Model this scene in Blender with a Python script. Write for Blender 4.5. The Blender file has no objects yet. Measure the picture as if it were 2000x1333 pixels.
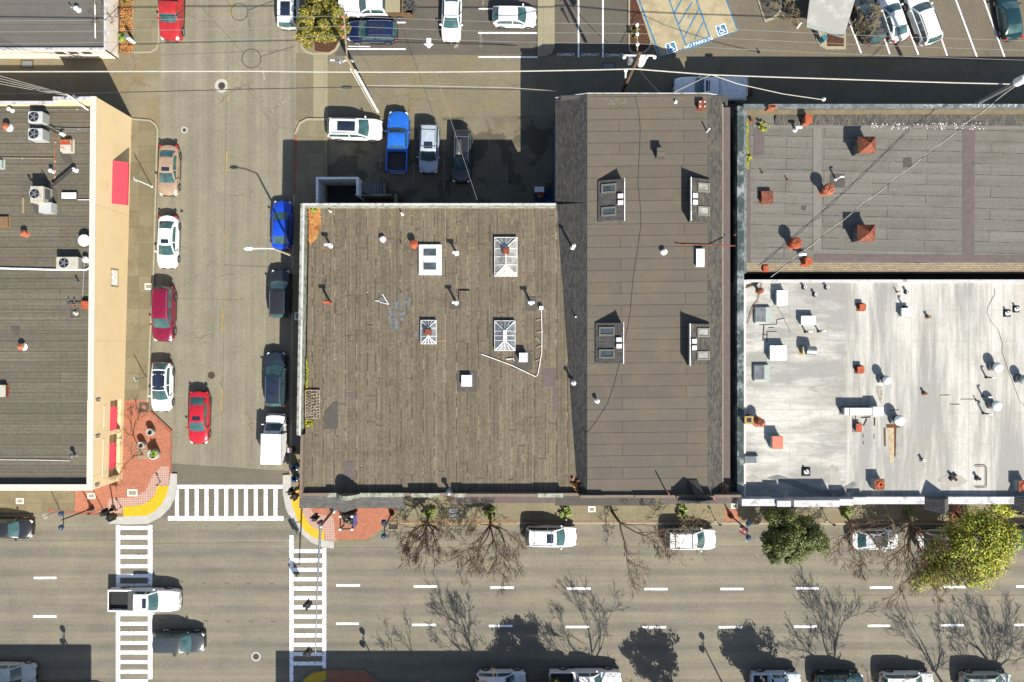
import bpy, math, random
from mathutils import Vector, Matrix
random.seed(7)
SKY, SUN, EXPO = 0.085, 4.7, 1.05
R = math.radians
scene = bpy.context.scene
S, H, CX, CY = 20.4, 75.0, 1000.0, 666.5      # pixels per metre on the ground, camera height, photo centre

def P(px, py, z=0.0):
    k = (1 - z / H) / S
    return Vector(((px - CX) * k, (CY - py) * k, z))

# ------------------------------------------------------------------ materials
K = 0.45
def lin(c):
    c /= 255.0
    return c / 12.92 if c <= 0.04045 else ((c + 0.055) / 1.055) ** 2.4
def C(r, g, b, k=None):
    k = K if k is None else k
    return tuple(min(0.82, lin(v) * k) for v in (r, g, b)) + (1.0,)

class NT:
    def __init__(s, name, rough=0.85, metal=0.0):
        s.m = bpy.data.materials.new(name); s.m.use_nodes = True
        s.t = s.m.node_tree; s.b = s.t.nodes['Principled BSDF']
        s.b.inputs['Roughness'].default_value = rough
        s.b.inputs['Metallic'].default_value = metal
        s._pos = None
    def node(s, typ, **kw):
        n = s.t.nodes.new(typ)
        for k, v in kw.items(): setattr(n, k, v)
        return n
    def put(s, sock, v):
        if isinstance(v, bpy.types.NodeSocket): s.t.links.new(v, sock)
        else: sock.default_value = v
    def pos(s, scale=(1, 1, 1), rot=0.0, loc=(0, 0, 0)):
        if s._pos is None: s._pos = s.node('ShaderNodeNewGeometry').outputs['Position']
        m = s.node('ShaderNodeMapping'); s.put(m.inputs['Vector'], s._pos)
        m.inputs['Scale'].default_value = scale; m.inputs['Rotation'].default_value = (0, 0, rot)
        m.inputs['Location'].default_value = loc
        return m.outputs[0]
    def noise(s, scale, detail=3.0, rough=0.55, vec=None, dist=0.0):
        n = s.node('ShaderNodeTexNoise'); s.put(n.inputs['Vector'], vec if vec is not None else s.pos())
        n.inputs['Scale'].default_value = scale; n.inputs['Detail'].default_value = detail
        n.inputs['Roughness'].default_value = rough; n.inputs['Distortion'].default_value = dist
        return n.outputs['Fac']
    def ramp(s, fac, stops, interp='LINEAR'):
        n = s.node('ShaderNodeValToRGB'); s.put(n.inputs[0], fac); e = n.color_ramp.elements
        n.color_ramp.interpolation = interp
        while len(e) < len(stops): e.new(0.5)
        for el, (p, c) in zip(e, stops):
            el.position = p; el.color = c if len(c) == 4 else tuple(c) + (1,)
        return n.outputs[0]
    def step(s, fac, a, b):
        n = s.node('ShaderNodeMapRange'); s.put(n.inputs[0], fac)
        n.inputs[1].default_value = a; n.inputs[2].default_value = b
        return n.outputs[0]
    def mix(s, fac, a, b, mode='MIX'):
        n = s.node('ShaderNodeMix', data_type='RGBA', blend_type=mode)
        s.put(n.inputs[0], fac); s.put(n.inputs[6], a); s.put(n.inputs[7], b)
        return n.outputs[2]
    def math(s, op, a, b=0.0):
        n = s.node('ShaderNodeMath', operation=op); s.put(n.inputs[0], a); s.put(n.inputs[1], b)
        return n.outputs[0]
    def grain(s, col, scale=9.0, lo=0.72, hi=1.28, detail=4.0):
        f = s.noise(scale, detail, 0.7)
        g = s.ramp(f, [(0.25, (lo,) * 3), (0.75, (hi,) * 3)])
        return s.mix(1.0, col, g, 'MULTIPLY')
    def bump(s, fac, strength=0.3, dist=0.02):
        n = s.node('ShaderNodeBump'); s.put(n.inputs['Height'], fac)
        n.inputs['Strength'].default_value = strength; n.inputs['Distance'].default_value = dist
        s.t.links.new(n.outputs[0], s.b.inputs['Normal'])
    def out(s, col):
        s.put(s.b.inputs['Base Color'], col); return s.m

def plain(name, col, rough=0.7, metal=0.0, var=0.14, scale=3.0, coat=0.0):
    n = NT(name, rough, metal)
    a = tuple(c * (1 - var) for c in col[:3]) + (1,); b = tuple(min(0.9, c * (1 + var)) for c in col[:3]) + (1,)
    if coat:
        n.b.inputs['Coat Weight'].default_value = coat; n.b.inputs['Coat Roughness'].default_value = 0.06
    return n.out(n.ramp(n.noise(scale, 4.0, 0.65), [(0.3, a), (0.7, b)]))

def worn(name, col, dirt, amount=0.5, scale=1.6, rough=0.8, metal=0.0):
    """a surface of one colour with ragged patches of dirt or rust"""
    n = NT(name, rough, metal)
    f = n.step(n.noise(scale, 8.0, 0.72), amount, amount + 0.12)
    c = n.mix(f, dirt, col)
    return n.out(n.grain(c, 12.0, 0.85, 1.15))

def asphalt(name, c1, c2, dark, tracks=None, crack=0.5, patch=None, speck=1.0):
    n = NT(name, 0.9)
    base = n.mix(n.step(n.noise(0.22, 5.0, 0.6), 0.35, 0.65), c1, c2)
    if tracks:                                        # wheel tracks worn along the lanes
        axis, period, phase, amt = tracks
        x = n.node('ShaderNodeSeparateXYZ'); n.put(x.inputs[0], n.pos())
        v = n.math('ADD', x.outputs[axis], n.math('MULTIPLY', n.noise(0.25, 3.0, 0.5, n.pos((0.25, 1, 1) if axis == 1 else (1, 0.25, 1))), 1.1))
        s_ = n.math('SINE', n.math('MULTIPLY', n.math('ADD', v, phase), 2 * math.pi / period))
        f = n.math('MULTIPLY', n.step(s_, -0.5, 0.9), amt)
        f = n.math('MULTIPLY', f, n.step(n.noise(0.5, 4.0, 0.6, n.pos((0.12, 1, 1) if axis == 1 else (1, 0.12, 1))), 0.25, 0.6))
        base = n.mix(f, base, dark)
        st = n.noise(1.0, 6.0, 0.7, n.pos((0.05, 2.6, 1) if axis == 1 else (2.6, 0.05, 1)))
        base = n.mix(1.0, base, n.ramp(st, [(0.3, (0.86,) * 3), (0.7, (1.12,) * 3)]), 'MULTIPLY')
    oil = n.step(n.noise(0.8, 7.0, 0.75), 0.64, 0.76)
    base = n.mix(n.math('MULTIPLY', oil, 0.55), base, dark)
    if patch:
        pf = n.step(n.noise(0.35, 3.0, 0.5, n.pos((1, 1, 1), 0, (37, 11, 0))), 0.52, 0.56)
        base = n.mix(n.math('MULTIPLY', pf, 0.6), base, patch)
    vr = n.node('ShaderNodeTexVoronoi', feature='DISTANCE_TO_EDGE')
    wob = n.node('ShaderNodeVectorMath', operation='ADD')
    nz = n.node('ShaderNodeTexNoise'); n.put(nz.inputs[0], n.pos()); nz.inputs['Scale'].default_value = 0.8; nz.inputs['Detail'].default_value = 5
    n.put(wob.inputs[0], n.pos()); n.put(wob.inputs[1], nz.outputs['Color'])
    n.put(vr.inputs['Vector'], wob.outputs[0]); vr.inputs['Scale'].default_value = 0.16
    cr = n.math('MULTIPLY', n.math('SUBTRACT', 1.0, n.step(vr.outputs[0], 0.0, 0.0065)), n.step(n.noise(0.16, 3.0), 0.46, 0.60))
    base = n.mix(n.math('MULTIPLY', cr, crack), base, C(60, 55, 45))
    base = n.grain(base, 4.5, 1 - 0.22 * speck, 1 + 0.22 * speck, 6.0)
    base = n.grain(base, 0.6, 0.9, 1.1)
    n.bump(n.noise(18.0, 3.0), 0.25, 0.01)
    return n.out(base)

def seams(name, c1, c2, seam, row, width, rot=0.0, size=0.02, stain=None, ribs=None, seam2=None, stain_amt=0.4, lo=0.75, hi=1.22, mid=None, offset=0.37, streak=0.0, rough=0.9):
    """rolled roofing, shingles or paving: rows with joints"""
    n = NT(name, rough)
    along = (lambda a, c: (c, a, 1)) if abs(rot) > 0.8 else (lambda a, c: (a, c, 1))   # stretch noise along the rolls
    b = n.node('ShaderNodeTexBrick', offset=offset, offset_frequency=2, squash=1.0)
    n.put(b.inputs['Vector'], n.pos((1, 1, 1), rot))
    b.inputs['Color1'].default_value = c1; b.inputs['Color2'].default_value = c2; b.inputs['Mortar'].default_value = seam
    if seam2: n.put(b.inputs['Mortar'], n.mix(n.step(n.noise(0.8, 4.0, 0.6, n.pos((1, 1, 1), 0, (5, 8, 0))), 0.47, 0.53), seam, seam2))
    b.inputs['Scale'].default_value = 1.0; b.inputs['Mortar Size'].default_value = size
    b.inputs['Mortar Smooth'].default_value = 0.3; b.inputs['Bias'].default_value = 0.0
    b.inputs['Brick Width'].default_value = width; b.inputs['Row Height'].default_value = row
    col = b.outputs['Color']
    if ribs:                                          # laps and ribs running along each roll
        x = n.node('ShaderNodeSeparateXYZ'); n.put(x.inputs[0], n.pos((1, 1, 1), rot))
        v = n.math('ADD', x.outputs[1], n.math('MULTIPLY', n.noise(0.4, 3.0, 0.5, n.pos(along(0.2, 1))), ribs[2]))
        s_ = n.math('SINE', n.math('MULTIPLY', v, 2 * math.pi / ribs[0]))
        f = n.math('MULTIPLY', n.step(s_, -0.4, 1.0), n.step(n.noise(0.9, 4.0, 0.6, n.pos(along(0.15, 1))), 0.25, 0.7))
        col = n.mix(f, col, n.mix(1.0, col, (ribs[1],) * 3 + (1,), 'MULTIPLY'))
    if streak:
        st = n.noise(1.0, 6.0, 0.75, n.pos(along(0.06, 3.2)))
        col = n.mix(1.0, col, n.ramp(st, [(0.3, (1 - streak,) * 3), (0.7, (1 + streak,) * 3)]), 'MULTIPLY')
    if stain:
        f = n.step(n.noise(0.45, 7.0, 0.7), 0.5, 0.72)
        col = n.mix(n.math('MULTIPLY', f, stain_amt), col, stain)
    col = n.grain(col, 5.0, lo, hi, 7.0)
    n.bump(b.outputs['Fac'], 0.3, -0.01)
    return n.out(col)

def leaves_mat(name, cols):
    n = NT(name, 0.6)
    g = n.node('ShaderNodeNewGeometry')
    k = len(cols)
    col = n.ramp(g.outputs['Random Per Island'], [((i + 0.0) / max(1, k - 1), c) for i, c in enumerate(cols)])
    f = n.step(n.noise(1.1, 3.0), 0.35, 0.65)
    col = n.mix(1.0, col, n.ramp(f, [(0, (0.7,) * 3), (1, (1.2,) * 3)]), 'MULTIPLY')
    return n.out(col)

MT = {}
# ------------------------------------------------------------------ mesh building
class MB:
    def __init__(s): s.v = []; s.f = []
    def face(s, pts):
        i = len(s.v); s.v += [tuple(p) for p in pts]; s.f.append(tuple(range(i, i + len(pts))))
    def box(s, c, size, rz=0.0, mtx=None, taper=1.0):
        x, y, z = (d / 2 for d in size); i = len(s.v)
        ca, sa = math.cos(rz), math.sin(rz)
        for dz in (-z, z):
            q = taper if dz > 0 else 1.0
            for dx, dy in ((-x, -y), (x, -y), (x, y), (-x, y)):
                dx *= q; dy *= q
                v = Vector((c[0] + dx * ca - dy * sa, c[1] + dx * sa + dy * ca, c[2] + dz))
                s.v.append(tuple(mtx @ v if mtx else v))
        s.f += [tuple(i + k for k in f) for f in ((3, 2, 1, 0), (4, 5, 6, 7), (0, 1, 5, 4), (1, 2, 6, 5), (2, 3, 7, 6), (3, 0, 4, 7))]
    def prism(s, poly, z0, z1, cap0=True):
        """poly: list of (x, y); z0, z1 numbers or per-vertex lists"""
        n = len(poly); i = len(s.v)
        area = sum(poly[k][0] * poly[(k + 1) % n][1] - poly[(k + 1) % n][0] * poly[k][1] for k in range(n))
        idx = list(range(n)) if area > 0 else list(range(n - 1, -1, -1))
        g = lambda z, k: z[k] if isinstance(z, (list, tuple)) else z
        for k in idx: s.v.append((poly[k][0], poly[k][1], g(z0, k)))
        for k in idx: s.v.append((poly[k][0], poly[k][1], g(z1, k)))
        s.f.append(tuple(i + n + k for k in range(n)))
        if cap0: s.f.append(tuple(i + k for k in range(n - 1, -1, -1)))
        for k in range(n): s.f.append((i + k, i + (k + 1) % n, i + n + (k + 1) % n, i + n + k))
    def tube(s, pts, r, n=6, cap=True):
        pts = [Vector(p) for p in pts]; m = len(pts)
        rs = r if isinstance(r, (list, tuple)) else [r] * m
        base = len(s.v); up = None
        for k in range(m):
            d = (pts[min(k + 1, m - 1)] - pts[max(k - 1, 0)])
            d = d.normalized() if d.length > 1e-9 else Vector((0, 0, 1))
            if up is None:
                up = Vector((0, 0, 1)) if abs(d.z) < 0.9 else Vector((1, 0, 0))
            a = d.cross(up)
            a = a.normalized() if a.length > 1e-6 else d.orthogonal().normalized()
            b = a.cross(d); up = b
            for q in range(n):
                t = 2 * math.pi * q / n
                s.v.append(tuple(pts[k] + a * (rs[k] * math.cos(t)) + b * (rs[k] * math.sin(t))))
        for k in range(m - 1):
            for q in range(n):
                s.f.append((base + k * n + q, base + k * n + (q + 1) % n, base + (k + 1) * n + (q + 1) % n, base + (k + 1) * n + q))
        if cap:
            s.f.append(tuple(base + q for q in range(n - 1, -1, -1)))
            s.f.append(tuple(base + (m - 1) * n + q for q in range(n)))
    def lathe(s, c, prof, n=16):
        """prof: (radius, z) from the bottom up, around the vertical through c"""
        base = len(s.v)
        for r, z in prof:
            for q in range(n):
                t = 2 * math.pi * q / n
                s.v.append((c[0] + r * math.cos(t), c[1] + r * math.sin(t), c[2] + z))
        for k in range(len(prof) - 1):
            for q in range(n):
                s.f.append((base + k * n + q, base + k * n + (q + 1) % n, base + (k + 1) * n + (q + 1) % n, base + (k + 1) * n + q))
        s.f.append(tuple(base + q for q in range(n - 1, -1, -1)))
        s.f.append(tuple(base + (len(prof) - 1) * n + q for q in range(n)))
    def ball(s, c, r, n=12, m=7, sz=1.0):
        s.lathe(c, [(max(1e-3, r * math.sin(math.pi * k / m)), -r * sz * math.cos(math.pi * k / m)) for k in range(m + 1)], n)
    def grid(s, rows):
        base = len(s.v); w = len(rows[0])
        for r_ in rows: s.v += [tuple(p) for p in r_]
        for i in range(len(rows) - 1):
            for j in range(w - 1):
                s.f.append((base + i * w + j, base + i * w + j + 1, base + (i + 1) * w + j + 1, base + (i + 1) * w + j))
    def build(s, name, mat, parent=None, world=False, smooth=None, bevel=0.0):
        me = bpy.data.meshes.new(name)
        vs = s.v; loc = Vector((0, 0, 0))
        if parent is None:
            n = len(vs); loc = Vector((sum(p[0] for p in vs) / n, sum(p[1] for p in vs) / n, min(p[2] for p in vs)))
        elif world:
            r_ = parent
            while r_.parent: r_ = r_.parent
            loc = r_.location.copy()
        vs = [(p[0] - loc.x, p[1] - loc.y, p[2] - loc.z) for p in vs]
        me.from_pydata(vs, [], s.f); me.materials.append(mat)
        if smooth is not None:
            me.polygons.foreach_set('use_smooth', [True] * len(me.polygons))
            me.set_sharp_from_angle(angle=R(smooth))
        o = bpy.data.objects.new(name, me); scene.collection.objects.link(o)
        if parent is None: o.location = loc
        else: o.parent = parent
        if bevel:
            b = o.modifiers.new('bevel', 'BEVEL'); b.width = bevel; b.segments = 2; b.limit_method = 'ANGLE'
        return o

def tag(o, label, cat, group=None, kind=None):
    o['label'] = label; o['category'] = cat
    if group: o['group'] = group
    if kind: o['kind'] = kind
    return o
def T(name, label, cat, loc, group=None, rz=0.0):
    o = bpy.data.objects.new(name, None); scene.collection.objects.link(o)
    o.location = loc; o.rotation_euler.z = rz; o.empty_display_size = 0.3
    return tag(o, label, cat, group)
def struct(o, label=None):
    o['kind'] = 'structure'
    if label: o['label'] = label
    return o
def xy(pts, z=0.0): return [tuple(P(a, b, z)[:2]) for a, b in pts]
def sheet(name, pts, z, mat, thick=None, label=None):
    m = MB()
    poly = xy(pts)
    if thick is None: 
        n = len(poly)
        area = sum(poly[k][0] * poly[(k + 1) % n][1] - poly[(k + 1) % n][0] * poly[k][1] for k in range(n))
        if area < 0: poly = poly[::-1]
        m.face([(x, y, z) for x, y in poly])
    else: m.prism(poly, z - thick, z, False)
    return struct(m.build(name, mat), label)
MT.update(
 main=asphalt('main_road_asphalt', C(163,154,132), C(150,143,124), C(126,121,110), (1, 1.80, 0.35, 0.7), 0.2),
 side=asphalt('side_street_asphalt', C(169,160,137), C(159,151,129), C(130,124,108), (0, 1.9, 0.2, 0.35), 0.55),
 newer=asphalt('newer_asphalt', C(132,125,106), C(122,115,98), C(98,92,80), None, 0.1),
 alley=asphalt('alley_asphalt', C(152,141,116), C(140,130,107), C(108,98,80), None, 0.55, C(150,135,100)),
 alleyw=asphalt('alley_west_asphalt', C(165,152,122), C(148,135,108), C(108,95,72), None, 0.9, C(160,142,100)),
 lot=asphalt('parking_lot_asphalt', C(118,110,96), C(108,101,90), C(70,66,60), None, 0.25),
 lote=asphalt('east_lot_asphalt', C(138,126,106), C(128,118,100), C(88,80,70), None, 0.2),
 rear=asphalt('rear_lot_asphalt', C(150,139,114), C(126,116,96), C(80,74,62), None, 1.0, C(70,66,50)),
 ground=asphalt('ground_asphalt', C(140,130,108), C(130,121,100), C(100,92,78)),
 walk=seams('sidewalk_concrete', C(166,154,122), C(152,141,111), C(116,106,84), 1.5, 1.5, 0, 0.012, C(120,108,82), stain_amt=0.5, lo=0.85, hi=1.15, offset=0.0),
 walkw=seams('old_sidewalk_concrete', C(160,148,116), C(140,129,98), C(112,102,78), 1.55, 1.55, 0, 0.014, C(110,98,70), stain_amt=0.6, lo=0.82, hi=1.18, offset=0.0),
 ramp=plain('pale_concrete', C(218,214,204), 0.8, 0, 0.12, 1.5),
 apron=seams('apron_concrete', C(186,174,142), C(176,165,134), C(140,130,104), 3.0, 3.0, 0, 0.012, C(140,130,100), stain_amt=0.4, lo=0.88, hi=1.12, offset=0.0),
 brick=seams('brick_paving', C(222,142,108), C(202,128,96), C(172,116,90), 0.11, 0.22, 0, 0.008, C(176,112,76), stain_amt=0.5, lo=0.75, hi=1.25, offset=0.5),
 walkb=seams('weathered_brick_band', C(176,142,114), C(162,132,106), C(138,116,94), 0.11, 0.22, R(90), 0.01, C(150,126,96), stain_amt=0.6, lo=0.78, hi=1.22, offset=0.5),
 brickp=seams('brick_with_pale_joints', C(206,130,104), C(190,120,96), C(236,214,200), 0.16, 0.30, R(45), 0.035, None, stain_amt=0, lo=0.85, hi=1.15, offset=0.5),
 yellow=plain('yellow_tactile_paint', C(255,205,0), 0.6, 0, 0.05, 2.0),
 white=worn('white_road_paint', C(255,255,255,0.85), C(190,182,165), 0.36, 3.0, 0.6),
 whitef=worn('faded_white_paint', C(235,228,212), C(125,117,102), 0.47, 5.0, 0.7),
 yline=worn('yellow_line_paint', C(235,185,70), C(165,150,110), 0.44, 5.0, 0.7),
 blue=worn('blue_road_paint', C(35,140,195), C(150,170,165), 0.38, 3.0, 0.7),
 slab=worn('pale_slab_concrete', C(214,198,158), C(190,172,135), 0.42, 0.5, 0.85),
 redk=worn('red_kerb_paint', C(200,85,60), C(150,130,105), 0.45, 2.0, 0.8),
 mulch=worn('bark_mulch', C(150,95,55), C(80,48,30), 0.5, 7.0, 0.95),
 gravel=worn('gravel_bed', C(150,142,125), C(85,78,68), 0.5, 8.0, 0.95),
 kerb=plain('kerb_concrete', C(196,186,158), 0.85),
 steel=plain('cast_iron_cover', C(95,85,72), 0.6, 0.3, 0.3, 12),
 roofA=seams('grey_roll_roofing', C(134,125,105), C(122,114,96), C(84,77,65), 0.93, 12.0, 0, 0.02, C(104,95,78), ribs=(0.31, .72, .08), seam2=C(70,64,54), stain_amt=0.5, lo=0.66, hi=1.30, streak=0.20),
 roofB=seams('dark_roll_roofing', C(126,121,112), C(120,115,106), C(96,92,86), 0.95, 30.0, 0, 0.02, C(100,96,92), stain_amt=0.4, lo=0.88, hi=1.1, streak=0.05),
 roofC=seams('brown_roll_roofing', C(141,127,105), C(130,117,96), C(60,50,39), 0.97, 22.0, R(90), 0.026, C(94,81,64), ribs=(0.325, .74, .10), seam2=C(186,170,140), stain_amt=0.55, lo=0.56, hi=1.40, streak=0.30),
 roofD=seams('taupe_roll_roofing', C(122,113,98), C(115,106,92), C(60,53,44), 1.0, 15.0, R(-0.6), 0.024, C(150,135,106), stain_amt=0.35, lo=0.84, hi=1.16, streak=0.07),
 roofE=seams('pale_grey_roll_roofing', C(146,141,131), C(135,131,121), C(78,72,65), 0.98, 9.0, R(1.5), 0.034, C(112,104,92), ribs=(0.98, .88, .06), seam2=C(120,112,104), stain_amt=0.6, lo=0.76, hi=1.22, streak=0.16),
 memb=plain('brown_membrane', C(122,108,104), 0.9, 0, 0.14, 2.0),
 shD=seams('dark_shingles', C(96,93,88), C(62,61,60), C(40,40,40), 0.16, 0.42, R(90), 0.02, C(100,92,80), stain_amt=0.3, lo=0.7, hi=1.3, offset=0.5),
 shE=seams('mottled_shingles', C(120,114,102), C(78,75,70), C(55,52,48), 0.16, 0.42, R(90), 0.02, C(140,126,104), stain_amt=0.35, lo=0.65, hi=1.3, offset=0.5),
 shT=seams('tan_shingles', C(176,160,132), C(150,136,112), C(105,94,78), 0.16, 0.4, 0, 0.02, C(110,96,78), stain_amt=0.4, lo=0.8, hi=1.2, offset=0.5),
 shG=seams('grey_shingles', C(118,114,110), C(88,86,84), C(60,58,56), 0.16, 0.4, 0, 0.02, C(130,122,112), stain_amt=0.3, lo=0.75, hi=1.25, offset=0.5),
 stucco=seams('tan_stucco', C(240,214,166,.71), C(236,209,160,.71), C(208,181,134,.64), 12.0, 12.0, 0, 0.02, C(222,190,138,.63), stain_amt=0.3, lo=0.95, hi=1.05),
 stuccod=plain('darker_tan_trim', C(205,180,132), 0.85),  # a darker tan than the stucco
 cope=plain('cream_coping', C(255,246,226), 0.75, 0, 0.05),
 awn=plain('red_canvas', C(228,66,84,.6), 0.8, 0, 0.06, 6.0),
 wwall=worn('white_wall_paint', C(250,240,230,.82), C(228,216,200,.75), 0.55, 1.2, 0.8),
 wcope=worn('white_coping_paint', C(236,234,236), C(170,168,162), 0.36, 1.6, 0.6),
 mosswall=worn('mossy_white_wall', C(196,200,180), C(140,142,112), 0.42, 1.8, 0.85),
 brownwall=plain('brown_plaster', C(150,130,112), 0.85),
 bluewall=worn('blue_mural_paint', C(70,140,190), C(30,70,110), 0.5, 1.0, 0.8),
 dkwall=plain('dark_wall_paint', C(90,88,84), 0.85),
 metal=worn('weathered_metal_coping', C(150,160,160), C(115,122,122), 0.45, 1.5, 0.5),
 greenm=worn('green_metal_siding', C(88,106,100), C(205,212,208), 0.40, 0.7, 0.6),
 rust=worn('rusted_steel', C(178,94,60), C(112,62,42), 0.45, 5.0, 0.8),
 orange=worn('orange_primer_paint', C(222,106,52), C(180,80,40), 0.42, 4.0, 0.75),
 terra=worn('terracotta', C(225,135,95), C(180,95,62), 0.44, 3.0, 0.85),
 whitem=worn('white_painted_metal', C(246,244,240,0.8), C(205,200,190), 0.34, 3.0, 0.45),
 galv=plain('galvanised_steel', C(190,194,196), 0.4, 0.6, 0.15, 6.0),
 greym=plain('grey_painted_metal', C(150,152,150), 0.55, 0.1, 0.1, 6.0),
 beige=worn('beige_unit_paint', C(226,220,200), C(190,180,155), 0.36, 3.0, 0.55),
 black=plain('black_paint', (0.012, 0.012, 0.014, 1), 0.4),
 tar=plain('black_tar', (0.012, 0.011, 0.010, 1), 0.85, 0, 0.3, 5.0),
 rubber=plain('tyre_rubber', (0.016, 0.016, 0.016, 1), 0.8),
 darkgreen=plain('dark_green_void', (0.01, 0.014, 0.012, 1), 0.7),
 memb2=plain('grey_lap_membrane', C(148,142,134), 0.9, 0, 0.12, 2.0),
 frameg=plain('dull_grey_frame', C(150,148,132), 0.5),
 pad=plain('grey_roof_patch', C(98,92,84), 0.9, 0, 0.15, 3.0),
 slate=worn('silvery_sealant', C(140,142,140), C(100,100,96), 0.45, 4.0, 0.6),
 wood=plain('weathered_wood', C(150,118,82), 0.85, 0, 0.3, 6.0),
 woodp=plain('pale_pole_wood', C(188,168,130), 0.85, 0, 0.2, 6.0),
 woodd=plain('dark_pole_wood', C(128,100,70), 0.85, 0, 0.25, 6.0),
 wire=plain('pale_cable', C(235,228,212), 0.5),
 thin=plain('thin_grey_cable', C(165,165,155), 0.5),
 dwire=plain('dark_cable', C(60,58,56), 0.6),
 bark=plain('grey_brown_bark', C(142,116,86), 0.9, 0, 0.25, 8.0),
 barkp=plain('pale_bark', C(190,170,130), 0.9, 0, 0.2, 8.0),
 leafdry=leaves_mat('dry_leaves', [C(190,120,60,.8), C(150,85,45,.8), C(215,160,90,.8), C(110,90,40,.8)]),
 leafo=leaves_mat('olive_leaves', [C(60,62,18,.8), C(96,98,26,.8), C(150,140,40,.8), C(70,78,24,.8), C(190,160,60,.8)]),
 leafd=leaves_mat('dark_green_leaves', [C(36,48,14,.8), C(62,78,20,.8), C(104,112,28,.8), C(40,54,16,.8), C(120,120,40,.8)]),
 leafy=leaves_mat('yellow_green_leaves', [C(100,116,14,.8), C(140,146,18,.8), C(172,168,26,.8), C(84,104,16,.8), C(200,186,50,.8)]),
 leafg=leaves_mat('bright_green_leaves', [C(96,132,30,.8), C(140,170,50,.8), C(70,104,24,.8), C(180,190,80,.8)]),
 blueg=plain('dark_blue_globe', (0.012, 0.035, 0.085, 1), 0.12, 0.0, 0.1),
 burg=plain('burgundy_banner', C(125,28,48), 0.7, 0, 0.08),
 debris=leaves_mat('pale_debris', [C(230,225,210), C(180,170,150), C(250,248,240)]),
 letter=plain('white_lettering', C(245,240,235), 0.6),
 pink=worn('pink_poster_paper', C(235,110,150), C(245,225,230), 0.5, 6.0, 0.7),
 rim=plain('alloy_rim', (0.45, 0.46, 0.48, 1), 0.3, 0.8),
 rimd=plain('dark_rim', (0.08, 0.08, 0.085, 1), 0.35, 0.7),
 lamp=plain('headlight_lens', (0.6, 0.62, 0.64, 1), 0.1, 0.0),
 tail=plain('taillight_lens', (0.45, 0.015, 0.015, 1), 0.2),
 trim=plain('black_plastic_trim', (0.014, 0.014, 0.015, 1), 0.6),
 chrome=plain('chrome_trim', (0.6, 0.6, 0.62, 1), 0.2, 0.9),
 oldsign=worn('rusty_white_sign_paint', C(222,212,196), C(160,132,104), 0.46, 4.0, 0.8),
 boxg=plain('dark_grey_shell', (0.045, 0.045, 0.046, 1), 0.45),
 tealtop=plain('aqua_cover', C(60,150,160), 0.6),
)
def glass(name, col, rough=0.06):
    n = NT(name, rough); n.b.inputs['Specular IOR Level'].default_value = 0.8
    return n.out(n.ramp(n.noise(1.7, 4.0, 0.6), [(0.35, col), (0.7, tuple(min(1, c * 2.2) for c in col[:3]) + (1,))]))
MT['glass'] = glass('car_glass', (0.022, 0.050, 0.050, 1))
MT['glassd'] = glass('dark_tinted_glass', (0.008, 0.012, 0.022, 1))
MT['sky_pane'] = glass('skylight_glass', (0.03, 0.04, 0.045, 1), 0.15)
MT['pane_pale'] = glass('frosted_skylight_pane', (0.15, 0.145, 0.13, 1), 0.35)
MT['pane_grey'] = glass('grey_skylight_pane', (0.075, 0.08, 0.085, 1), 0.3)
MT['pane_green'] = plain('pale_green_frame', C(198,210,200), 0.5)
def paint(name, col, rough=0.28):
    n = NT(name, rough, 0.0); n.b.inputs['Coat Weight'].default_value = 0.6; n.b.inputs['Coat Roughness'].default_value = 0.05
    f = n.noise(2.2, 5.0, 0.6)
    a = tuple(c * 0.86 for c in col[:3]) + (1,); b = tuple(min(0.85, c * 1.06) for c in col[:3]) + (1,)
    return n.out(n.ramp(f, [(0.35, a), (0.65, b)]))
PT = {k: paint(k + '_car_paint', c) for k, c in dict(
 white=(0.72, 0.72, 0.71, 1), red=(0.36, 0.010, 0.018, 1), pickred=(0.33, 0.02, 0.02, 1), maroon=(0.15, 0.004, 0.024, 1), tan=(0.27, 0.19, 0.13, 1),
 blue=(0.006, 0.05, 0.42, 1), pblue=(0.012, 0.10, 0.42, 1), black=(0.017, 0.017, 0.019, 1), navy=(0.006, 0.012, 0.045, 1), slate=(0.014, 0.022, 0.032, 1),
 silver=(0.30, 0.34, 0.39, 1), teal=(0.006, 0.03, 0.036, 1), grey=(0.035, 0.042, 0.045, 1), sgreen=(0.42, 0.45, 0.40, 1), paleb=(0.52, 0.60, 0.68, 1)).items()}

# white coated roof of the south-east building: rolls run across in the west bay and along in the rest, with grey water stains
n = NT('white_coated_membrane', 0.75)
def bay(rot, sc):
    b = n.node('ShaderNodeTexBrick', offset=0.3); n.put(b.inputs['Vector'], n.pos((1, 1, 1), rot))
    b.inputs['Color1'].default_value = C(248,243,232,.47); b.inputs['Color2'].default_value = C(240,235,224,.46); b.inputs['Mortar'].default_value = C(178,173,160)
    b.inputs['Scale'].default_value = 1.0; b.inputs['Mortar Size'].default_value = 0.014; b.inputs['Brick Width'].default_value = 9.0; b.inputs['Row Height'].default_value = 1.0
    st = n.step(n.noise(0.55, 6.0, 0.65, n.pos(sc)), 0.41, 0.58)
    fine = n.step(n.noise(1.0, 7.0, 0.75, n.pos((sc[0] * 3, sc[1] * 3, 1), 0, (3, 7, 0))), 0.35, 0.75)
    c = n.mix(n.math('MULTIPLY', st, 0.85), b.outputs['Color'], C(168,167,160))
    return n.mix(n.math('MULTIPLY', fine, 0.5), c, C(180,178,168))
xs = n.node('ShaderNodeSeparateXYZ'); n.put(xs.inputs[0], n.pos())
edge = n.step(xs.outputs[0], (1648 - CX) / S * .915, (1654 - CX) / S * .915)
col = n.mix(edge, bay(0, (0.22, 0.8, 1)), bay(R(90), (1.1, 0.12, 1)))
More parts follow.
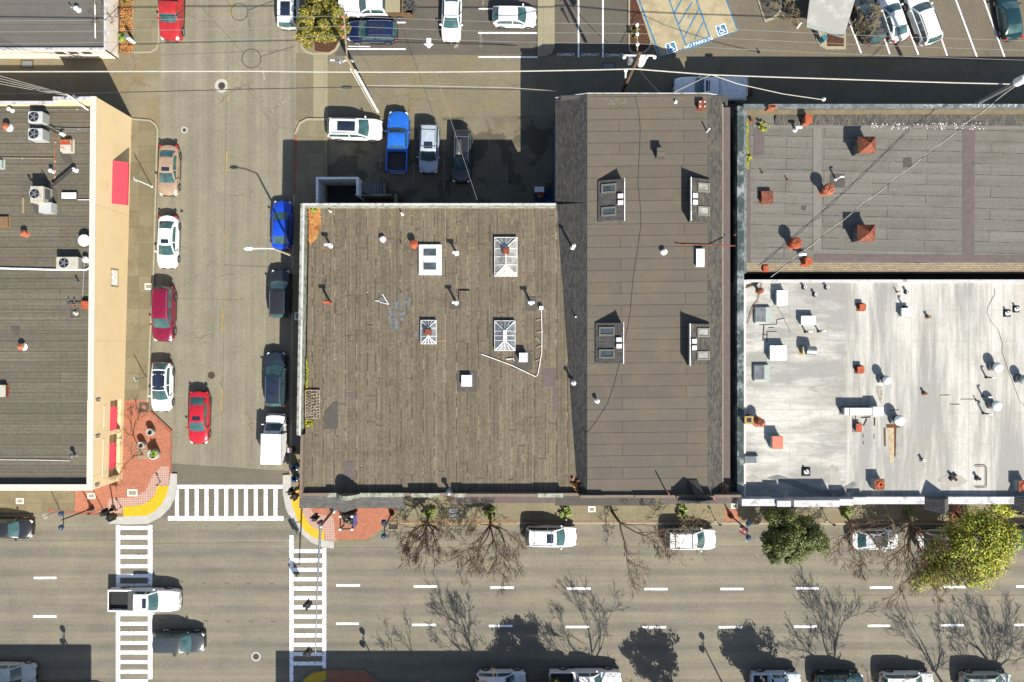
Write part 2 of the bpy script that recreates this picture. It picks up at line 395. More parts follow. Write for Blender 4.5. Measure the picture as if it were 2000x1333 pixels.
st2 = n.step(n.noise(0.22, 7.0, 0.7, n.pos((1, 1, 1), 0, (9, 4, 0))), 0.52, 0.64)
col = n.mix(n.math('MULTIPLY', st2, 0.35), col, C(184,174,152))
MT['roofF'] = n.out(n.grain(col, 6.0, 0.86, 1.12, 6.0))
# ------------------------------------------------------------------ ground, roads, pavements, painted markings
def arc(cx, cy, r, a0, a1, n=8, ry=None):
    ry = ry or r
    return [(cx + r * math.cos(R(a0 + (a1 - a0) * k / n)), cy + ry * math.sin(R(a0 + (a1 - a0) * k / n))) for k in range(n + 1)]
m = MB(); m.face([(-220, -220, -0.02), (220, -220, -0.02), (220, 220, -0.02), (-220, 220, -0.02)])
struct(m.build('ground', MT['ground']))
sheet('main_road', [(-900, 912), (330, 907), (570, 916), (2900, 916), (2900, 1430), (-900, 1430)], 0.0, MT['main'])
sheet('side_street', [(240, -600), (640, -600), (640, 232), (600, 300), (572, 916), (330, 907), (240, 700)], 0.0, MT['side'])
sheet('worn_asphalt_band', [(330, 905), (566, 921), (563, 1012), (325, 1012)], 0.004, MT['newer'])
sheet('alley', [(-900, 90), (312, 90), (312, 260), (-900, 260)], 0.004, MT['alleyw'])
sheet('alley', [(578, 104), (2900, 130), (2900, 300), (578, 236)], 0.004, MT['alley'])
sheet('parking_lot', [(655, -500), (1236, -500), (1236, 104), (655, 110)], 0.008, MT['lot'])
sheet('parking_lot', [(1236, -500), (2900, -500), (2900, 132), (1236, 106)], 0.012, MT['lote'])
sheet('rear_parking_lot', [(640, 236), (1090, 225), (1090, 440), (640, 440)], 0.008, MT['rear'])
sheet('concrete_path', [(612, 104), (640, 104), (640, 236), (612, 236)], 0.012, MT['apron'])
# pavements: real slabs with a kerb step
KZ = 0.13
nw = [(-900, 880), (-900, 1003), (95, 1001), (215, 1008), (212, 1022), (250, 1024), (290, 1023), (315, 1010), (332, 993), (343, 972), (347, 950), (347, 925),
      (335, 925), (335, 845), (298, 808), (291, 790), (296, 666), (303, 530), (309, 300), (311, 255), (306, 243), (295, 235), (258, 232), (200, 232), (200, 880)]
sheet('pavement', nw, KZ, MT['walkw'], KZ + 0.02)
ne = [(640, 232), (600, 232), (585, 240), (577, 258), (575, 300), (571, 500), (568, 800), (566, 926), (553, 928), (553, 962), (559, 994), (572, 1020), (590, 1043), (610, 1060), (632, 1069), (653, 1071),
      (653, 1059), (718, 1058), (735, 1045), (762, 1021), (2900, 1027), (2900, 860), (640, 860)]
sheet('pavement', ne, KZ, MT['walk'], KZ + 0.02)
sheet('pavement', [(232, -500), (312, -500), (313, 85), (308, 98), (296, 105), (262, 106), (232, 107)], KZ, MT['walk'], KZ + 0.02)
sheet('pavement', [(586, -500), (664, -500), (666, 85), (658, 100), (645, 108), (612, 109), (598, 105), (588, 95), (586, 80)], KZ, MT['walk'], KZ + 0.02)
sheet('pavement', [(-900, 1336), (100, 1331), (190, 1331), (225, 1345), (225, 1700), (-900, 1700)], KZ, MT['walkw'], KZ + 0.02)
sheet('pavement', [(578, 1350), (590, 1326), (608, 1312), (637, 1306), (712, 1307), (740, 1330), (752, 1350), (2900, 1352), (2900, 1700), (578, 1700)], KZ, MT['walk'], KZ + 0.02)
# brick corners, yellow tactile arcs, pale ramps
z1, z2 = KZ + 0.004, KZ + 0.008
sheet('brick_paving', [(245, 781), (292, 781), (294, 806), (298, 810), (334, 847), (333, 924), (331, 948), (309, 949), (305, 965), (286, 985), (242, 990), (240, 1003), (148, 1002), (148, 930), (240, 930)], z1, MT['brick'])
sheet('brick_band', [(316, 911), (331, 911), (331, 948), (309, 949), (305, 965), (286, 985), (242, 990), (240, 1001), (210, 1001), (214, 974), (262, 972), (286, 958), (299, 930)], z2, MT['brickp'])
sheet('tactile_paving', [(309, 949), (331, 949), (327, 966), (318, 984), (303, 999), (288, 1007), (242, 1009), (242, 990), (275, 987), (292, 980), (304, 966)], z2 + 0.004, MT['yellow'])
sheet('kerb_ramp', [(347, 925), (347, 950), (343, 972), (332, 993), (315, 1010), (290, 1023), (250, 1024), (212, 1022), (215, 1009), (242, 1009), (288, 1007), (303, 999), (318, 984), (327, 966), (331, 949), (334, 925)], z1 + 0.008, MT['ramp'])
sheet('brick_paving', [(583, 940), (775, 985), (772, 1006), (734, 1041), (717, 1053), (653, 1054), (636, 1054), (634, 1036), (618, 1034), (603, 1022), (593, 1003), (590, 985), (583, 962)], z1, MT['brick'])
sheet('brick_band', [(583, 964), (604, 986), (612, 1002), (652, 1010), (656, 1056), (636, 1054), (634, 1036), (618, 1034), (603, 1022), (593, 1003), (590, 985)], z2, MT['brickp'])
sheet('tactile_paving', [(570, 959), (583, 955), (590, 985), (593, 1003), (603, 1022), (618, 1034), (634, 1036), (634, 1055), (615, 1051), (596, 1037), (581, 1014), (571, 985), (567, 968)], z2 + 0.004, MT['yellow'])
sheet('kerb_ramp', [(553, 928), (553, 962), (559, 994), (572, 1020), (590, 1043), (610, 1060), (632, 1069), (653, 1071), (653, 1057), (634, 1055), (615, 1051), (596, 1037), (581, 1014), (571, 985), (567, 968), (570, 928)], z1 + 0.008, MT['ramp'])
sheet('brick_paving', [(637, 1309), (711, 1310), (737, 1333), (745, 1352), (650, 1352)], z1, MT['brick'])
sheet('tactile_paving', [(637, 1309), (637, 1327), (612, 1334), (600, 1350), (586, 1350), (596, 1326), (612, 1314)], z2 + 0.004, MT['yellow'])
sheet('brick_paving', [(104, 1333), (188, 1333), (210, 1342), (104, 1342)], z1, MT['brick'])
sheet('brick_paving', [(95, 994), (148, 999), (240, 1004.5), (215, 1007), (95, 1000)], z1 + 0.012, MT['redk'])
sheet('brick_paving', [(762, 1016), (2900, 1018), (2900, 1023.5), (764, 1021)], z1, MT['walkb'])
sheet('brick_paving', [(1415, 992), (1443, 992), (1443, 1017), (1415, 1017)], z1 + 0.004, MT['brick'])
sheet('brick_paving', [(1856, 985), (1876, 985), (1876, 1018), (1856, 1018)], z1 + 0.004, MT['brick'])
sheet('kerb', [(577, 258), (582, 258), (578, 380), (573.5, 380)], z1, MT['redk'])
sheet('kerb', [(294, 806), (298, 804), (338, 842), (337, 925), (333, 925), (334, 847)], z2 + 0.008, MT['redk'])
sheet('kerb', [(764, 1021.5), (1010, 1022.2), (1010, 1024), (764, 1023.6)], z2, MT['yline'])
def kerbline(pts, off=1.7, w=3.2):
    q = []
    for (x0, y0), (x1, y1) in zip(pts, pts[1:]):
        dx, dy = x1 - x0, y1 - y0; l = math.hypot(dx, dy); ox, oy = -dy / l * off, dx / l * off
        q.append([(x0 + ox - dy / l * -w / 2, y0 + oy + dx / l * -w / 2), (x1 + ox - dy / l * -w / 2, y1 + oy + dx / l * -w / 2), (x1 + ox - dy / l * w / 2, y1 + oy + dx / l * w / 2), (x0 + ox - dy / l * w / 2, y0 + oy + dx / l * w / 2)])
    m = MB()
    for k, a in enumerate(q): m.face([tuple(P(x, y, 0)[:2]) + (z1 + .014 + .002 * (k % 2),) for x, y in a][::-1])
    struct(m.build('kerb', MT['kerb']))
kerbline([(258, 232), (295, 235), (306, 243), (311, 255), (309, 300), (303, 530), (296, 666), (291, 790)], 1.7)
kerbline([(566, 926), (568, 800), (571, 500), (573, 382)], 1.7); kerbline([(575, 262), (577, 258), (585, 240), (600, 232), (640, 232)], 2.2, 4.4)
kerbline([(262, 106), (296, 105), (308, 98), (313, 85), (312, -300)], -1.7)
kerbline([(666, -300), (666, 85), (658, 100), (645, 108), (612, 109), (598, 105), (588, 95), (586, 80), (586, -300)], 2.2, 4.4)
kerbline([(1010, 1023.3), (2900, 1027)], -1.7)
# planting beds and islands of the car park
def island(name, pts, mat, inner=None, h=0.15):
    sheet('kerb', pts, h, MT['kerb'], h + 0.03)
    if inner: sheet(name, inner, h + 0.004, mat)
island('concrete_island', [(1050, -500), (1083, -500), (1083, 92), (1078, 105), (1066, 111), (1050, 111)], MT['apron'], [(1050.5, -500), (1082.5, -500), (1082.5, 92), (1077, 104.5), (1066, 110.4), (1050.5, 110.4)])
island('planting_bed', [(1226, -500), (1200, -500), (1244, 0), (1262, 45), (1273, 85), (1268, 98), (1258, 105), (1240, 107), (1231, 104), (1227, 96)][2:] + [(1227, -500)], MT['mulch'], [(1230, -300), (1242, 0), (1258, 45), (1270, 84), (1265, 95), (1256, 102), (1241, 104), (1233, 101), (1230, 94)])
sheet('planting_bed', [(233, -500), (261, -500), (259, 104), (233, 104)], KZ + 0.004, MT['mulch'])
sheet('planting_bed', [(612, 60), (664, 60), (664, 85), (657, 98), (645, 104), (616, 101)], KZ + 0.004, MT['mulch'])
island('gravel_bed', [(1478, -200), (1478, 0), (1493, 45), (1512, 38), (1527, 22), (1530, -200)], MT['gravel'], [(1480, -190), (1481, 0), (1494, 40), (1511, 33), (1523, 20), (1526, -190)])
island('planting_bed', [(1590, 40), (1593, 78), (1600, 90), (1612, 97), (1651, 97), (1651, 40)], MT['mulch'], [(1612, 40), (1614, 92), (1647, 92), (1647, 40)])
sheet('accessible_bay', [(1243, 0), (1200, -110), (1380, -110), (1418, 0), (1441, 60), (1288, 113), (1282, 104)], 0.016, MT['slab'])

# ---- painted markings (each on its own sheet a few millimetres above the road)
def rects(name, quads, z, mat):
    m = MB()
    for q in quads: m.face([tuple(P(a, b, z)[:2]) + (z,) for a, b in q][::-1])
    return struct(m.build(name, mat))
def hr(x0, y0, x1, y1): return [(x0, y0), (x1, y0), (x1, y1), (x0, y1)]
def line(x0, y0, x1, y1, w):
    dx, dy = x1 - x0, y1 - y0; l = math.hypot(dx, dy); nx, ny = -dy / l * w / 2, dx / l * w / 2
    return [(x0 - nx, y0 - ny), (x1 - nx, y1 - ny), (x1 + nx, y1 + ny), (x0 + nx, y0 + ny)]
q = [hr(333, 947.5, 553, 954.5), hr(328, 1008.5, 553.5, 1017)]
q += [hr(342 + 19.25 * k, 954.5, 349.2 + 19.25 * k, 1008.5) for k in range(11)]
rects('crosswalk', q, 0.008, MT['white'])
q = [hr(226.5, 1026, 234.5, 1400), hr(289, 1026, 297.5, 1327)]
q += [hr(234.5, 1028 + 18.72 * k, 289, 1035 + 18.72 * k) for k in range(17)]
rects('crosswalk', q, 0.008, MT['white'])
q = [hr(565.5, 1046, 573, 1400), hr(630, 1071, 637, 1306)]
q += [hr(573, 1073 + (18.3) * k, 630, 1080.5 + (18.3) * k) for k in range(13)]
rects('crosswalk', q, 0.008, MT['white'])
top = [(66, 110, 1129.3), (657, 703, 1143.8), (808, 854, 1146), (958, 1003.5, 1148.2), (1108, 1154, 1150), (1258.5, 1304, 1151), (1407.5, 1452, 1150.8), (1554.5, 1599, 1149.6), (1699, 1743, 1148.2), (1843, 1886, 1147), (1985, 2028, 1146), (-84, -40, 1126)]
low = [(65, 110, 1204.6), (656.5, 700.5, 1218.7), (805, 850.5, 1221), (955, 1001, 1223), (1105, 1151, 1225), (1255, 1301, 1225.6), (1404, 1449, 1225.5), (1551, 1595.5, 1224.5), (1695, 1739, 1222.8), (1838.5, 1882, 1221.5), (1981, 2025, 1221), (-84, -40, 1202)]
rects('lane_marking', [hr(a, y - 2.1, b, y + 2.1) for a, b, y in top + low], 0.006, MT['white'])
rects('road_seam', [line(440, 300, 434, 905, .8), line(446, 110, 440, 300, .7), line(527, 20, 523, 500, .8), line(523, 500, 520, 800, .6), line(437, 518, 530, 522, 1.4), line(313, 108, 570, 98, 1.0), line(345, 583, 480, 586, .6), line(640, 232, 1010, 226, .6), line(300, 1062, 560, 1060, .8), line(640, 1070, 1500, 1068, .7), line(0, 1057, 226, 1055, .8), line(1600, 1163, 2100, 1163, .8)], 0.008, MT['newer'])
rects('reflector_patch', [line(x, y, x + 9, y + .3, 3) for x, y in ((305, 1135.5), (350, 1137), (394, 1138.6), (438, 1139.6), (481, 1140), (526, 1140), (311, 1211), (354, 1211.5), (398, 1213), (442, 1214), (486, 1214), (529, 1215))], 0.006, MT['newer'])
rects('centre_line', [line(451.5, -10, 450, 38, 2), line(447.5, 146, 445.5, 198, 2.2), line(443, 297, 441.5, 342, 2.2), line(439.5, 449, 438.3, 493, 2.2), line(436, 602.5, 434.6, 648, 2.2), line(434, 758, 433, 803, 2.2)], 0.006, MT['yline'])
rects('bay_marking', [line(934, 65, 1050, 65, 2.6), line(934, 112, 1050, 112, 2.6), line(935, 17.5, 966, 17.5, 2.6), line(675, 96.3, 792, 96.3, 2.6), line(762, 44.5, 793, 44.5, 2.6), line(680, 91, 723, 91.5, 1.6),
   line(1130, -60, 1130, 112.5, 2.8), line(1177.6, -60, 1177.6, 113, 2.8), line(1658, 40, 1682, 104, 2.6), line(1723, 62, 1738, 106, 2.6), line(1772, 50, 1794, 107.5, 2.6), line(1830, 50, 1850, 109, 2.6),
   line(1867, 0, 1908, 111, 2.6), line(1922, 0, 1962, 111.5, 2.6)], 0.014, MT['white'])
rects('bay_marking', [line(743, 296, 743, 330, 1.5), line(734, 299, 746, 299, 1.5), line(808, 320, 808, 360, 1.5), line(867, 270, 867, 372, 1.3), line(925, 330, 925, 372, 1.4), line(990, 320, 990, 372, 1.4),
   line(1479, 1077, 1479, 1088, 1.6), line(1479, 1088, 1492, 1088, 1.6), line(1664, 1068, 1664, 1085, 1.8), line(1651, 1085, 1664, 1085, 1.8)], 0.012, MT['whitef'])
rects('bay_marking', [line(1450, 1057, 1460, 1057, 1.5), line(1471, 1055.5, 1481, 1055, 1.5), line(1487, 1054, 1496, 1054, 1.5), line(525, 221, 558, 197, 1.2), line(524, 224, 561, 199, 1.0), line(532, 208, 565, 190, 1.0)], 0.008, MT['whitef'])
rects('direction_arrow', [hr(833, 75, 842, 86), [(827, 86), (847.5, 86), (838, 95)]], 0.012, MT['white'])
rects('direction_arrow', [hr(887, 85, 895, 95), [(882, 86), (891, 78), (900, 86)]], 0.012, MT['whitef'])
# blue paint of the accessible bays
def bl(*a): return line(*a)
rects('bay_marking', [bl(1248, 0, 1290, 112, 3.2), bl(1304, -8, 1341, 93, 3.0), bl(1357, -8, 1386, 72, 3.0), bl(1418, 0, 1440, 58, 2.4), bl(1285, 113, 1441, 60.5, 1.6),
   bl(1318, 24, 1333, -4, 2.8), bl(1326, 47, 1352, 4, 2.8), bl(1336, 74, 1365, 18, 2.8), bl(1356, 77, 1374, 43, 2.6), bl(1343, 36, 1346, 30, 2)], 0.020, MT['blue'])
def text(name, s, c, size, ang, mat, z, parent=None, thick=0.0, label=None):
    cu = bpy.data.curves.new(name, 'FONT'); cu.body = s; cu.size = size; cu.align_x = 'CENTER'; cu.align_y = 'CENTER'; cu.extrude = thick
    to = bpy.data.objects.new(name + '_tmp', cu); scene.collection.objects.link(to)
    dg = bpy.context.evaluated_depsgraph_get(); me = bpy.data.meshes.new_from_object(to.evaluated_get(dg))
    bpy.data.objects.remove(to); me.name = name
    me.materials.clear(); me.materials.append(mat)
    o = bpy.data.objects.new(name, me); scene.collection.objects.link(o)
    o.location = c; o.rotation_euler.z = ang
    return o
def ptext(s, px, py, size, ang, mat, z):
    p = P(px, py, z); return struct(text('bay_lettering', s, (p.x, p.y, z), size, ang, mat, z))
for x, y in ((1105, 107.5), (1153, 107.5), (1200, 108.5)): ptext('COMPACT', x, y, 0.36, 0, MT['white'], 0.016)
ptext('COMPACT', 939, 76, 0.34, R(90), MT['whitef'], 0.012)
ptext('COMPACT', 944, 5, 0.34, R(90), MT['whitef'], 0.012)
A = math.atan2(20, 47) * 0.86
rects('bay_marking', [[(1341, 86.5), (1386, 71), (1389.5, 81), (1343, 97)]], 0.022, MT['blue'])
ptext('NO PARKING', 1364.5, 84, 0.47, R(19.0), MT['white'], 0.027)
def isa(px, py, ang):
    p = P(px, py, 0.0); rot = Matrix.Rotation(ang, 4, 'Z'); o = []
    def put(name, polys, z, mat):
        m = MB()
        for pl in polys: m.face([tuple(Vector((p.x, p.y, z)) + rot @ Vector((x, y, 0))) for x, y in pl])
        struct(m.build(name, mat))
    h = 0.5
    put('accessible_symbol', [[(-h, -h), (h, -h), (h, h), (-h, h)]], 0.024, MT['white'])
    h = 0.43
    put('accessible_symbol', [[(-h, -h), (h, -h), (h, h), (-h, h)]], 0.028, MT['blue'])
    fig = [[(0.07 * math.cos(t * 0.785) - 0.06, 0.29 + 0.07 * math.sin(t * 0.785)) for t in range(8)]]
    def seg(x0, y0, x1, y1, w=0.075):
        dx, dy = x1 - x0, y1 - y0; l = math.hypot(dx, dy); a, b = -dy / l * w / 2, dx / l * w / 2
        return [(x0 - a, y0 - b), (x1 - a, y1 - b), (x1 + a, y1 + b), (x0 + a, y0 + b)]
    fig += [seg(-0.06, 0.2, -0.04, -0.04), seg(-0.05, 0.08, 0.12, 0.08), seg(-0.04, -0.04, 0.15, -0.04), seg(0.13, -0.04, 0.22, -0.25), seg(0.2, -0.25, 0.3, -0.22)]
    w = [(-0.06 + 0.2 * math.cos(R(a)), -0.12 + 0.2 * math.sin(R(a))) for a in range(120, 331, 30)]
    fig += [seg(*w[i], *w[i + 1], 0.06) for i in range(len(w) - 1)]
    put('accessible_symbol', fig, 0.032, MT['white'])
isa(1311, 93.5, R(18)); isa(1409.5, 59, R(18))
# covers set flush in the ground: structure of the road
def cover(px, py, r, ring, z, name='manhole_cover'):
    p = P(px, py, z); m = MB()
    if ring:
        m.lathe((p.x, p.y, z - 0.02), [(ring, 0), (ring, 0.022)], 24); struct(m.build('manhole_collar', MT['ramp'])); m = MB()
    m.lathe((p.x, p.y, z - 0.02), [(r, 0), (r, 0.028), (r * 0.85, 0.028), (r * 0.84, 0.024), (r * 0.3, 0.024)], 24)
    return m.build(name, MT['steel'])
for px, py, r, ring, z, lb in ((433, 168, .34, .66, .004, 'iron manhole cover with a pale concrete ring beside the yellow centre line'),
    (360, 254.5, .18, .32, .004, 'small iron cover with a pale ring near the rounded alley corner'),
    (413, 733.5, .34, 0, .004, 'dark manhole cover with no ring, between the red sedan and the parked white car'),
    (355, 412.5, .15, 0, .004, 'tiny round iron lid in the street ahead of the parked tan car'),
    (341, 1279, .2, 0, .004, 'small pale lid in the road just below the dark green car'), (500, 1283, .3, .45, .004, 'round rusty cover in the road, between the two lower crosswalks')):
    tag(cover(px, py, r, ring, z), lb, 'manhole cover', 'round covers set in the streets')
def ucover(px, py, w, h, lb, frame=True, z=KZ):
    p = P(px, py, z); t = T('utility_cover', lb, 'utility cover', (p.x, p.y, z), 'rectangular utility covers in the pavements')
    m = MB(); W_, H_ = w / S, h / S
    b = 0.1
    m.box((0, H_ / 2 - b / 2, 0.005), (W_, b, 0.03)); m.box((0, -H_ / 2 + b / 2, 0.005), (W_, b, 0.03))
    m.box((-W_ / 2 + b / 2, 0, 0.005), (b, H_ - 2 * b, 0.03)); m.box((W_ / 2 - b / 2, 0, 0.005), (b, H_ - 2 * b, 0.03))
    m.build('frame', MT['whitem'] if frame else MT['steel'], t)
    m = MB(); m.box((0, 0, 0.003), (W_ - 2 * b - 0.005, H_ - 2 * b - 0.005, 0.022)); m.build('lid', MT['apron'] if frame else MT['greym'], t)
ucover(178.5, 969, 15, 11, 'pale utility cover in the bricks near the tan building corner')
ucover(258.5, 963, 19, 13, 'largest white-framed utility cover in the bricks near the yellow ramp')
ucover(39, 979, 15, 11, 'white-framed utility cover in grey concrete below the brown roof edge')
ucover(1156, 995, 14, 11, 'white-framed utility cover between two street tree pits')
ucover(1434.5, 989, 13, 10, 'white-framed utility cover beside the small brick square and lamp post')
ucover(580, 618, 9, 15, 'upright pale-framed cover in the shaded pavement by the black vehicle')
ucover(886, 1002, 22, 21, 'large square concrete cover next to a planted tree pit', False)
ucover(290, 560, 14, 12, 'white lid at the kerb behind the maroon vehicle')
ucover(53, 125.5, 25, 16, 'grey steel hatch in the dark alley below the white building', False, 0.006)
ucover(1189, 131, 26, 17, 'double steel hatch in the shaded alley near the wooden pole', False, 0.006)
p = P(768, 1029, 0.0); t = T('storm_drain', 'dark slotted storm drain with a pale collar at the kerb', 'storm drain', (p.x, p.y, 0.0))
m = MB(); m.box((0, 0, 0.003), (1.05, 0.75, 0.014)); m.build('collar', MT['kerb'], t)
m = MB(); m.box((0, 0.02, 0.008), (0.92, 0.56, 0.014)); m.build('pit', MT['black'], t)
m = MB()
for k in range(9): m.box((-0.42 + 0.105 * k, 0.02, 0.02), (0.04, 0.56, 0.02))
m.build('grate', MT['steel'], t)
# ------------------------------------------------------------------ buildings
ZA, ZB, ZC, ZD, ZE, ZF = 4.9, 2.1, 6.5, 7.4, 6.2, 6.4
def X(px, z): return (px - CX) / S * (1 - z / H)
def Y(py, z): return (CY - py) / S * (1 - z / H)
def wall_seg(m, a, b, t, z0, z1, side=1):
    """upright wall from plan point a to b, thickness t to the left (side=1) or right of the line; z1 may differ at each end"""
    a = Vector(a); b = Vector(b); d = (b - a).normalized(); nrm = Vector((-d.y, d.x)) * t * side
    za, zb = z1 if isinstance(z1, tuple) else (z1, z1)
    m.prism([a, b, b + nrm, a + nrm], z0, [za, zb, zb, za])

# ---- A: tan stucco corner building
NE_, SE_ = (X(188, 6.5), Y(190, 6.5)), (X(181, 5.4), Y(957.5, 5.4))
WX = -62.0
bA = T('corner_building', 'tan stucco corner building with cream coping and red awnings above the parked cars', 'building', (-48, 4, 0))
slope = lambda y: 5.4 + (6.5 - 5.4) * (y - SE_[1]) / (NE_[1] - SE_[1])
ex = lambda y: SE_[0] + (NE_[0] - SE_[0]) * (y - SE_[1]) / (NE_[1] - SE_[1])
yk = -5.3                                       # south of here the shopfront is recessed behind a frame
m = MB()
wall_seg(m, (ex(yk), yk), NE_, 0.42, 0, (slope(yk), 6.5))
wall_seg(m, (SE_[0] - 0.55, SE_[1] + 0.42), (ex(yk) - 0.55, yk), 0.35, 0, ZA - .05)
def fr(y0, y1, z0, z1):                        # piece of the shopfront frame
    wall_seg(m, (ex(y0), y0), (ex(y1), y1), 0.545, z0, (z1 if z1 else slope(y0), z1 if z1 else slope(y1)))
y0s = SE_[1]
fr(y0s, -12.66, 0, 2.7); fr(-8.7, -8.3, 0, 2.7); fr(-5.53, yk, 0, 2.7)
fr(-12.66, -8.7, 0, 0.7); fr(-8.3, -5.53, 0, 0.7)
fr(y0s, yk, 2.7, None)
wall_seg(m, (WX, SE_[1]), (SE_[0] - 0.56, SE_[1]), 0.4, 0, 5.4)
wall_seg(m, (X(104, 6.5), NE_[1]), (NE_[0] - 0.43, NE_[1]), 0.3, 0, 6.5, -1)
wall_seg(m, (WX, NE_[1]), (X(104, 6.5) - .003, NE_[1]), 0.3, 0, 5.25, -1)
m.build('wall', MT['stucco'], bA, True)
m = MB()                                        # coping lies on the walls
wall_seg(m, (ex(y0s) + .04, y0s - .04), (NE_[0] + .04, NE_[1] + .04), 0.52, 0, (5.46, 6.56))
for v_ in range(len(m.v) - 8, len(m.v) - 4): m.v[v_] = (m.v[v_][0], m.v[v_][1], slope(m.v[v_][1]) + .003)
m.build('coping', MT['cope'], bA, True)
m = MB(); wall_seg(m, (WX, y0s - .05), (SE_[0] - .49, y0s - .05), 0.56, 5.403, 5.47); m.build('coping', MT['cope'], bA, True)
m = MB(); wall_seg(m, (X(104, 6.5), NE_[1] + .03), (NE_[0] - .49, NE_[1] + .03), 0.34, 6.503, 6.55, -1); wall_seg(m, (WX, NE_[1] + .03), (X(104, 6.5) - .01, NE_[1] + .03), 0.3, 5.253, 5.30, -1)
m.build('coping', MT['wcope'], bA, True)
m = MB(); m.prism([(WX, SE_[1] + .38), (SE_[0] - .5, SE_[1] + .38), (ex(yk) - .4, yk), (NE_[0] - .4, NE_[1] - .28), (WX, NE_[1] - .28)], ZA - .3, ZA)
m.build('roof', MT['roofA'], bA, True)
m = MB()                                        # mouldings and joints on the street wall
for yy, dz in ((-5.25, 0), (-8.5, 0), (-12.9, 0)):
    for q in range(2):
        yy2 = yy - q * .16; m.box((ex(yy2) + .05, yy2, slope(yy2) - .65), (.10, .06, .75))
for ya, yb in ((-5.9, -7.9), (-8.9, -12.3)):
    wall_seg(m, (ex(yb) + .05, yb), (ex(ya) + .05, ya), .05, 3.75, 3.83)
m.build('moulding', MT['cope'], bA, True)
def awning(name, y0, y1, xo, z0, z1, depth, lip):
    m = MB(); a, b = (ex(y0) + .01, y0), (ex(y1) + .01, y1)
    p0, p1 = (a[0] + xo, y0, z0), (b[0] + xo, y1, z0); q1, q0 = (b[0] + xo + depth, y1, z1), (a[0] + xo + depth, y0, z1)
    m.face([p0, q0, q1, p1])
    m.face([(q0[0], q0[1], z1 - lip), (q1[0], q1[1], z1 - lip), q1, q0])
    m.face([p0, (q0[0], q0[1], z1 - lip), q0]); m.face([p1, q1, (q1[0], q1[1], z1 - lip)])
    m.face([p0, p1, (q1[0], q1[1], z1 - lip), (q0[0], q0[1], z1 - lip)])
    return m.build(name, MT['awn'], bA, True)
awning('awning', Y(398, 3.4), Y(314, 3.4), 0, 3.45, 2.6, 1.0, .22)['label'] = 'large red awning over the street door'
awning('awning', -8.23, -6.1, -.08, 2.68, 2.05, .36, .12); awning('awning', -11.8, -9.47, -.08, 2.68, 2.05, .36, .12)
m = MB(); y0, y1 = Y(560, 2.7), Y(527, 2.7); xw = ex(5.8)
for a in ((xw + .03, (y0 + y1) / 2, 3.28, .06, y1 - y0 + .1, .09), (xw + .03, (y0 + y1) / 2, 2.05, .12, y1 - y0 + .1, .09), (xw + .03, y0, 2.66, .06, .09, 1.14), (xw + .03, y1, 2.66, .06, .09, 1.14)): m.box(a[:3], a[3:])
w_ = m.build('window', MT['stuccod'], bA, True)
m = MB(); m.box((xw + .008, (y0 + y1) / 2, 2.66), (.02, y1 - y0 - .1, 1.14))
m.build('pane', MT['whitem'], w_, True)
m = MB(); m.box((X(190, 5) + .2, Y(232, 5), 4.0), (.02, .02, .02))

# ---- B: white walled building across the alley
bB = T('low_white_building', 'low building with white walls and a flat dark grey roof beyond the alley', 'building', (-50, 40, 0))
ce = (X(207, 2.35), Y(97, 2.35)); m = MB()
wall_seg(m, (WX, ce[1]), (ce[0] - .003, ce[1]), .22, 0, 2.3, 1); wall_seg(m, ce, (ce[0], 70), .22, 0, 2.3, 1)
m.build('wall', MT['wwall'], bB, True)
m = MB(); wall_seg(m, (WX, ce[1] - .03), (ce[0] - .2, ce[1] - .03), .2, 2.303, 2.35, 1); wall_seg(m, (ce[0] + .03, ce[1] - .03), (ce[0] + .03, 70), .2, 2.303, 2.35, 1)
m.build('coping', MT['wcope'], bB, True)
m = MB(); m.prism([(WX, ce[1] + .2), (ce[0] - .2, ce[1] + .2), (ce[0] - .2, 70), (WX, 70)], 1.8, ZB); m.build('roof', MT['roofB'], bB, True)
m = MB()
for k in (118, 144, 170): m.box((X(k, 1.5), ce[1] - .02, 1.55), (.8, .06, .5))
f_ = m.build('window', MT['dkwall'], bB, True)

# ---- C: brown flat-roofed building in the middle
zcp = 7.8
wN, wS = X(592, zcp), X(585, 7.3); yN, yS = Y(398, zcp), -13.46
bC = T('brown_roofed_building', 'flat brown roll-roofed building with white parapets at the street corner', 'building', (-6, -1, 0))
val = [(1089, 400), (1093, 470), (1100, 560), (1106, 650), (1113, 740), (1119, 830), (1125, 910), (1129, 968)]
def zc_w(y): return zcp - (0 if y > -6 else 0.5)
m = MB()
wall_seg(m, (wS + (wN - wS) * .21, -8.1), (wN, yN), .22, 0, zcp, 1)
wall_seg(m, (wN + .005, yN), (X(1086, zcp), yN), .2, 0, zcp, -1)
m.build('wall', MT['mosswall'], bC, True)
m = MB(); wall_seg(m, (wS, yS), (wS + (wN - wS) * .21, -8.105), .22, 0, 7.3, -1)
for k in range(len(m.v)): m.v[k] = (m.v[k][0] - .0, m.v[k][1], m.v[k][2])
